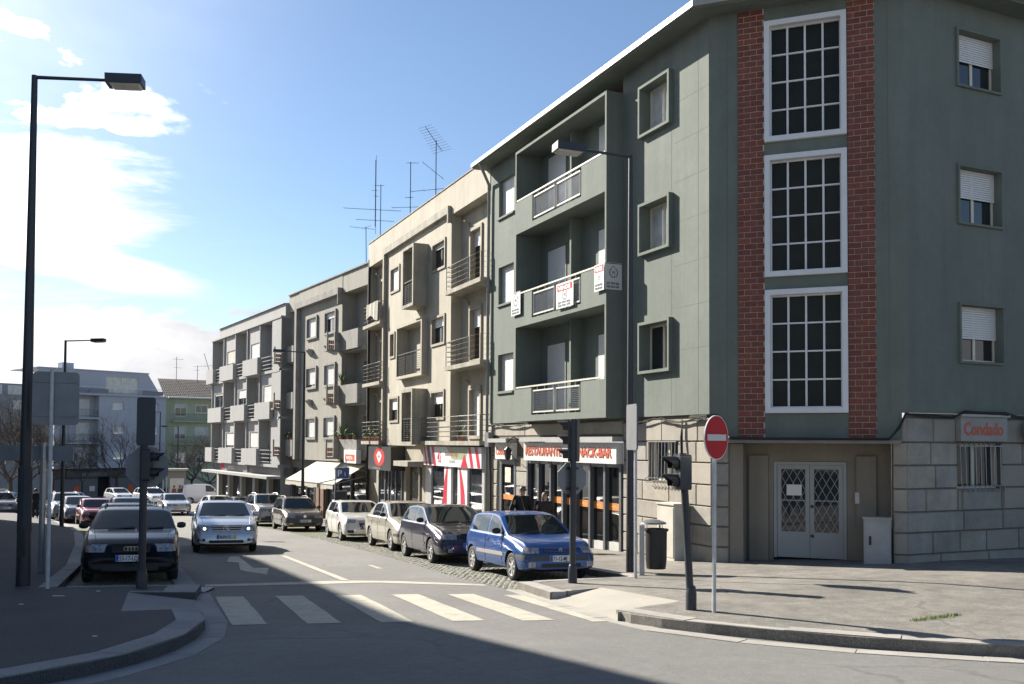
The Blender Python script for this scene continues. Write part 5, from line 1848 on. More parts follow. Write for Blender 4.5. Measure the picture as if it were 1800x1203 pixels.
aerial('aerial with a short boom in the middle of the brown tiled roof', 3.6, 3.5, 9.3, 11.6, [(11.5, (1, 0), 1.5, 4, 0.7, 0.1), (11.0, (-1, 0), 0.7, 3, 0.5, 0)], fm=FG, rad=0.035)
aerial('slanted aerial mast at the right of the brown tiled roof', 5.6, 3.5, 9.3, 13.2, [(11.6, (1, 0), 1.3, 4, 0.6, 0.2)], lean=-1.2, fm=FG, rad=0.035)

# ================================================================ block on the near left, outside the frame: its shadow covers the junction
M_near = mat('near_block_render', (0.42, 0.41, 0.38), 0.9, var=0.06, scale=0.6, streak=0.1)
edge = [(-9.2, 13.4), (-15.7, 22.9), (-18.9, 27.3), (-24.5, 38.6), (-31.0, 50.2)]
back = [(-46, 46), (-38, 20), (-22, 6)]
nb = thing('shaded_block', (-22, 26, -1.5), 'apartment block at the left pavement outside the frame, shading the junction', 'building')
mb = MB()
mb.prism(edge + back, -4, 13.0)
mb.build('wall', M_near, nb, fix=True)
for i in range(4):
    a, b = Vector(edge[i]), Vector(edge[i + 1])
    ang = math.degrees(math.atan2(b.x - a.x, b.y - a.y))
    # facade runs away from the camera: frame with outward side to the road
    Fq = Frame(b.x, b.y, math.degrees(math.atan2(a.x - b.x, a.y - b.y)))
    n_ = int((b - a).length // 2.6)
    for k in range(n_):
        for z in (1.9, 4.9, 7.9, 10.3):
            x = 0.7 + k * 2.6
            w = MB()
            # outward is the road side: ly positive or negative decided by the road at the right
            s_ = -1 if (Vector(Fq(1, -1, 0)[:2]) - Vector((-3, 18))).length < (Vector(Fq(1, 1, 0)[:2]) - Vector((-3, 18))).length else 1
            w.box(x, s_ * 0.06 if s_ < 0 else -0.02, z, x + 1.3, 0.02 if s_ < 0 else 0.06, z + 1.4)
            wo = w.build('window', M_white, nb, Fq, fix=True)
            MB().box(x + .1, min(s_ * .075, s_ * .062), z + .1, x + 1.2, max(s_ * .075, s_ * .062), z + 1.3).build('pane', M_glass, wo, Fq)
# ================================================================ cars
def paint(name, col, metal=0.35, rough=0.32, coat=1.0, spec=0.5):
    return mat(name, col, rough, metal=metal, coat=coat, spec=spec, var=0.05, scale=1.5, speck=0.05, speck_scale=300)


M_carglass = mat('car_glass', (0.010, 0.014, 0.015), 0.03, spec=0.42)
M_carglass2 = mat('car_glass_light', (0.016, 0.022, 0.024), 0.03, spec=0.16, var=0.5, scale=2.5, obj=True)
M_tyre = mat('tyre_rubber', (0.018, 0.018, 0.018), 0.85, var=0.2, scale=8)
M_alloy = mat('wheel_alloy', (0.60, 0.60, 0.59), 0.35, metal=0.7, var=0.1, scale=8)
M_alloyd = mat('wheel_steel_dark', (0.08, 0.08, 0.085), 0.5, metal=0.4)
M_chrome = mat('chrome', (0.62, 0.62, 0.63), 0.15, metal=1.0)
M_lamp = mat('headlamp_glass', (0.22, 0.225, 0.23), 0.06, var=0.6, scale=14, spec=0.9, coat=1.0, bump=0.3, bscale=40, obj=True)
M_amber = mat('indicator_amber', (0.50, 0.20, 0.05), 0.15, coat=1.0)
M_tail = mat('tail_lamp_red', (0.30, 0.015, 0.015), 0.15, coat=1.0)
M_plate = mat('plate_white', (0.66, 0.66, 0.64), 0.5)
M_plateblue = mat('plate_blue', (0.02, 0.08, 0.40), 0.5)
M_plateyel = mat('plate_yellow', (0.75, 0.55, 0.05), 0.5)
M_trim = mat('bumper_grey_plastic', (0.055, 0.056, 0.06), 0.6, var=0.1)


def polyf(pts):
    pts = sorted(pts)

    def f(x):
        if x <= pts[0][0]:
            return pts[0][1]
        for i in range(len(pts) - 1):
            if x <= pts[i + 1][0]:
                a, b = pts[i], pts[i + 1]
                return lerp(a[1], b[1], (x - a[0]) / max(1e-9, b[0] - a[0]))
        return pts[-1][1]
    return f


def blur(f, r):
    return lambda x: (f(x - r) + f(x - r * .5) * 2 + f(x) * 2 + f(x + r * .5) * 2 + f(x + r)) / 8


class CarShape:
    def __init__(s, L, W, H, wb, fo, hood, ws, rg, dk, zn, zc, zt, belt0, belt1, tumble=0.36, wr=0.29, roofdrop=0.0):
        s.__dict__.update(locals())
        s.xf = wb / 2 + fo
        s.xr = s.xf - L
        xf, xr = s.xf, s.xr
        cow = xf - hood
        hdr = cow - ws
        s.cow, s.hdr = cow, hdr
        rr = xr + dk + rg
        top = [(xf + .01, .40), (xf, .48), (xf - .02, .58), (xf - .07, zn - .05), (xf - .15, zn), (xf - hood * .28, lerp(zn, zc, .42)), (xf - hood * .6, lerp(zn, zc, .76)), (cow, zc), (hdr, H - .06), (hdr - .30, H - .012), (lerp(hdr, rr, .5), H), (rr + .25, H - .025 - roofdrop), (rr, H - .085 - roofdrop)]
        if dk < 0.25:
            top += [(xr + dk, zt), (xr + .06, zt - .06), (xr + .025, .62), (xr, .5), (xr - .01, .42)]
        else:
            top += [(xr + dk, zt + .01), (xr + .10, zt - .01), (xr + .05, zt - .08), (xr + .02, .62), (xr, .5), (xr - .01, .42)]
        s.rr = rr
        s.ztop = blur(polyf(top), 0.045)
        sh = [(xf, .45), (xf - .05, zn - .22), (xf - .15, zn - .10), (xf - hood * .5, lerp(zn, zc, .5) - .07), (cow, zc - .05), (cow - .3, belt0), (lerp(cow, xr, .6), lerp(belt0, belt1, .6)), (xr + .35, belt1), (xr + .1, min(belt1, zt) - .06), (xr + .02, .55), (xr, .45)]
        s.zsh_raw = blur(polyf(sh), 0.05)
        pl = [(xf, .80), (xf - .02, .865), (xf - .07, .918), (xf - .18, .962), (xf - .45, .99), (xf - .9, 1.0), (xr + .9, 1.0), (xr + .4, .98), (xr + .14, .93), (xr + .05, .87), (xr, .76)]
        s.wf = blur(polyf(pl), 0.02)
        s.zb = blur(polyf([(xf, .26), (xf - .25, .19), (xr + .4, .20), (xr, .30)]), .05)

    def zsh(s, x):
        return min(s.zsh_raw(x), s.ztop(x) - 0.015)

    def hh(s, x):
        return s.ztop(x) - s.zsh(x)

    def section(s, x):
        w = s.W / 2 * s.wf(x)
        zb, zs, zt = s.zb(x), s.zsh(x), s.ztop(x)
        hh = zt - zs
        d = zs - zb
        P = [(0, zb), (.6 * w, zb), (.86 * w, zb + .015), (.95 * w, zb + .07 * d + .02), (.985 * w, zb + .25 * d), (1.0 * w, zb + .5 * d), (.998 * w, zb + .68 * d), (.985 * w, zb + .86 * d), (.962 * w, zs - .012), (.945 * w, zs)]
        y0 = .935 * w
        yr = y0 - s.tumble * hh - .02
        for t in (0.12, .3, .5, .7, .86):
            bow = .018 * sin(pi * t) * min(1, hh / .4)
            P.append((lerp(y0, yr, t) + bow, lerp(zs, zs + .90 * hh, t / .86 if t < .86 else 1)))
        P.append((yr - .035, zs + .955 * hh))
        P.append((yr - .10, zs + .982 * hh))
        P.append((yr * .6, zs + .995 * hh))
        P.append((yr * .3, zt - .0005))
        P.append((0, zt))
        s.y8 = yr - .05
        return P

    def mesh(s):
        xs = []
        x = s.xr
        while x < s.xf:
            xs.append(x)
            e = min(x - s.xr, s.xf - x)
            x += 0.02 if e < 0.12 else (0.045 if e < 0.4 else 0.07)
        xs.append(s.xf)
        mb = MB()
        K = None
        rows = []
        for x in xs:
            P = s.section(x)
            row = [(x, y, z) for y, z in P] + [(x, -y, z) for y, z in P[-2:0:-1]]
            K = len(row)
            rows.append(len(mb.v))
            mb.v += row
        for i in range(len(xs) - 1):
            for k in range(K):
                mb.f.append((rows[i] + k, rows[i + 1] + k, rows[i + 1] + (k + 1) % K, rows[i] + (k + 1) % K))
                mb.m.append(0)
        mb.f.append(tuple(rows[0] + k for k in range(K)))
        mb.f.append(tuple(rows[-1] + k for k in range(K - 1, -1, -1)))
        mb.m += [0, 0]
        return mb


def cut_wheels(shape, me_obj, r, wbs):
    cutters = []
    for x in wbs:
        for sgn in (1, -1):
            c = MB()
            N = 24
            w = shape.W / 2
            y0, y1 = (w - .24, w + .2) if sgn > 0 else (-w - .2, -w + .24)
            vs = [(x + r * cos(2 * pi * i / N), y0, r * .0 + shape.wr + r * sin(2 * pi * i / N)) for i in range(N)] + [(x + r * cos(2 * pi * i / N), y1, shape.wr + r * sin(2 * pi * i / N)) for i in range(N)]
            fs = [tuple(range(N)), tuple(range(2 * N - 1, N - 1, -1))] + [(i, N + i, N + (i + 1) % N, (i + 1) % N) for i in range(N)]
            c.add(vs, fs)
            o = c.build('cutter', M_black, fix=True)
            cutters.append(o)
    for c in cutters:
        m = me_obj.modifiers.new('b', 'BOOLEAN')
        m.operation = 'DIFFERENCE'
        m.object = c
        m.solver = 'EXACT'
    dg_ = bpy.context.evaluated_depsgraph_get()
    me = bpy.data.meshes.new_from_object(me_obj.evaluated_get(dg_))
    old = me_obj.data
    me_obj.modifiers.clear()
    me_obj.data = me
    bpy.data.meshes.remove(old)
    for c in cutters:
        cm = c.data
        bpy.data.objects.remove(c)
        bpy.data.meshes.remove(cm)
    return me


WHEELS = {}


def wheel_mesh(r, spokes, w=0.19):
    key = (round(r, 3), spokes)
    if key in WHEELS:
        return WHEELS[key]
    t = MB()
    rim = r * 0.66
    t.revolve([(rim, -w / 2 + .01), (r * .80, -w / 2), (r * .95, -w / 2 + .012), (r, -w / 2 + .04), (r, w / 2 - .04), (r * .95, w / 2 - .012), (r * .80, w / 2), (rim, w / 2 - .01)], 28, (0, 0, 0), 'y')
    ty = t.build('tyre', M_tyre, smooth=50)
    b = MB()
    # outer side is +y here
    b.revolve([(rim + .004, -w / 2 + .02), (rim - .01, w / 2 - .03), (rim - .012, w / 2 - .012), (rim + .004, w / 2 - .008)], 28, (0, 0, 0), 'y', 0)
    b.revolve([(rim, w / 2 - .075), (0.0, w / 2 - .075)], 20, (0, 0, 0), 'y', 1)
    for k in range(spokes):
        a = 2 * pi * k / spokes
        hw = rim * (0.155 if spokes > 5 else 0.2)
        pts = []
        for rr, wd, yy in ((0.04, 0.75, w / 2 - .03), (rim * .55, 0.8, w / 2 - .022), (rim - .006, 1.1, w / 2 - .022)):
            for sg in (-1, 1):
                pts.append((rr * cos(a) - sg * hw * wd * sin(a), yy, rr * sin(a) + sg * hw * wd * cos(a)))
        dn = [(p[0], p[1] - .045, p[2]) for p in pts]
        k0 = len(b.v)
        b.v += pts + dn
        for q in ((0, 1, 3, 2), (2, 3, 5, 4)):
            b.f.append(tuple(k0 + i for i in q))
            b.m.append(0)
        for q in ((0, 2, 8, 6), (2, 4, 10, 8), (1, 7, 9, 3), (3, 9, 11, 5)):
            b.f.append(tuple(k0 + i for i in q))
            b.m.append(0)
    b.revolve([(0.062, w / 2 - .04), (0.06, w / 2 - .018), (0.03, w / 2 - .010), (0, w / 2 - .010)], 14, (0, 0, 0), 'y', 0)
    rm = b.build('rim', [M_alloy, M_alloyd], smooth=35)
    WHEELS[key] = (ty.data, rm.data)
    bpy.data.objects.remove(ty)
    bpy.data.objects.remove(rm)
    return WHEELS[key]


def build_car(name, label, P, group=None):
    """P: dict of the shape and the details. Returns the root (origin between the axles on the ground, +x forward)"""
    S = CarShape(**P['shape'])
    root = thing(name, (0, 0, 0), label, P.get('cat', 'car'), group)
    BASE[root.name] = Vector((0, 0, 0))
    pm = P['paint']
    body = S.mesh().build('body', [pm, M_black], root, fix=True)
    r_w = S.wr
    ax = (S.wb / 2, -S.wb / 2)
    me = cut_wheels(S, body, r_w + 0.05, ax)
    # dark wheel wells
    mids = []
    for p in me.polygons:
        c = p.center
        dark = 0
        for x in ax:
            d = math.hypot(c.x - x, c.z - r_w)
            if d < r_w + 0.056 and abs(c.y) < S.W / 2 - 0.01 and (abs(p.normal.y) > .95 or d > r_w + 0.03):
                if abs(abs(c.y) - (S.W / 2 - .24)) < 0.02 or abs(p.normal.y) < 0.15:
                    dark = 1
        if c.z < S.zb(c.x) + 0.012 and p.normal.z < -0.7:
            dark = 1
        mids.append(dark)
    while len(me.materials) < 2:
        me.materials.append(M_black)
    me.materials[0], me.materials[1] = pm, M_black
    me.polygons.foreach_set('material_index', mids)
    me.polygons.foreach_set('use_smooth', [True] * len(me.polygons))
    me.set_sharp_from_angle(angle=radians(32))
    me.update()
    bm = bmesh.new()
    bm.from_mesh(me)
    bvh = BVHTree.FromBMesh(bm)
    bm.free()

    def cast(o, d, off):
        h = bvh.ray_cast(Vector(o), Vector(d).normalized())
        if h[0] is None:
            return None
        n = h[1]
        if n.dot(Vector(d)) > 0:
            n = -n
        return h[0] + n * off

    def grid(rows, m, nm, parent=root, d=None, off=0.006, mirror=False, lab=None):
        """rows: list of rows of ray origins; all rays share direction d"""
        mb = MB()
        pts = [[cast(o, d, off) for o in row] for row in rows]
        base = [[cast(o, d, -0.01) for o in row] for row in rows]
        idx = {}
        for i, row in enumerate(pts):
            for j, p in enumerate(row):
                if p is not None:
                    idx[i, j] = len(mb.v)
                    mb.v.append(tuple(p))
        n, k = len(rows), len(rows[0])
        for i in range(n - 1):
            for j in range(k - 1):
                q = [(i, j), (i, j + 1), (i + 1, j + 1), (i + 1, j)]
                if all(t in idx for t in q):
                    mb.f.append(tuple(idx[t] for t in q))
                    mb.m.append(0)
        if not mb.f:
            return None
        # rim skirt so that the piece has a real edge
        ring = [(0, j) for j in range(k)] + [(i, k - 1) for i in range(1, n)] + [(n - 1, j) for j in range(k - 2, -1, -1)] + [(i, 0) for i in range(n - 2, 0, -1)]
        if all(t in idx for t in ring):
            k0 = len(mb.v)
            for (i, j) in ring:
                mb.v.append(tuple(base[i][j]))
            for t in range(len(ring)):
                u = (t + 1) % len(ring)
                mb.f.append((idx[ring[t]], k0 + t, k0 + u, idx[ring[u]]))
                mb.m.append(0)
        o = mb.build(nm, m, parent, abs_=False, smooth=40, fix=True)
        # outward orientation
        c = sum((Vector(p.center) for p in o.data.polygons), Vector()) / len(o.data.polygons)
        nn = sum((p.normal * p.area for p in o.data.polygons if p.index < (n - 1) * (k - 1)), Vector())
        if nn.dot(Vector(d)) > 0:
            o.data.flip_normals()
        if lab:
            o['label'] = lab
        return o

    gl = P.get('glass', M_carglass)
    # windscreen
    rows = []
    for i in range(7):
        x = lerp(S.cow - .05, S.hdr + .03, i / 6)
        S.section(x)
        yw = S.y8 - .015
        rows.append([(x, lerp(-yw, yw, j / 10), 3) for j in range(11)])
    grid(rows, gl, 'windscreen', d=(0, 0, -1), off=.005)
    # wipers
    wm = MB()
    for sy in (0.08, -0.45):
        a = cast((S.cow - .03, sy, 3), (0, 0, -1), .015)
        b = cast((S.cow - .10, sy + .48, 3), (0, 0, -1), .02)
        if a and b:
            wm.tube([a, b], .008, 4)
    if wm.f:
        wm.build('wipers', M_black, root, abs_=False)
    # side windows
    zs0 = lambda x: S.zsh(x) + 0.035
    zt0 = lambda x: S.zsh(x) + 0.83 * min(S.hh(x - .05), S.hh(x + .05), S.hh(x))
    for sgn in (1, -1):
        for (xa, xb) in P['side']:
            rows = [[], []]
            n = 10
            R = []
            for q in range(4):
                row = []
                for i in range(n + 1):
                    x = lerp(xa, xb, i / n)
                    zt_ = max(zt0(x), zs0(x) + 0.01)
                    row.append((x, sgn * 3, lerp(zs0(x), zt_, q / 3)))
                R.append(row)
            grid(R, gl, 'side_window', d=(0, -sgn, 0), off=.004)
    # rear window
    if S.dk < 0.25:
        rows = []
        for i in range(4):
            z = lerp(S.zt + .06, S.H - .15 - S.roofdrop, i / 3)
            yw = S.W / 2 * .80 - .30 * (z - S.zt)
            rows.append([(-6, lerp(-yw, yw, j / 8), z) for j in range(9)])
        grid(rows, gl, 'rear_window', d=(1, 0, 0), off=.005)
    else:
        rows = []
        for i in range(5):
            x = lerp(S.xr + S.dk + .03, S.rr - .02, i / 4)
            S.section(x)
            rows.append([(x, lerp(-S.y8 + .02, S.y8 - .02, j / 8), 3) for j in range(9)])
        grid(rows, gl, 'rear_window', d=(0, 0, -1), off=.005)
    # lamps, grille, intakes: front-view quads (y0,y1,z0,z1[,slant]) with mirrored copies
    def front(y0, y1, z0, z1, m, nm, dy=0.0, taper=0.0, n=6, off=.007, lab=None, parent=root):
        rows = []
        for i in range(4):
            z = lerp(z0, z1, i / 3)
            rows.append([(6, lerp(y0, y1, j / n) + dy * (6 - S.xf + .06), z + taper * (j / n) * (i / 3 - .0)) for j in range(n + 1)])
        return grid(rows, m, nm, d=(-1, -dy, 0), off=off, parent=parent, lab=lab)

    for (y0, y1, z0, z1, tp) in P['lights']:
        for sgn in (1, -1):
            h_ = front(sgn * y0, sgn * y1, z0, z1, M_lamp, 'headlight', dy=sgn * 0.45, taper=tp)
            if P.get('lit') and h_:
                c_ = cast((6, sgn * lerp(y0, y1, .35) + sgn * .45 * (6 - S.xf + .06), lerp(z0, z1, .5)), (-1, -sgn * .45, 0), .012)
                if c_:
                    MB().revolve([(0.0, .012), (.032, .006), (.036, 0)], 12, c_, 'x').build('beam', emit('lit_headlamp', (1, .97, .88, 1), 2.5), h_, abs_=False)
    for (y0, y1, z0, z1, tp) in P.get('amber', []):
        for sgn in (1, -1):
            front(sgn * y0, sgn * y1, z0, z1, P.get('ambermat', M_amber), 'indicator', dy=sgn * 0.6, taper=tp, n=3)
    gr = P.get('grille')
    if gr:
        (yw, z0, z1) = gr[:3]
        rows = []
        for i in range(4):
            z = lerp(z0, z1, i / 3)
            k_ = lerp(gr[3] if len(gr) > 3 else 1, 1, i / 3)
            rows.append([(6, lerp(-yw * k_, yw * k_, j / 8), z) for j in range(9)])
        go = grid(rows, M_black, 'grille', d=(-1, 0, 0), off=.004)
        ns = P.get('slats', 3)
        sl = MB()
        for i in range(ns):
            z = lerp(z0, z1, (i + .5) / ns)
            k_ = lerp(gr[3] if len(gr) > 3 else 1, 1, (i + .5) / ns)
            ps = [cast((6, lerp(-yw * k_ * .97, yw * k_ * .97, j / 6), z), (-1, 0, 0), .014) for j in range(7)]
            if all(ps):
                sl.tube(ps, P.get('slatr', .008), 4)
        if P.get('grille_frame'):
            k_ = gr[3] if len(gr) > 3 else 1
            loop = [(-yw * k_, z0), (yw * k_, z0), (yw, z1), (-yw, z1), (-yw * k_, z0)]
            ps = [cast((6, a, b), (-1, 0, 0), .012) for a, b in loop]
            if all(ps):
                sl.tube(ps, .012, 4)
        if sl.f and go:
            sl.build('grille_bars', P.get('slatm', M_chrome), go, abs_=False)
    for (yc0, yc1, z0, z1) in P.get('intakes', []):
        front(yc0, yc1, z0, z1, M_black, 'air_intake', off=.004)
        if yc0 > 0:
            front(-yc0, -yc1, z0, z1, M_black, 'air_intake', off=.004)
    for (yc, z, rr) in P.get('fogs', []):
        for sgn in (1, -1):
            front(sgn * (yc - rr), sgn * (yc + rr), z - rr * .7, z + rr * .7, M_lamp, 'fog_light', dy=sgn * .2, n=3, off=.010)
    if P.get('bumper'):
        (z0, z1, bmname) = P['bumper']
        bm_ = bmname
        for sgn in (1, -1):
            pass
        # wrap-round bumper: rays aimed at the plan centre of the nose
        for end in (1, -1):
            xe = S.xf if end > 0 else S.xr
            xc = xe - end * 0.75
            mbp = []
            for i in range(5):
                z = lerp(z0, z1, i / 4)
                row = []
                for j in range(25):
                    a = lerp(-1.28, 1.28, j / 24)
                    d = Vector((end * cos(a), sin(a), 0))
                    o = Vector((xc, 0, z)) + d * 4
                    h = bvh.ray_cast(o, -d)
                    row.append(None if h[0] is None else h[0] + d * .008)
                mbp.append(row)
            if all(p is not None for r_ in mbp for p in r_):
                mb = MB()
                for r_ in mbp:
                    mb.v += [tuple(p) for p in r_]
                for i in range(4):
                    for j in range(24):
                        mb.f.append((i * 25 + j, i * 25 + j + 1, (i + 1) * 25 + j + 1, (i + 1) * 25 + j))
                        mb.m.append(0)
                mb.build('bumper', bm_, root, abs_=False, smooth=40, fix=True)
    # number plate
    if P.get('plate'):
        txt, z, yc = P['plate'][:3]
        c = cast((6, yc, z), (-1, 0, 0), .0)
        x = max((cast((6, yc + q, z + u), (-1, 0, 0), 0).x for q in (-.25, 0, .25) for u in (-.05, .05) if cast((6, yc + q, z + u), (-1, 0, 0), 0)), default=S.xf) + .012
        pl = MB().box(x - .02, yc - .26, z - .058, x, yc + .26, z + .058).build('number_plate', M_plate, root, abs_=False)
        MB().box(x, yc - .258, z - .056, x + .002, yc - .205, z + .056).build('blue_strip', M_plateblue, pl, abs_=False)
        if P.get('yellow'):
            MB().box(x, yc + .205, z - .056, x + .002, yc + .258, z + .056).build('yellow_strip', M_plateyel, pl, abs_=False)
        # seen from the front the text runs from the car's right to its left (+y)
        text_mesh(txt, .115, M_black, pl, lambda a, b, t: (x + .003 + t, yc - .195 + a, z - .041 + b), .0005, .002, sx=.70)
    # tail lamps
    for sgn in (1, -1):
        rows = []
        z0, z1 = S.zt - .22, S.zt - .04
        for i in range(3):
            z = lerp(z0, z1, i / 2)
            rows.append([(-6, sgn * lerp(S.W * .30, S.W * .43, j / 4) + sgn * .3 * (6 + S.xr + .05), z) for j in range(5)])
        grid(rows, M_tail, 'tail_lamp', d=(1, -sgn * .3, 0), off=.006)
    # seams, mouldings, handles, mirrors
    sm = MB()
    for sgn in (1, -1):
        for x in P['seams']:
            prev = None
            zlo, zhi = S.zb(x) + .10, S.zsh(x) - .01
            ps = [cast((x + (.10 * (t - .5) if x < -0.3 and False else 0), sgn * 3, lerp(zlo, zhi, t)), (0, -sgn, 0), .001) for t in [i / 6 for i in range(7)]]
            ps = [p for p in ps if p is not None]
            if len(ps) > 2:
                sm.tube(ps, .005, 3)
    if sm.f:
        so = sm.build('door_gaps', M_black, root, abs_=False)
        so['kind'] = 'stuff'
    hg = MB()
    for sgn in (1, -1):
        ps = [cast((lerp(S.xf - .20, S.cow - .02, t), sgn * S.W / 2 * lerp(.70, .80, t), 3), (0, 0, -1), .001) for t in [i / 6 for i in range(7)]]
        if all(ps):
            hg.tube(ps, .006, 3)
    if hg.f:
        ho = hg.build('bonnet_gaps', M_black, root, abs_=False)
        ho['kind'] = 'stuff'
    if P.get('moulding'):
        z, hgt, mm = P['moulding']
        for sgn in (1, -1):
            xa, xb = -S.wb / 2 + r_w + .12, S.wb / 2 - r_w - .12
            rows = [[(lerp(xa, xb, j / 12), sgn * 3, z + q * hgt) for j in range(13)] for q in (0, 1)]
            grid(rows, mm, 'side_moulding', d=(0, -sgn, 0), off=.012)
    for sgn in (1, -1):
        for x in P.get('handles', []):
            p = cast((x, sgn * 3, S.zsh(x) - .11), (0, -sgn, 0), .0)
            if p:
                MB().box(p.x - .08, p.y - .018, p.z - .014, p.x + .08, p.y + .018, p.z + .014).build('door_handle', P.get('handlem', M_black), root, abs_=False)
        x = S.cow - .36
        p = cast((x, sgn * 3, S.zsh(x) + .03), (0, -sgn, 0), 0)
        if p:
            mm = MB()
            k = 8
            for i in range(5):
                t = i / 4
                yy = lerp(.02, .19, t)
                rr = (.045, .066, .07, .064, .036)[i]
                for j in range(k):
                    a = 2 * pi * j / k
                    mm.v.append((p.x + .02 + .055 * cos(a) * rr / .08 - .02 * t, p.y + sgn * yy, p.z + .065 + rr * sin(a) * .9))
            for i in range(4):
                for j in range(k):
                    mm.f.append((i * k + j, i * k + (j + 1) % k, (i + 1) * k + (j + 1) % k, (i + 1) * k + j))
                    mm.m.append(0)
            mm.f.append(tuple(range(k)))
            mm.f.append(tuple(range(5 * k - 1, 4 * k - 1, -1)))
            mm.m += [0, 0]
            mm.build('wing_mirror', P.get('mirrorm', M_black), root, abs_=False, smooth=50, fix=True)
    # wheels
    ty, rm = wheel_mesh(r_w, P.get('spokes', 6))
    for x in ax:
        for sgn in (1, -1):
            w = bpy.data.objects.new('wheel', ty)
            COL.objects.link(w)
            w.parent = root
            w.location = (x, sgn * (S.W / 2 - .115), r_w)
            w.rotation_euler = (0, rnd.uniform(0, 6.28) if sgn > 0 else rnd.uniform(0, 6.28), 0 if sgn > 0 else pi)
            q = bpy.data.objects.new('rim', rm)
            COL.objects.link(q)
            q.parent = w
    if P.get('rails'):
        for sgn in (1, -1):
            S.section((S.hdr + S.rr) / 2)
            yy = S.y8 - .03
            ps = []
            for i in range(7):
                x = lerp(S.hdr - .2, S.rr + .2, i / 6)
                c = cast((x, sgn * yy, 3), (0, 0, -1), .05 if 0 < i < 6 else 0)
                ps.append(c)
            MB().tube(ps, .016, 5).build('roof_rail', P['rails'], root, abs_=False)
    if P.get('mast'):
        c = cast((S.hdr - .12, 0, 3), (0, 0, -1), 0)
        MB().tube([c, (c.x - .40, 0, c.z + .48)], [.006, .003], 4).build('antenna', M_black, root, abs_=False)
    if P.get('roof_panel'):
        rows = []
        for i in range(4):
            x = lerp(S.hdr - .22, S.hdr - .95, i / 3)
            rows.append([(x, lerp(-.40, .40, j / 4), 3) for j in range(5)])
        grid(rows, gl, 'sunroof', d=(0, 0, -1), off=.006)
    bd = P.get('badge')
    if bd:
        kind, z, sz = bd
        c = cast((6, 0, z), (-1, 0, 0), .02)
        b = MB()
        x = c.x

        def ring(cy, cz, r_, th):
            b.tube([(x, cy + r_ * cos(2 * pi * i / 16), cz + r_ * sin(2 * pi * i / 16)) for i in range(17)], th, 4, caps=False)
        if kind == 'rings':
            for k in range(4):
                ring((k - 1.5) * sz * .75, z, sz * .5, sz * .09)
        elif kind == 'star':
            ring(0, z, sz, sz * .09)
            for k in range(3):
                a = pi / 2 + 2 * pi * k / 3
                b.tube([(x + .004, 0, z), (x, sz * cos(a), z + sz * sin(a))], [sz * .16, sz * .04], 4)
        elif kind == 'chevrons':
            for k in range(2):
                zz = z - sz * .35 + k * sz * .55
                b.tube([(x, -sz * .75, zz - sz * .25), (x, 0, zz + sz * .35), (x, sz * .75, zz - sz * .25)], sz * .13, 4)
        elif kind == 'disc':
            ring(0, z, sz, sz * .16)
            b.tube([(x, -sz, z), (x, sz, z)], sz * .12, 4)
        b.build('badge', M_chrome, root, abs_=False)
    return root


def place_car(root, x, y, heading, roll=0.0):
    """heading clockwise from +Y; the car follows the slope of the road"""
    h = radians(heading)
    f = Vector((sin(h), cos(h), 0))
    e = 1.2
    f.z = (g(y + f.y * e) - g(y - f.y * e)) / (2 * e)
    f.normalize()
    u0 = Vector((0, 0.053 if y < 60 else 0.032, 1)).normalized()
    l = u0.cross(f).normalized()
    u = f.cross(l)
    M = Matrix(((f.x, l.x, u.x, x), (f.y, l.y, u.y, y), (f.z, l.z, u.z, g(y) + 0.006), (0, 0, 0, 1)))
    root.matrix_world = M
    root.location = (x, y, g(y) + 0.006)
    root.rotation_euler = M.to_euler()


def clone(root, label, group=None):
    def cp(o, par):
        c = o.copy()
        COL.objects.link(c)
        c.parent = par
        for ch in o.children:
            cp(ch, c)
        return c
    r = cp(root, None)
    r['label'] = label
    if group:
        r['group'] = group
    return r


def recolour(root, old, new, keep=()):
    """give a copied car its own paint: new mesh data for the painted parts only"""
    for o in [root] + list(root.children_recursive):
        if o.type == 'MESH' and any(m == old for m in o.data.materials):
            o.data = o.data.copy()
            for i, m in enumerate(o.data.materials):
                if m == old:
                    o.data.materials[i] = new


def from_wheel(px, py, heading, S, side=-1):
    """car centre from the ground contact of its near front wheel (side -1: right-hand wheel)"""
    h = radians(heading)
    f = Vector((sin(h), cos(h)))
    l = Vector((-f.y, f.x))
    c = Vector((px, py)) - f * (S['wb'] / 2) - l * side * (S['W'] / 2 - 0.05)
    return c.x, c.y


HD = 158.6
hatch3 = lambda a, b, c: [(a, b), (b - .07, c)]
GP_R = 'cars parked along the right kerb'
GP_L = 'cars parked along the left kerb'

# --- blue hatchback, nearest on the right
P_blue = paint('paint_blue', (0.003, 0.048, 0.20), 0.15, 0.28, 0.6)
S_sax = dict(L=3.72, W=1.60, H=1.335, wb=2.385, fo=.70, hood=1.02, ws=.68, rg=.28, dk=.10, zn=.70, zc=.87, zt=.86, belt0=.85, belt1=.89, wr=.275, tumble=.30)
saxo = build_car('parked_car', 'bright blue three door hatchback nearest on the right kerb', dict(shape=S_sax, paint=P_blue, side=[(.68, -.22), (-.30, -1.25)], lights=[(.45, .75, .56, .67, 0)], amber=[(.75, .81, .565, .665, 0)], ambermat=M_lamp, grille=(.36, .575, .655), slats=3, slatm=P_blue, slatr=.01, intakes=[(-.42, .42, .29, .37)], fogs=[(.60, .35, .07)], bumper=(.42, .535, M_trim), plate=('71-12-MJ', .46, 0.02), yellow=True, seams=[.72, -.28], moulding=(.46, .07, mat('moulding_pale', (0.30, 0.28, 0.25), 0.5)), handles=[-.13], spokes=7, mast=True, badge=('chevrons', .625, .055)), GP_R)
place_car(saxo, *from_wheel(0.02, 18.3, HD, S_sax), HD)
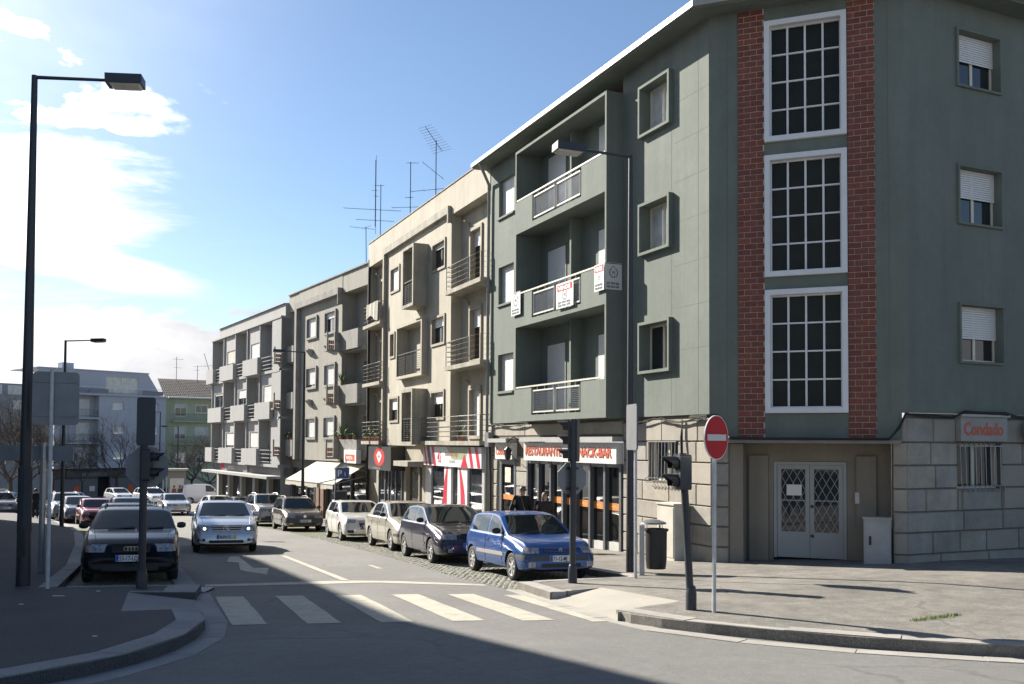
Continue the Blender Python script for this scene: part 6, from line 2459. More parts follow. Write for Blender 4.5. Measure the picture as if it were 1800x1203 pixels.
# --- dark purple hatchback
P_purple = paint('paint_purple', (0.020, 0.017, 0.034), 0.4, 0.3)
S_a3 = dict(L=4.15, W=1.735, H=1.42, wb=2.51, fo=.86, hood=1.22, ws=.80, rg=.42, dk=.14, zn=.72, zc=.95, zt=.95, belt0=.93, belt1=.97, wr=.30)
a3 = build_car('parked_car', 'dark purple three door hatchback behind the bright blue hatchback', dict(shape=S_a3, paint=P_purple, side=[(.70, -.30), (-.38, -1.35)], lights=[(.42, .74, .60, .72, 0)], amber=[(.74, .80, .61, .71, 0)], ambermat=M_lamp, grille=(.30, .60, .71, .85), slats=3, grille_frame=True, slatm=P_purple, intakes=[(-.40, .40, .30, .38)], fogs=[(.58, .34, .06)], plate=('84-37-PB', .46, 0), seams=[.76, -.36], moulding=(.44, .05, P_purple), handles=[-.20], handlem=P_purple, spokes=6, roof_panel=True, badge=('rings', .655, .055), mirrorm=M_black), GP_R)
place_car(a3, *from_wheel(-1.96, 22.6, HD, S_a3), HD)
# --- beige saloon
P_beige = paint('paint_beige', (0.40, 0.37, 0.30), 0.25)
S_pas = dict(L=4.68, W=1.74, H=1.46, wb=2.70, fo=.90, hood=1.26, ws=.86, rg=.62, dk=.55, zn=.74, zc=.97, zt=.98, belt0=.94, belt1=.97, wr=.305)
pas = build_car('parked_car', 'beige four door saloon parked behind the dark purple hatchback', dict(shape=S_pas, paint=P_beige, side=[(.78, -.15), (-.22, -1.15)], lights=[(.40, .76, .62, .74, 0)], grille=(.36, .62, .72), slats=3, slatm=P_beige, intakes=[(-.55, .55, .29, .37)], bumper=(.45, .53, M_trim), plate=('26-90-VB', .47, 0), seams=[.82, -.20, -1.05], moulding=(.50, .05, P_beige), handles=[-.02, -.95], handlem=P_beige, spokes=7, badge=('disc', .67, .055)), GP_R)
place_car(pas, *from_wheel(-3.54, 27.2, HD, S_pas), HD)
# --- white hatchback
P_white = paint('paint_white', (0.60, 0.585, 0.54), 0.0, 0.35)
S_a1 = dict(L=3.95, W=1.74, H=1.42, wb=2.47, fo=.80, hood=1.12, ws=.82, rg=.34, dk=.14, zn=.74, zc=.97, zt=.98, belt0=.95, belt1=1.02, wr=.31)
a1 = build_car('parked_car', 'white hatchback parked behind the beige saloon', dict(shape=S_a1, paint=P_white, side=[(.70, -.15), (-.22, -1.15)], lights=[(.46, .78, .64, .76, .02)], grille=(.36, .42, .72, .8), slats=6, slatm=M_trim, intakes=[(.52, .74, .30, .40)], plate=('51-MQ-08', .52, 0), seams=[.78, -.19, -.95], handles=[-.02, -.85], handlem=P_white, spokes=5, badge=('rings', .64, .055)), GP_R)
place_car(a1, *from_wheel(-6.02, 32.6, HD - .5, S_a1), HD - .5)
# --- brown estate
P_brown = paint('paint_brown', (0.11, 0.085, 0.062), 0.5)
S_ast = dict(L=4.28, W=1.69, H=1.49, wb=2.52, fo=.82, hood=1.14, ws=.74, rg=.28, dk=.10, zn=.72, zc=.94, zt=.93, belt0=.92, belt1=.95, wr=.285)
P_ast = dict(shape=S_ast, paint=P_brown, side=[(.72, -.12), (-.19, -1.0), (-1.07, -1.72)], lights=[(.42, .76, .58, .70, 0)], grille=(.36, .60, .68), slats=2, slatm=P_brown, intakes=[(-.5, .5, .28, .36)], bumper=(.36, .55, M_trim), plate=('17-42-GE', .45, 0), seams=[.78, -.16, -1.0], moulding=(.46, .06, M_trim), handles=[0.0, -.85], spokes=6, rails=M_black, badge=('disc', .64, .05))
ast = build_car('parked_car', 'brown estate car with roof rails parked near the lamp post on the right', P_ast, GP_R)
place_car(ast, *from_wheel(-9.95, 40.3, HD - 2, S_ast), HD - 2)
# --- grey-white crossover
P_silver = paint('paint_silver', (0.33, 0.335, 0.345), 0.6)
S_suv = dict(L=4.31, W=1.78, H=1.61, wb=2.63, fo=.86, hood=1.10, ws=.84, rg=.40, dk=.14, zn=.86, zc=1.09, zt=1.05, belt0=1.05, belt1=1.12, wr=.335)
P_suv = dict(shape=S_suv, paint=P_silver, side=[(.78, -.10), (-.18, -1.0), (-1.08, -1.55)], lights=[(.44, .80, .74, .86, .04)], grille=(.34, .72, .84), slats=3, intakes=[(-.5, .5, .36, .50)], bumper=(.28, .44, M_trim), plate=('70-EV-31', .60, 0), seams=[.84, -.14, -.95], handles=[0, -.85], handlem=P_silver, spokes=6, rails=M_galv, badge=('disc', .79, .06))
suv = build_car('parked_car', 'silver crossover parked behind the brown estate car', P_suv, GP_R)
place_car(suv, *from_wheel(-12.75, 45.9, HD - 5, S_suv), HD - 5)
dk_hatch = clone(a3, 'dark hatchback parked behind the silver crossover', GP_R)
place_car(dk_hatch, -15.3, 53.0, 151)
wh2 = clone(pas, 'white saloon farthest along the right kerb', GP_R)
recolour(wh2, P_beige, P_white)
place_car(wh2, -18.6, 58.6, 149)
# --- silver saloon driving towards the camera
P_sil2 = paint('paint_bright_silver', (0.46, 0.47, 0.49), 0.55, 0.28)
S_mb = dict(L=4.58, W=1.77, H=1.45, wb=2.76, fo=.82, hood=1.34, ws=.86, rg=.66, dk=.52, zn=.78, zc=.98, zt=1.0, belt0=.95, belt1=.99, wr=.315)
merc = build_car('driving_car', 'silver saloon with lit headlights driving towards the zebra crossing', dict(shape=S_mb, paint=P_sil2, side=[(.62, -.20), (-.27, -1.15)], lights=[(.47, .80, .60, .74, .05)], lit=True, grille=(.44, .60, .75, .82), slats=3, slatr=.014, slatm=P_sil2, grille_frame=True, intakes=[(-.46, .46, .28, .36), (.56, .76, .33, .40)], fogs=[(.66, .365, .045)], plate=('36-PV-13', .45, 0), yellow=True, seams=[.70, -.25, -1.05], handles=[-.05, -.95], handlem=P_sil2, spokes=5, badge=('star', .675, .085), mirrorm=P_sil2))
h_ = radians(HD + 1.5)
f_ = Vector((sin(h_), cos(h_)))
place_car(merc, -8.22 - f_.x * 1.38, 26.55 - f_.y * 1.38, HD + 1.5)
# --- dark estate nearest on the left
P_navy = paint('paint_navy', (0.005, 0.006, 0.009), 0.0, 0.16, 0.0, 0.16)
S_a4 = dict(L=4.48, W=1.735, H=1.395, wb=2.62, fo=.88, hood=1.26, ws=.82, rg=.45, dk=.12, zn=.74, zc=.96, zt=.98, belt0=.94, belt1=.97, wr=.305)
P_a4 = dict(shape=S_a4, paint=P_navy, side=[(.72, -.18), (-.25, -1.05), (-1.12, -1.75)], lights=[(.44, .72, .60, .735, 0)], amber=[(.72, .82, .605, .73, 0)], ambermat=M_lamp, grille=(.335, .60, .725, .93), slats=4, slatm=M_black, grille_frame=True, intakes=[(-.48, .48, .26, .34)], bumper=(.40, .50, P_navy), plate=('53-17-LQ', .49, 0), yellow=True, seams=[.78, -.22, -1.02], moulding=(.46, .05, P_navy), handles=[-.02, -.9], handlem=P_navy, spokes=5, rails=M_black, badge=('rings', .66, .075), glass=M_carglass2)
a4 = build_car('parked_car', 'dark navy estate car nearest on the left kerb behind the signal post', P_a4, GP_L)
h_ = radians(HD)
f_ = Vector((sin(h_), cos(h_)))
place_car(a4, -7.30 - f_.x * 1.31, 17.78 - f_.y * 1.31, HD)
a4b = clone(a4, 'black estate car parked close behind the nearest navy estate', GP_L)
place_car(a4b, -10.5, 25.3, 156)
P_blk = paint('paint_black', (0.010, 0.010, 0.011), 0.3, 0.25)
S_206 = dict(L=3.83, W=1.65, H=1.43, wb=2.44, fo=.78, hood=1.05, ws=.82, rg=.34, dk=.12, zn=.70, zc=.95, zt=.95, belt0=.92, belt1=.98, wr=.285)
P_206 = dict(shape=S_206, paint=P_blk, side=[(.74, -.15), (-.22, -1.15)], lights=[(.42, .76, .60, .74, .05)], grille=(.30, .56, .62), slats=2, intakes=[(-.5, .5, .29, .40)], plate=('90-56-TX', .47, 0), seams=[.80, -.19, -.95], handles=[-.02, -.85], spokes=5, badge=('disc', .68, .05))
c206 = build_car('parked_car', 'black hatchback between the red car and the navy estates on the left', P_206, GP_L)
place_car(c206, -17.6, 42.3, 152.5)
P_redp = paint('paint_red', (0.24, 0.018, 0.022), 0.25)
red = clone(saxo, 'dark red hatchback in the left parked row behind the black hatchback', GP_L)
for o in list(red.children):
    if o.name.startswith('antenna'):
        bpy.data.objects.remove(o)
recolour(red, P_blue, P_redp)
place_car(red, -20.85, 46.3, 150)
sv2 = clone(suv, 'silver people carrier behind the dark red hatchback on the left', GP_L)
place_car(sv2, -25.6, 53.0, 148)
gr2 = clone(c206, 'grey hatchback tucked between the red car and the silver people carrier', GP_L)
P_gr = paint('paint_grey', (0.16, 0.165, 0.175), 0.5)
recolour(gr2, P_blk, P_gr)
place_car(gr2, -23.4, 49.8, 149)
# --- junction and beyond
GP_F = 'cars beyond the junction'
S_b7 = dict(S_mb)
P_far = dict(P_a4)
sil = clone(merc, 'silver saloon with a dark front turning at the far junction', GP_F)
place_car(sil, -23.6, 64.6, 152)
for o in list(sil.children_recursive):
    if o.name.startswith('beam'):
        bpy.data.objects.remove(o)
P_wh2 = paint('paint_pure_white', (0.66, 0.66, 0.66), 0.0, 0.3)
wsuv = clone(suv, 'white crossover parked across the far junction under the notices', GP_F)
recolour(wsuv, P_silver, P_wh2)
place_car(wsuv, -30.6, 78.5, 135)
whh = clone(c206, 'small white hatchback parked across the far junction', GP_F)
recolour(whh, P_blk, P_wh2)
place_car(whh, -36.6, 86.0, 138)
for lab, src, old, new, x, y, hd in (
        ('white saloon by the left bare tree', pas, P_beige, P_wh2, -36.2, 66.5, 95),
        ('grey crossover at the left edge by the bare tree', suv, P_silver, P_gr, -32.3, 58.2, 140),
        ('black hatchback between the tree and the dark dressed person', c206, P_blk, P_blk, -29.6, 57.0, 145),
        ('dark blue estate at the far left edge', ast, P_brown, P_navy, -38.8, 70.5, 120),
        ('light grey saloon parked beside the person in dark clothes', pas, P_beige, P_silver, -31.6, 66.5, 140)):
    o = clone(src, lab, GP_F)
    if old != new:
        recolour(o, old, new)
    place_car(o, x, y, hd)
# white van beside the pale building and a dark car behind it
S_van = dict(L=4.2, W=1.75, H=1.85, wb=2.7, fo=.80, hood=.95, ws=.75, rg=.10, dk=.06, zn=.85, zc=1.15, zt=1.1, belt0=1.12, belt1=1.12, wr=.31, tumble=.12)
van = build_car('parked_van', 'white van parked beyond the pale building', dict(shape=S_van, paint=P_wh2, side=[(.75, .0)], lights=[(.46, .78, .70, .84, 0)], grille=(.34, .70, .80), plate=('22-GH-40', .5, 0), seams=[.9, -.05], handles=[.1], spokes=6, cat='van'))
place_car(van, -28.0, 84.0, 60)
dcar = clone(a4, 'dark saloon shape parked in the shade beside the white van', GP_F)
place_car(dcar, -31.8, 88.5, 70)
# ================================================================ street furniture
def street_lamp(label, base, r0, r1, top, adir, alen, zf=None, head=(.56, .30, .14), tilt=0.03):
    x, y = base
    z0 = (zf or zl)(x, y)
    t = thing('street_lamp', (x, y, z0), label, 'street lamp', 'street lamps')
    n = 10
    MB().tube([(x, y, z0 - .05), (x, y, z0 + .02), (x, y, z0 + 1.2), (x, y, top - .02)], [r0 * 1.02, r0, lerp(r0, r1, .2), r1], n).build('pole', M_post, t, smooth=40)
    MB().box(x - r0 * .55, y - r0 * 1.03, z0 + .5, x + r0 * .55, y - r0 * .7, z0 + .95).build('access_door', M_post, t)
    d = Vector((adir[0], adir[1])).normalized()
    a1 = Vector((x, y, top - .05))
    a2 = a1 + Vector((d.x, d.y, tilt)) * alen
    MB().tube([a1 - Vector((d.x, d.y, 0)) * .02, a2], [.034, .028], 6).build('arm', M_post, t)
    n_ = Vector((-d.y, d.x, 0))
    u_ = Vector((d.x, d.y, tilt)).normalized()
    w_ = u_.cross(n_) * -1
    if w_.z < 0:
        w_ = -w_
    L_, W_, H_ = head

    def P(a, b, c):
        return tuple(a2 + u_ * a + n_ * b + w_ * c)
    m_ = MB()
    m_.hexa([P(0, -W_ / 2, -H_ * .55), P(L_, -W_ / 2, -H_ * .55), P(L_, W_ / 2, -H_ * .55), P(0, W_ / 2, -H_ * .55), P(0, -W_ / 2, H_ * .45), P(L_, -W_ / 2, H_ * .45), P(L_, W_ / 2, H_ * .45), P(0, W_ / 2, H_ * .45)])
    hd = m_.build('lamp_head', M_post, t, fix=True)
    g_ = MB()
    g_.hexa([P(.10, -W_ * .36, -H_ * .75), P(L_ - .06, -W_ * .36, -H_ * .75), P(L_ - .06, W_ * .36, -H_ * .75), P(.10, W_ * .36, -H_ * .75), P(.06, -W_ * .42, -H_ * .552), P(L_ - .03, -W_ * .42, -H_ * .552), P(L_ - .03, W_ * .42, -H_ * .552), P(.06, W_ * .42, -H_ * .552)])
    g_.build('diffuser', mat('lamp_diffuser', (0.45, 0.44, 0.40), 0.25, var=0.1, scale=8), hd, fix=True)
    return t


LT = street_lamp('tall dark street lamp on the left pavement beside the sign post', (-8.22, 15.61), .112, .048, 8.02, (.985, .17), 1.17, head=(.60, .34, .16))
MB().tube([(-8.22, 15.61, zl(0, 15.6) + .9), (-8.22, 15.61, zl(0, 15.6) + 2.0)], .113, 10).build('sleeve', mat('post_sleeve', (0.03, 0.034, 0.042), 0.6, var=0.2), LT)
street_lamp('tall dark street lamp with its head over the green balconies', (2.42, 18.85), .085, .045, 7.72, (-.95, -.31), 1.05, zp, head=(.62, .34, .16))
street_lamp('dark street lamp farther along the left kerb', (-19.5, 40.1), .09, .05, 6.15, (1, .0), 1.15, head=(.56, .3, .14))
street_lamp('dark street lamp in front of the grey building', (-10.9, 48.2), .10, .06, 6.5, (-.95, -.31), 1.0, zp, head=(.6, .3, .14))
street_lamp('thin far lamp post before the pale blue block', (-37.4, 98.0), .09, .06, 4.9, (-1, 0), 1.6, head=(.6, .3, .14))
street_lamp('far lamp post before the lime green house', (-36.2, 100.0), .09, .06, 3.4, (-1, 0), 1.2, head=(.6, .3, .14))


def oriented(c, n):
    """frame for a flat panel: c centre, n outward normal (xy); returns fn(a right, b up, t out)"""
    n = Vector((n[0], n[1], 0)).normalized()
    r_ = Vector((-n.y, n.x, 0))
    return lambda a, b, t: tuple(Vector(c) + r_ * a + Vector((0, 0, b)) + n * t)


def plate_poly(pts, fn, t0, t1):
    m_ = MB()
    k = len(pts)
    m_.add([fn(a, b, t0) for a, b in pts] + [fn(a, b, t1) for a, b in pts], [tuple(range(k)), tuple(range(2 * k - 1, k - 1, -1))] + [(i, k + i, k + (i + 1) % k, (i + 1) % k) for i in range(k)])
    return m_


def rrect(w, h, r, n=5):
    out = []
    for cx, cy, a0 in ((w / 2 - r, h / 2 - r, 0), (-w / 2 + r, h / 2 - r, pi / 2), (-w / 2 + r, -h / 2 + r, pi), (w / 2 - r, -h / 2 + r, 1.5 * pi)):
        for i in range(n + 1):
            a = a0 + pi / 2 * i / n
            out.append((cx + r * cos(a), cy + r * sin(a)))
    return out


FWD = (-.365, .931)       # signs face traffic farther down the street
# big rectangular sign seen from behind
x, y = -7.57, 15.14
z0 = zl(x, y)
t = thing('traffic_sign', (x, y, z0), 'large rounded rectangular sign seen from behind on a pale post', 'traffic sign')
MB().tube([(x, y, z0 - .05), (x, y, 2.92)], .03, 8).build('post', M_postwhite, t, smooth=40)
fn = oriented((x + .04, y + .06, 2.44), FWD)
MB.build(plate_poly(rrect(.70, .88, .07), fn, .0, .012), 'panel', M_signback, t, fix=True)
for zc in (-.28, .28):
    MB().add([fn(a, zc + b, c) for a in (-.3, .3) for b in (-.02, .02) for c in (-.02, -.002)], [(0, 1, 3, 2), (4, 6, 7, 5), (0, 4, 5, 1), (2, 3, 7, 6), (0, 2, 6, 4), (1, 5, 7, 3)]).build('bracket', M_signback, t, fix=True)
text_mesh('M 2013', .05, mat('faint_print', (0.24, 0.25, 0.26), 0.5), t, lambda a, b, c: fn(.26 - a - .12, b - .02, -.004 - c), .0005)
# direction board on grey post
x, y = -9.25, 18.22
z0 = zl(x, y)
t = thing('direction_board', (x, y, z0), 'long grey direction board seen from behind at the left edge', 'direction sign')
for xx in (-9.25, -11.6):
    MB().tube([(xx, y, z0 - .05), (xx, y, 1.70)], .055, 8).build('post', M_galv if xx > -10 else M_galv, t, smooth=40)
fn = oriented((-10.25, y + .08, 1.49), (0, 1))
MB.build(plate_poly([(-1.55, -.15), (1.55, -.15), (1.55, .15), (-1.55, .15)], fn, 0, .03), 'board', mat('board_back_grey', (0.24, 0.26, 0.28), 0.5, var=0.1, scale=3), t, fix=True)


def signal_head(parent, c, n, nl, wid, hgt, dep, visor=True, lens_dark=True):
    """box with lamps on the face towards n"""
    fn = oriented(c, n)
    m_ = MB()
    m_.add([fn(a, b, q) for q in (-dep / 2, dep / 2) for a, b in rrect(wid, hgt, wid * .14, 3)], [])
    k = len(rrect(wid, hgt, wid * .14, 3))
    m_.f += [tuple(range(k - 1, -1, -1)), tuple(range(k, 2 * k))] + [(i, (i + 1) % k, k + (i + 1) % k, k + i) for i in range(k)]
    m_.m += [0] * (k + 2)
    hd = m_.build('signal_head', M_post, parent, fix=True)
    for i in range(nl):
        zc = lerp(hgt / 2, -hgt / 2, (i + .5) / nl)
        r_ = min(wid * .42, hgt / nl * .44)
        ln = MB()
        N = 14
        ln.add([fn(r_ * .9 * cos(2 * pi * j / N), zc + r_ * .9 * sin(2 * pi * j / N), dep / 2 + .004) for j in range(N)], [tuple(range(N))])
        ln.build('lens', mat('dark_lens_%d' % (i % 3), [(0.06, 0.008, 0.008), (0.06, 0.04, 0.008), (0.01, 0.05, 0.03)][i % 3], 0.15), hd, fix=True)
        if visor:
            v_ = MB()
            M_ = 12
            for j in range(M_ + 1):
                a = lerp(-0.25 * pi, 1.25 * pi, j / M_)
                dd = .22 * (0.45 + 0.55 * max(0, sin(a)))
                for q, rr in ((dep / 2, r_), (dep / 2 + dd, r_ * .97), (dep / 2 + dd, r_ * .90), (dep / 2, r_ * .93)):
                    v_.v.append(fn(rr * cos(a), zc + rr * sin(a), q))
            for j in range(M_):
                for q in range(4):
                    v_.f.append((j * 4 + q, (j + 1) * 4 + q, (j + 1) * 4 + (q + 1) % 4, j * 4 + (q + 1) % 4))
                    v_.m.append(0)
            v_.f += [(0, 1, 2, 3), (M_ * 4 + 3, M_ * 4 + 2, M_ * 4 + 1, M_ * 4)]
            v_.m += [0, 0]
            v_.build('visor', M_black, hd, fix=True)
    return hd


def octagon(parent, c, n, d):
    fn = oriented(c, n)
    pts = [(d / 2 / cos(pi / 8) * cos(pi / 8 + k * pi / 4), d / 2 / cos(pi / 8) * sin(pi / 8 + k * pi / 4)) for k in range(8)]
    p = plate_poly(pts, fn, 0, .012).build('stop_plate', M_signback, parent, fix=True)
    plate_poly([(a * .985, b * .985) for a, b in pts], fn, .0125, .015).build('stop_face', M_red, p, fix=True)
    text_mesh('STOP', d * .36, M_white, p, lambda a, b, t: fn(a - d * .41, b - d * .13, .016 + t), .0005, .004, sx=.95)
    bk = MB()
    for zc in (-.18, .18):
        bk.add([fn(a, zc + b, q) for a in (-.12, .12) for b in (-.02, .02) for q in (-.03, -.002)], [(0, 1, 3, 2), (4, 6, 7, 5), (0, 4, 5, 1), (2, 3, 7, 6), (0, 2, 6, 4), (1, 5, 7, 3)])
    bk.build('bracket', M_post, p, fix=True)


def base_collar(parent, x, y, z, r):
    MB().revolve([(r * 1.45, -.05), (r * 1.45, .22), (r * 1.25, .26), (r * 1.25, .30), (r, .32)], 12, (x, y, z)).build('collar', M_post, parent, smooth=35)


# left signal
x, y = -6.11, 15.33
z0 = zl(x, y)
t = thing('traffic_signal', (x, y, z0), 'traffic signal with stop plate seen from behind before the navy estate', 'traffic signal', 'traffic signals')
MB().tube([(x, y, z0 - .05), (x, y, 1.68)], .062, 10).build('post', M_post, t, smooth=40)
base_collar(t, x, y, z0, .062)
signal_head(t, (x + .02, y + .01, 2.07), FWD, 3, .29, .80, .20)
octagon(t, (x + .02, y + .09, 1.31), FWD, .66)
signal_head(t, (x + .10, y - .10, 1.35), (.93, .1), 2, .20, .52, .13)
# right signal
x, y = 1.09, 16.42
z0 = zp(x, y)
t = thing('traffic_signal', (x, y, z0), 'traffic signal with stop plate standing at the front of the bright blue hatchback', 'traffic signal', 'traffic signals')
MB().tube([(x, y, z0 - .05), (x, y, 2.18)], .056, 10).build('post', M_post, t, smooth=40)
base_collar(t, x, y, z0, .056)
hd = signal_head(t, (x + .02, y + .10, 1.80), (-.97, .25), 3, .24, .76, .17)
octagon(t, (x - .01, y + .09, 1.12), FWD, .56)
# leaning pedestrian signal
x, y = 2.47, 12.71
z0 = zp(x, y)
t = thing('traffic_signal', (x, y, z0), 'leaning pedestrian signal beside the red no entry sign', 'traffic signal', 'traffic signals')
MB().tube([(x, y, z0 - .05), (x - .08, y, 0.95), (x - .115, y, 1.62)], .052, 10).build('post', M_post, t, smooth=40)
base_collar(t, x, y, z0, .052)
signal_head(t, (x - .13, y - .05, 1.36), (-.95, -.25), 2, .24, .48, .17)
MB().tube([(x - .12, y, 1.6), (x - .125, y, 1.95)], .012, 5).build('cable_stub', M_cable, t)
# no entry
x, y = 2.72, 12.42
z0 = zp(x, y)
t = thing('no_entry_sign', (x, y, z0), 'round red no entry sign with a white bar on a pale post', 'traffic sign')
MB().tube([(x, y, z0 - .05), (x + .01, y, 2.05)], .028, 8).build('post', M_postwhite, t, smooth=40)
nn = (.72, -.69)
fn = oriented((x + .03 * nn[0], y + .03 * nn[1], 1.835), nn)
N = 40
plate_poly([(.30 * cos(2 * pi * k / N), .30 * sin(2 * pi * k / N)) for k in range(N)], fn, 0, .014).build('plate', M_white, t, fix=True)
plate_poly([(.288 * cos(2 * pi * k / N), .288 * sin(2 * pi * k / N)) for k in range(N)], fn, .0145, .017).build('red_face', M_red, t, fix=True)
plate_poly([(-.235, -.042), (.235, -.042), (.235, .042), (-.235, .042)], fn, .0175, .020).build('white_bar', mat('bar_white', (0.52, 0.52, 0.50), 0.5), t, fix=True)
# narrow sign seen almost edge-on
x, y = 2.33, 17.35
z0 = zp(x, y)
t = thing('narrow_sign', (x, y, z0), 'grey upright sign panel seen edge on beside the right street lamp', 'traffic sign')
MB().tube([(x, y, z0 - .05), (x, y, 2.5)], .030, 8).build('post', M_postwhite, t, smooth=40)
fn = oriented((x - .05, y + .02, 2.06), (-.98, -.18))
MB.build(plate_poly(rrect(.62, .86, .05), fn, 0, .03), 'panel', mat('panel_grey', (0.12, 0.125, 0.13), 0.5, var=0.1), t, fix=True)
# litter bin on its post
x, y = 2.56, 18.15
z0 = zp(x, y)
t = thing('litter_bin', (x, y, z0), 'dark litter bin hung on a grey post with a small roof', 'litter bin')
MB().box(x - .05, y - .03, z0 - .05, x + .05, y + .03, z0 + .98).build('post', M_galv, t)
bx_, by_ = x + .30, y + .12
bn = MB()
ring = lambda r_, zz: [(bx_ + r_ * cos(2 * pi * k / 16) * (1.0 if abs(cos(2 * pi * k / 16)) < .9 else 1), by_ + r_ * sin(2 * pi * k / 16), zz) for k in range(16)]
k0 = 0
lv = [ring(.0, z0 + .12), ring(.19, z0 + .12), ring(.21, z0 + .30), ring(.215, z0 + .86), ring(.245, z0 + .86), ring(.245, z0 + .90), ring(.19, z0 + .90), ring(.18, z0 + .70), ring(0, z0 + .70)]
for r_ in lv:
    bn.v += r_
for i in range(len(lv) - 1):
    for j in range(16):
        bn.f.append((i * 16 + j, i * 16 + (j + 1) % 16, (i + 1) * 16 + (j + 1) % 16, (i + 1) * 16 + j))
        bn.m.append(0)
bn.build('bucket', M_black, t, smooth=35)
rf = MB()
rf.revolve([(.0, .16), (.12, .145), (.25, .10), (.26, .07), (.24, .08), (0, .13)], 16, (bx_ - .06, by_, z0 + .93))
rf.build('roof', M_signback, t, smooth=40)
for q in (-.18, .12):
    MB().tube([(bx_ + q, by_, z0 + .85), (bx_ + q, by_, z0 + 1.03)], .008, 4).build('roof_strut', M_galv, t)
# utility cabinets
def cabinet(name, label, F, x0, x1, y0, y1, z0, z1, m, tilt=0.0):
    t = thing(name, F((x0 + x1) / 2, (y0 + y1) / 2, z0), label, 'utility cabinet')
    MB().box(x0, y0, z0 - .15, x1, y1, z1).build('case', m, t, F)
    MB().box(x0 - .02, y0 - .03, z1 + .001, x1 + .02, y1, z1 + .04).build('lid', m, t, F)
    MB().box(x0 + .03, y0 - .012, z0 + .08, x1 - .03, y0 - .001, z1 - .05).build('door', m, t, F)
    MB().box(x0 + .10, y0 - .02, lerp(z0, z1, .42), x0 + .15, y0 - .013, lerp(z0, z1, .62)).build('latch', M_black, t, F)


cabinet('utility_cabinet', 'tall pale cabinet against the sunlit stone wall', F1, 11.18, 11.88, -.42, -.01, zp(*F1(11.5, -.3, 0)[:2]), zp(*F1(11.5, -.3, 0)[:2]) + 1.27, mat('cabinet_cream', (0.45, 0.43, 0.37), 0.7, var=0.12, scale=3))
cabinet('utility_cabinet', 'short grey white cabinet beside the entrance door', F1C, 3.19, 3.72, -.12, .22, zp(*F1C(3.4, -.1, 0)[:2]), zp(*F1C(3.4, -.1, 0)[:2]) + .92, mat('cabinet_grey', (0.34, 0.34, 0.33), 0.6, var=0.1, scale=3))
# parking sign and ticket machine
x, y = -7.95, 41.6
z0 = zp(x, y)
t = thing('parking_sign', (x, y, z0), 'blue P parking sign on a thin post under the awning', 'traffic sign')
MB().tube([(x, y, z0), (x, y, .62)], .028, 6).build('post', M_galv, t)
fn = oriented((x + .34, y - .05, .36), (.28, -.96))
plate_poly(rrect(.62, .52, .04), fn, 0, .015).build('panel', M_white, t, fix=True)
plate_poly(rrect(.57, .47, .04), fn, .0155, .018).build('blue_face', mat('sign_blue', (0.015, 0.06, 0.22), 0.4), t, fix=True)
text_mesh('P', .42, M_white, t, lambda a, b, q: fn(a - .24, b - .15, .0185 + q), .0005, .006)
text_mesh('i', .26, M_white, t, lambda a, b, q: fn(a + .08, b - .12, .0185 + q), .0005, .004)
x, y = -7.6, 41.2
z0 = zp(x, y)
t = thing('ticket_machine', (x, y, z0), 'grey parking ticket machine below the P sign', 'ticket machine')
MB().box(x - .18, y - .14, z0, x + .18, y + .14, z0 + 1.15).build('column', M_galv, t)
MB().box(x - .24, y - .17, z0 + 1.151, x + .24, y + .17, z0 + 1.62).build('head', M_post, t)
# advertising shelter beyond the junction
x, y = -30.2, 83.0
z0 = g(y)
t = thing('advert_shelter', (x, y, z0), 'small advertising shelter with a lit people poster beyond the junction', 'shelter')
fnS = oriented((x, y, z0), (.35, -.94))
MB().add([fnS(a, b, q) for a in (-1.15, 1.05) for b in (3.05, 3.22) for q in (-.9, .55)], [(0, 1, 3, 2), (4, 6, 7, 5), (0, 4, 5, 1), (2, 3, 7, 6), (0, 2, 6, 4), (1, 5, 7, 3)]).build('roof', mat('shelter_roof', (0.30, 0.29, 0.25), 0.7), t, fix=True)
MB().add([fnS(a, b, q) for a in (-.62, .88) for b in (0, 3.04) for q in (-.5, .10)], [(0, 1, 3, 2), (4, 6, 7, 5), (0, 4, 5, 1), (2, 3, 7, 6), (0, 2, 6, 4), (1, 5, 7, 3)]).build('kiosk_body', mat('kiosk_grey', (0.17, 0.165, 0.15), 0.6), t, fix=True)
plate_poly([(-.48, .45), (.72, .45), (.72, 2.35), (-.48, 2.35)], fnS, .101, .12).build('poster', mat('poster_pale', (0.50, 0.50, 0.46), 0.5, var=0.1, scale=2), t, fix=True)
plate_poly([(-.48, .45), (.72, .45), (.72, .72), (-.48, .72)], fnS, .121, .125).build('poster_red_band', M_red, t, fix=True)
ps = MB()
for a0 in (-.12, .36):
    ps.add([fnS(a0 + .10 * cos(2 * pi * k / 10), 1.62 + .13 * sin(2 * pi * k / 10), .122) for k in range(10)], [tuple(range(10))])
    ps.add([fnS(a0 + q, r_, .122) for q, r_ in ((-.26, .74), (.26, .74), (.16, 1.44), (-.16, 1.44))], [(0, 1, 2, 3)])
po = ps.build('poster_print', mat('poster_print_red', (0.22, 0.07, 0.05), 0.6, var=0.4, scale=4), t, fix=True)
for a in (-1.05, -.75):
    plate_poly([(a - .05, 0), (a + .05, 0), (a + .05, 3.04), (a - .05, 3.04)], fnS, -.1, .0).build('post', M_galv, t, fix=True)

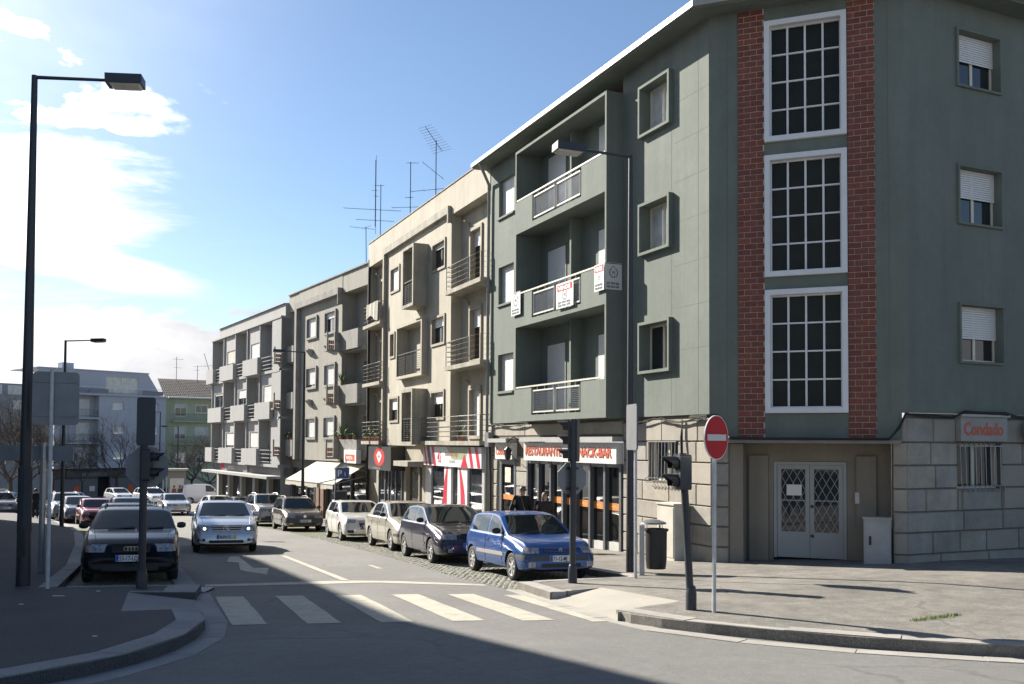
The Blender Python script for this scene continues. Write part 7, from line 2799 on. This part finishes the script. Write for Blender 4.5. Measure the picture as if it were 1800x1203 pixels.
# litter on the left pavement
for k, (x, y, l_) in enumerate(((-6.95, 14.05, .17), (-6.6, 14.75, .05), (-6.9, 13.0, .05), (-4.6, 10.2, .04))):
    m_ = MB()
    a = .1 * k
    z = zl(x, y) + .004
    m_.hexa([(x, y, z), (x + l_, y + .01, z), (x + l_, y + .05, z), (x, y + .04, z), (x, y, z + .008), (x + l_, y + .01, z + .012), (x + l_, y + .05, z + .008), (x, y + .04, z + .01)])
    tag(m_.build('litter_scrap', mat('paper_scrap', (0.5, 0.5, 0.48), 0.8)), ['white paper strip lying on the left pavement behind the ramp', 'tiny paper scrap near the left signal post', 'tiny paper scrap on the dark left pavement', 'small pale scrap near the left kerb nose'][k], 'litter')

# ================================================================ balcony plants
def plant(label, c, kind, h, seed, pot=(.10, .16), group='balcony plants'):
    r = random.Random(seed)
    x, y, z = c
    t = thing('potted_plant', c, label, 'plant', group)
    MB().revolve([(0, 0), (pot[0] * .75, 0), (pot[0], pot[1]), (pot[0] * .88, pot[1]), (0, pot[1] * .85)], 9, c).build('pot', M_terracotta, t)
    lf = MB()
    for k in range(26 if kind else 46):
        a = r.uniform(0, 6.28)
        if kind:      # spiky
            l_ = h * r.uniform(.6, 1)
            e = r.uniform(.35, 1.25)
            b0 = Vector((x, y, z + pot[1]))
            tip = b0 + Vector((cos(a) * cos(e), sin(a) * cos(e), sin(e))) * l_
            s_ = Vector((-sin(a), cos(a), 0)) * .022
            md = b0.lerp(tip, .5) + Vector((0, 0, .03))
            lf.add([b0 - s_, b0 + s_, md + s_, md - s_, tip], [(0, 1, 2, 3), (3, 2, 4)])
        else:
            p = Vector((x + r.gauss(0, .11), y + r.gauss(0, .11), z + pot[1] + abs(r.gauss(0, h * .45))))
            s1 = Vector((r.uniform(-1, 1), r.uniform(-1, 1), r.uniform(-.4, 1))).normalized() * .06
            s2 = Vector((r.uniform(-1, 1), r.uniform(-1, 1), r.uniform(-.4, 1))).normalized() * .045
            lf.add([p - s1, p - s2, p + s1, p + s2], [(0, 1, 2, 3)])
    lf.build('leaves', M_leaf, t)


for k in range(6):
    x_ = lerp(-15.6, -13.0, k / 5)
    plant(['leafy plant at the left end of the lowest left cream balcony', 'second leafy plant along the lowest left cream balcony', 'third leafy plant along the lowest left cream balcony', 'fourth leafy plant along the lowest left cream balcony', 'fifth leafy plant along the lowest left cream balcony', 'leafy plant at the right end of the lowest left cream balcony'][k], F1(x_, -.18, 1.83), k % 2, .45, 20 + k, (.13, .17))
plant('yellow green spiky plant on the lowest right cream balcony', F1(-2.5, -.12, 1.83), 1, .5, 41, (.12, .2))
plant('climbing plant in the lowest cream oriel', F1(-7.2, -.5, 1.80), 0, .9, 42)
plant('spiky plant above the middle grey balcony', F3(9.3, -.05, 4.80), 1, .9, 43)
plant('tall spiky plant above the lowest grey balcony', F3(9.5, -.05, 1.90), 1, 1.2, 44)
for k in range(4):
    plant(['trailing plant at the left on the lowest grey balcony wall', 'second trailing plant on the lowest grey balcony wall', 'third trailing plant on the lowest grey balcony wall', 'trailing plant at the right on the lowest grey balcony wall'][k], F3(9.0 + k * .8 - .3, -.05, 1.90), 0, .35, 50 + k)
plant('flowering plant on the lowest balcony beside the pale building', F3(.3, -.05, 1.90), 0, .3, 60)
plant('small leafy plant on the lowest balcony beside the pale building', F3(.9, -.05, 1.90), 0, .3, 61)
# ================================================================ bare trees
M_bark = mat('bark', (0.055, 0.045, 0.036), 0.9, var=0.25, scale=4, bump=0.4, bscale=20)
M_twig = mat('twigs', (0.062, 0.053, 0.046), 0.9, var=0.3, scale=1.5)


def bare_tree(label, base, h, spread, seed, lean=0.0, levels=5, trunk_h=0.28, r0=.13, n1=6, z=None):
    r = random.Random(seed)
    x, y = base
    z0 = g(y) if z is None else z
    t = thing('bare_tree', (x, y, z0), label, 'tree', 'leafless street trees')
    tk = MB()
    top = Vector((x + lean, y, z0 + h * trunk_h))
    tk.tube([(x, y, z0 - .1), (x + lean * .4, y + .05, z0 + h * trunk_h * .5), top], [r0 * 1.25, r0, r0 * .85], 8)
    tk.build('trunk', M_bark, t, smooth=50)
    br = MB()

    def grow(p, d, l, rad, lev):
        segs = 3
        pts = [p]
        q = p.copy()
        dd = d.copy()
        for s_ in range(segs):
            dd = (dd + Vector((r.uniform(-.22, .22), r.uniform(-.22, .22), r.uniform(-.10, .22)))).normalized()
            q = q + dd * l / segs
            pts.append(q.copy())
        br.tube(pts, [rad, rad * .85, rad * .7, rad * .5], 5 if lev < 2 else 3, caps=False)
        if lev >= levels:
            return
        n = r.choice((3, 4)) if lev > 0 else 4
        for k in range(n):
            tt = r.uniform(.35, 1.0)
            i = min(segs - 1, int(tt * segs))
            bp = pts[i].lerp(pts[i + 1], tt * segs - i)
            ax = dd.cross(Vector((r.uniform(-1, 1), r.uniform(-1, 1), r.uniform(-1, 1)))).normalized()
            nd = (dd * cos(.65) + ax * sin(.65) * r.uniform(.7, 1.2)).normalized()
            nd.z += .12
            grow(bp, nd.normalized(), l * r.uniform(.55, .78), rad * .52, lev + 1)
    for k in range(n1):
        a = 2 * pi * k / n1 + r.uniform(-.4, .4)
        e = r.uniform(.55, 1.15)
        d = Vector((cos(a) * cos(e) * spread, sin(a) * cos(e) * spread, sin(e))).normalized()
        grow(top - Vector((0, 0, r.uniform(0, h * .06))), d, h * .36, r0 * .5, 0)
    br.build('crown', M_twig, t)


bare_tree('dark bare tree at the left edge of the lit pavement', (-32.3, 60.8), 7.6, 1.0, 4, lean=.35, r0=.17)
bare_tree('bare tree before the middle of the pale blue block', (-41.5, 97.0), 8.4, 1.1, 9, r0=.15)
bare_tree('slim bare tree left of the middle tree before the blue block', (-46.5, 100.0), 6.4, .8, 10, levels=4, r0=.08)
bare_tree('wide bare tree before the lime green house', (-35.0, 101.0), 7.6, 1.5, 12, r0=.13)
bare_tree('bare tree with brown twigs beside the pale building', (-31.0, 95.0), 7.2, 1.4, 15, r0=.13)
bare_tree('tall bare tree behind the direction board at the left edge', (-38.0, 70.0), 8.6, 1.1, 18, r0=.17)

# ================================================================ people
M_skin = mat('skin', (0.50, 0.30, 0.22), 0.6, var=0.05)
M_hairdark = mat('hair_dark', (0.025, 0.017, 0.012), 0.6, var=0.2, scale=30)
M_hairbrown = mat('hair_brown', (0.07, 0.035, 0.02), 0.6, var=0.25, scale=30)


def skin_mesh(name, verts, edges, radii, m, parent, sub=2, root=0):
    me = bpy.data.meshes.new(name)
    me.from_pydata([tuple(v) for v in verts], edges, [])
    o = bpy.data.objects.new(name, me)
    COL.objects.link(o)
    md = o.modifiers.new('skin', 'SKIN')
    md.use_smooth_shade = True
    sv = me.skin_vertices[0].data
    for i, r_ in enumerate(radii):
        sv[i].radius = r_ if isinstance(r_, tuple) else (r_, r_)
        sv[i].use_root = (i == root)
    ss = o.modifiers.new('sub', 'SUBSURF')
    ss.levels = sub
    ss.render_levels = sub
    dg_ = bpy.context.evaluated_depsgraph_get()
    me2 = bpy.data.meshes.new_from_object(o.evaluated_get(dg_))
    me2.name = name
    me2.materials.clear()
    me2.materials.append(m)
    o.modifiers.clear()
    o.data = me2
    bpy.data.meshes.remove(me)
    me2.polygons.foreach_set('use_smooth', [True] * len(me2.polygons))
    me2.polygons.foreach_set('material_index', [0] * len(me2.polygons))
    o.parent = parent
    return o


def person(label, x, y, z, heading, h, coat, trousers, hair, long_hair=False, step=.30, arm=(.25, -.2), glasses=False, coat_len=.44, collar=None):
    """walking figure; local +x is forward"""
    t = thing('person', (x, y, z), label, 'person')
    t.rotation_euler = (0, 0, radians(90 - heading))
    k = h / 1.76
    V = lambda a, b, c: Vector((a, b, c)) * k
    s_ = step
    # skeleton shared by body and clothes
    pel, wai, che, nec, hea = V(0, 0, .93), V(.0, 0, 1.08), V(.01, 0, 1.30), V(.02, 0, 1.47), V(.045, 0, 1.60)
    crown = V(.035, 0, 1.70)
    shL, shR = V(.0, .185, 1.40), V(.0, -.185, 1.40)
    elL, elR = V(arm[0] * .35 - .05, .235, 1.13), V(arm[1] * .35 - .05, -.235, 1.13)
    haL, haR = V(arm[0], .23, .90), V(arm[1], -.23, .90)
    hipL, hipR = V(0, .085, .89), V(0, -.085, .89)
    knL, knR = V(s_ * .55 + .03, .095, .50), V(-s_ * .25 + .05, -.095, .50)
    anL, anR = V(s_ * .9, .10, .08), V(-s_ * .95, -.10, .12)
    toL, toR = V(s_ * .9 + .17, .115, .03), V(-s_ * .95 + .15, -.115, .03)
    verts = [pel, wai, che, nec, hea, crown, shL, elL, haL, shR, elR, haR, hipL, knL, anL, toL, hipR, knR, anR, toR]
    edges = [(0, 1), (1, 2), (2, 3), (3, 4), (4, 5), (2, 6), (6, 7), (7, 8), (2, 9), (9, 10), (10, 11), (0, 12), (12, 13), (13, 14), (14, 15), (0, 16), (16, 17), (17, 18), (18, 19)]
    R = [.115, .105, .115, .055, .088, .06, .058, .042, .026, .058, .042, .026, .078, .055, .038, .035, .078, .055, .038, .035]
    body = skin_mesh('body', verts, edges, [r_ * k for r_ in R], M_skin, t)
    # coat
    hem = V(0, 0, .93 - coat_len * .35)
    cv = [hem, wai, che, V(.015, 0, 1.435), shL, elL, lerp(elL, haL, .85), shR, elR, lerp(elR, haR, .85)]
    ce = [(0, 1), (1, 2), (2, 3), (2, 4), (4, 5), (5, 6), (2, 7), (7, 8), (8, 9)]
    cr = [(.175, .15), (.165, .14), (.18, .15), .09, .098, .076, .056, .098, .076, .056]
    skin_mesh('coat', cv, ce, [(r_[0] * k, r_[1] * k) if isinstance(r_, tuple) else r_ * k for r_ in cr], coat, t)
    tv = [pel, hipL, knL, lerp(knL, anL, .95), hipR, knR, lerp(knR, anR, .95)]
    te = [(0, 1), (1, 2), (2, 3), (0, 4), (4, 5), (5, 6)]
    skin_mesh('trousers', tv, te, [r_ * k for r_ in (.13, .10, .072, .062, .10, .072, .062)], trousers, t)
    for an, to in ((anL, toL), (anR, toR)):
        skin_mesh('shoe', [an - V(.05, 0, .03), lerp(an, to, .5) - V(0, 0, .015), to], [(0, 1), (1, 2)], [.05 * k, .05 * k, .04 * k], M_black, t, 1)
    # five fingers per hand
    for ha, el, sg in ((haL, elL, 1), (haR, elR, -1)):
        d = (ha - el).normalized()
        sd = Vector((1, 0, 0)) - d * d.x
        sd.normalize()
        for f_ in range(4):
            b0 = ha + d * .035 * k + sd * (f_ - 1.5) * .019 * k
            l_ = (.062, .07, .066, .052)[f_] * k
            skin_mesh('finger', [b0, b0 + d * l_ * .5, b0 + d * l_ * .9 + Vector((.012, -sg * .012, 0)) * k], [(0, 1), (1, 2)], [.0095 * k, .009 * k, .0075 * k], M_skin, body, 1)
        b0 = ha + sd * .02 * k
        skin_mesh('thumb', [b0, b0 + sd * .03 * k + d * .02 * k, b0 + sd * .035 * k + d * .05 * k], [(0, 1), (1, 2)], [.011 * k, .010 * k, .008 * k], M_skin, body, 1)
    # face
    fm = MB()
    hc = hea + V(.0, 0, .01)
    fm.extr([hc + V(.080, -.013, -.03), hc + V(.080, .013, -.03), hc + V(.082, 0, .02)], V(.028, 0, -.006))
    fm.build('nose', M_skin, body, abs_=False, fix=True)
    for sg in (1, -1):
        ear = MB()
        ear.revolve([(0, .0), (.022 * k, .004), (.026 * k, .010), (0, .016)], 8, hc + V(-.005, sg * .083 - .008, -.005), 'y')
        ear.build('ear', M_skin, body, abs_=False)
        ey = MB()
        ey.revolve([(0, .006), (.013 * k, .002), (.013 * k, 0)], 8, hc + V(.081, sg * .032, .014), 'x')
        ey.build('eye', M_black, body, abs_=False)
    mo = MB().box(*(hc + V(.078, -.024, -.062)), *(hc + V(.086, .024, -.052)))
    mo.build('mouth', mat('lips', (0.30, 0.10, 0.08), 0.6), body, abs_=False)
    if glasses:
        gm_ = MB()
        for sg in (1, -1):
            a = hc + V(.088, sg * .033, .014)
            gm_.box(a.x - .004, a.y - .027 * k, a.z - .019 * k, a.x + .004, a.y + .027 * k, a.z + .018 * k)
            gm_.bar(hc + V(.088, sg * .058, .018), hc + V(.0, sg * .086, .018), .006)
        gm_.bar(hc + V(.09, -.01, .018), hc + V(.09, .01, .018), .006)
        go = gm_.build('sunglasses', M_black, t, abs_=False)
    # hair: a cap over the back and top of the skull, longer for long hair
    hm = MB()
    nu, nv = 14, 9
    hcap = hea + V(-.012, 0, .012)
    for i in range(nv + 1):
        ph = lerp(0, 1.9 if not long_hair else 2.2, i / nv)
        for j in range(nu):
            th = 2 * pi * j / nu
            front_ = max(0, cos(th))
            p_ = min(ph, lerp(3, .85, front_ ** .6))
            rr = .101 + .006 * sin(j * 3.1 + i * 1.7)
            q = Vector((rr * sin(p_) * cos(th), rr * .9 * sin(p_) * sin(th), rr * 1.1 * cos(p_))) * k
            if long_hair and i > nv - 4 and front_ < .3:
                q.z -= .045 * (i - nv + 4) * k
                q.x -= .005
            hm.v.append(tuple(hcap + q))
    for i in range(nv):
        for j in range(nu):
            hm.f.append((i * nu + j, (i + 1) * nu + j, (i + 1) * nu + (j + 1) % nu, i * nu + (j + 1) % nu))
            hm.m.append(0)
    hm.build('hair', hair, t, abs_=False, smooth=60, fix=True)
    if collar:
        skin_mesh('collar', [V(.0, 0, 1.41), V(.02, 0, 1.485)], [(0, 1)], [.085 * k, .085 * k], collar, t, 1)
    return t


M_coatblack = mat('black_jacket', (0.012, 0.012, 0.014), 0.75, var=0.2, scale=9, bump=0.3, bscale=14)
M_coatbrown = mat('dark_brown_jacket', (0.030, 0.024, 0.020), 0.8, var=0.2, scale=9, bump=0.3, bscale=14)
M_jean = mat('dark_jeans', (0.025, 0.03, 0.045), 0.85, var=0.15, scale=12)
p_ = (0.28, 24.8)
person('man in a black jacket and sunglasses walking past the restaurant', p_[0], p_[1], zp(p_[0], p_[1]), 150, 1.80, M_coatblack, M_jean, M_hairdark, glasses=True, collar=M_coatblack)
p_ = (0.87, 24.5)
person('woman with brown hair in a dark brown jacket walking beside the man', p_[0], p_[1], zp(p_[0], p_[1]), 158, 1.62, M_coatbrown, M_jean, M_hairbrown, long_hair=True, collar=mat('brown_scarf', (0.06, 0.035, 0.025), 0.9))
person('person in a long dark coat standing on the left pavement', -25.75, 50.0, zl(0, 50.0), 330, 1.72, M_coatblack, M_jean, M_hairdark, step=.06, arm=(.06, .02), coat_len=1.2)
p_ = F3(4.4, -.55, 0)
person('dark dressed person standing at the shop door under the grey building', p_[0], p_[1], zp(p_[0], p_[1]), 200, 1.75, M_coatblack, M_jean, M_hairdark, step=.05, arm=(.05, .05), coat_len=.8)
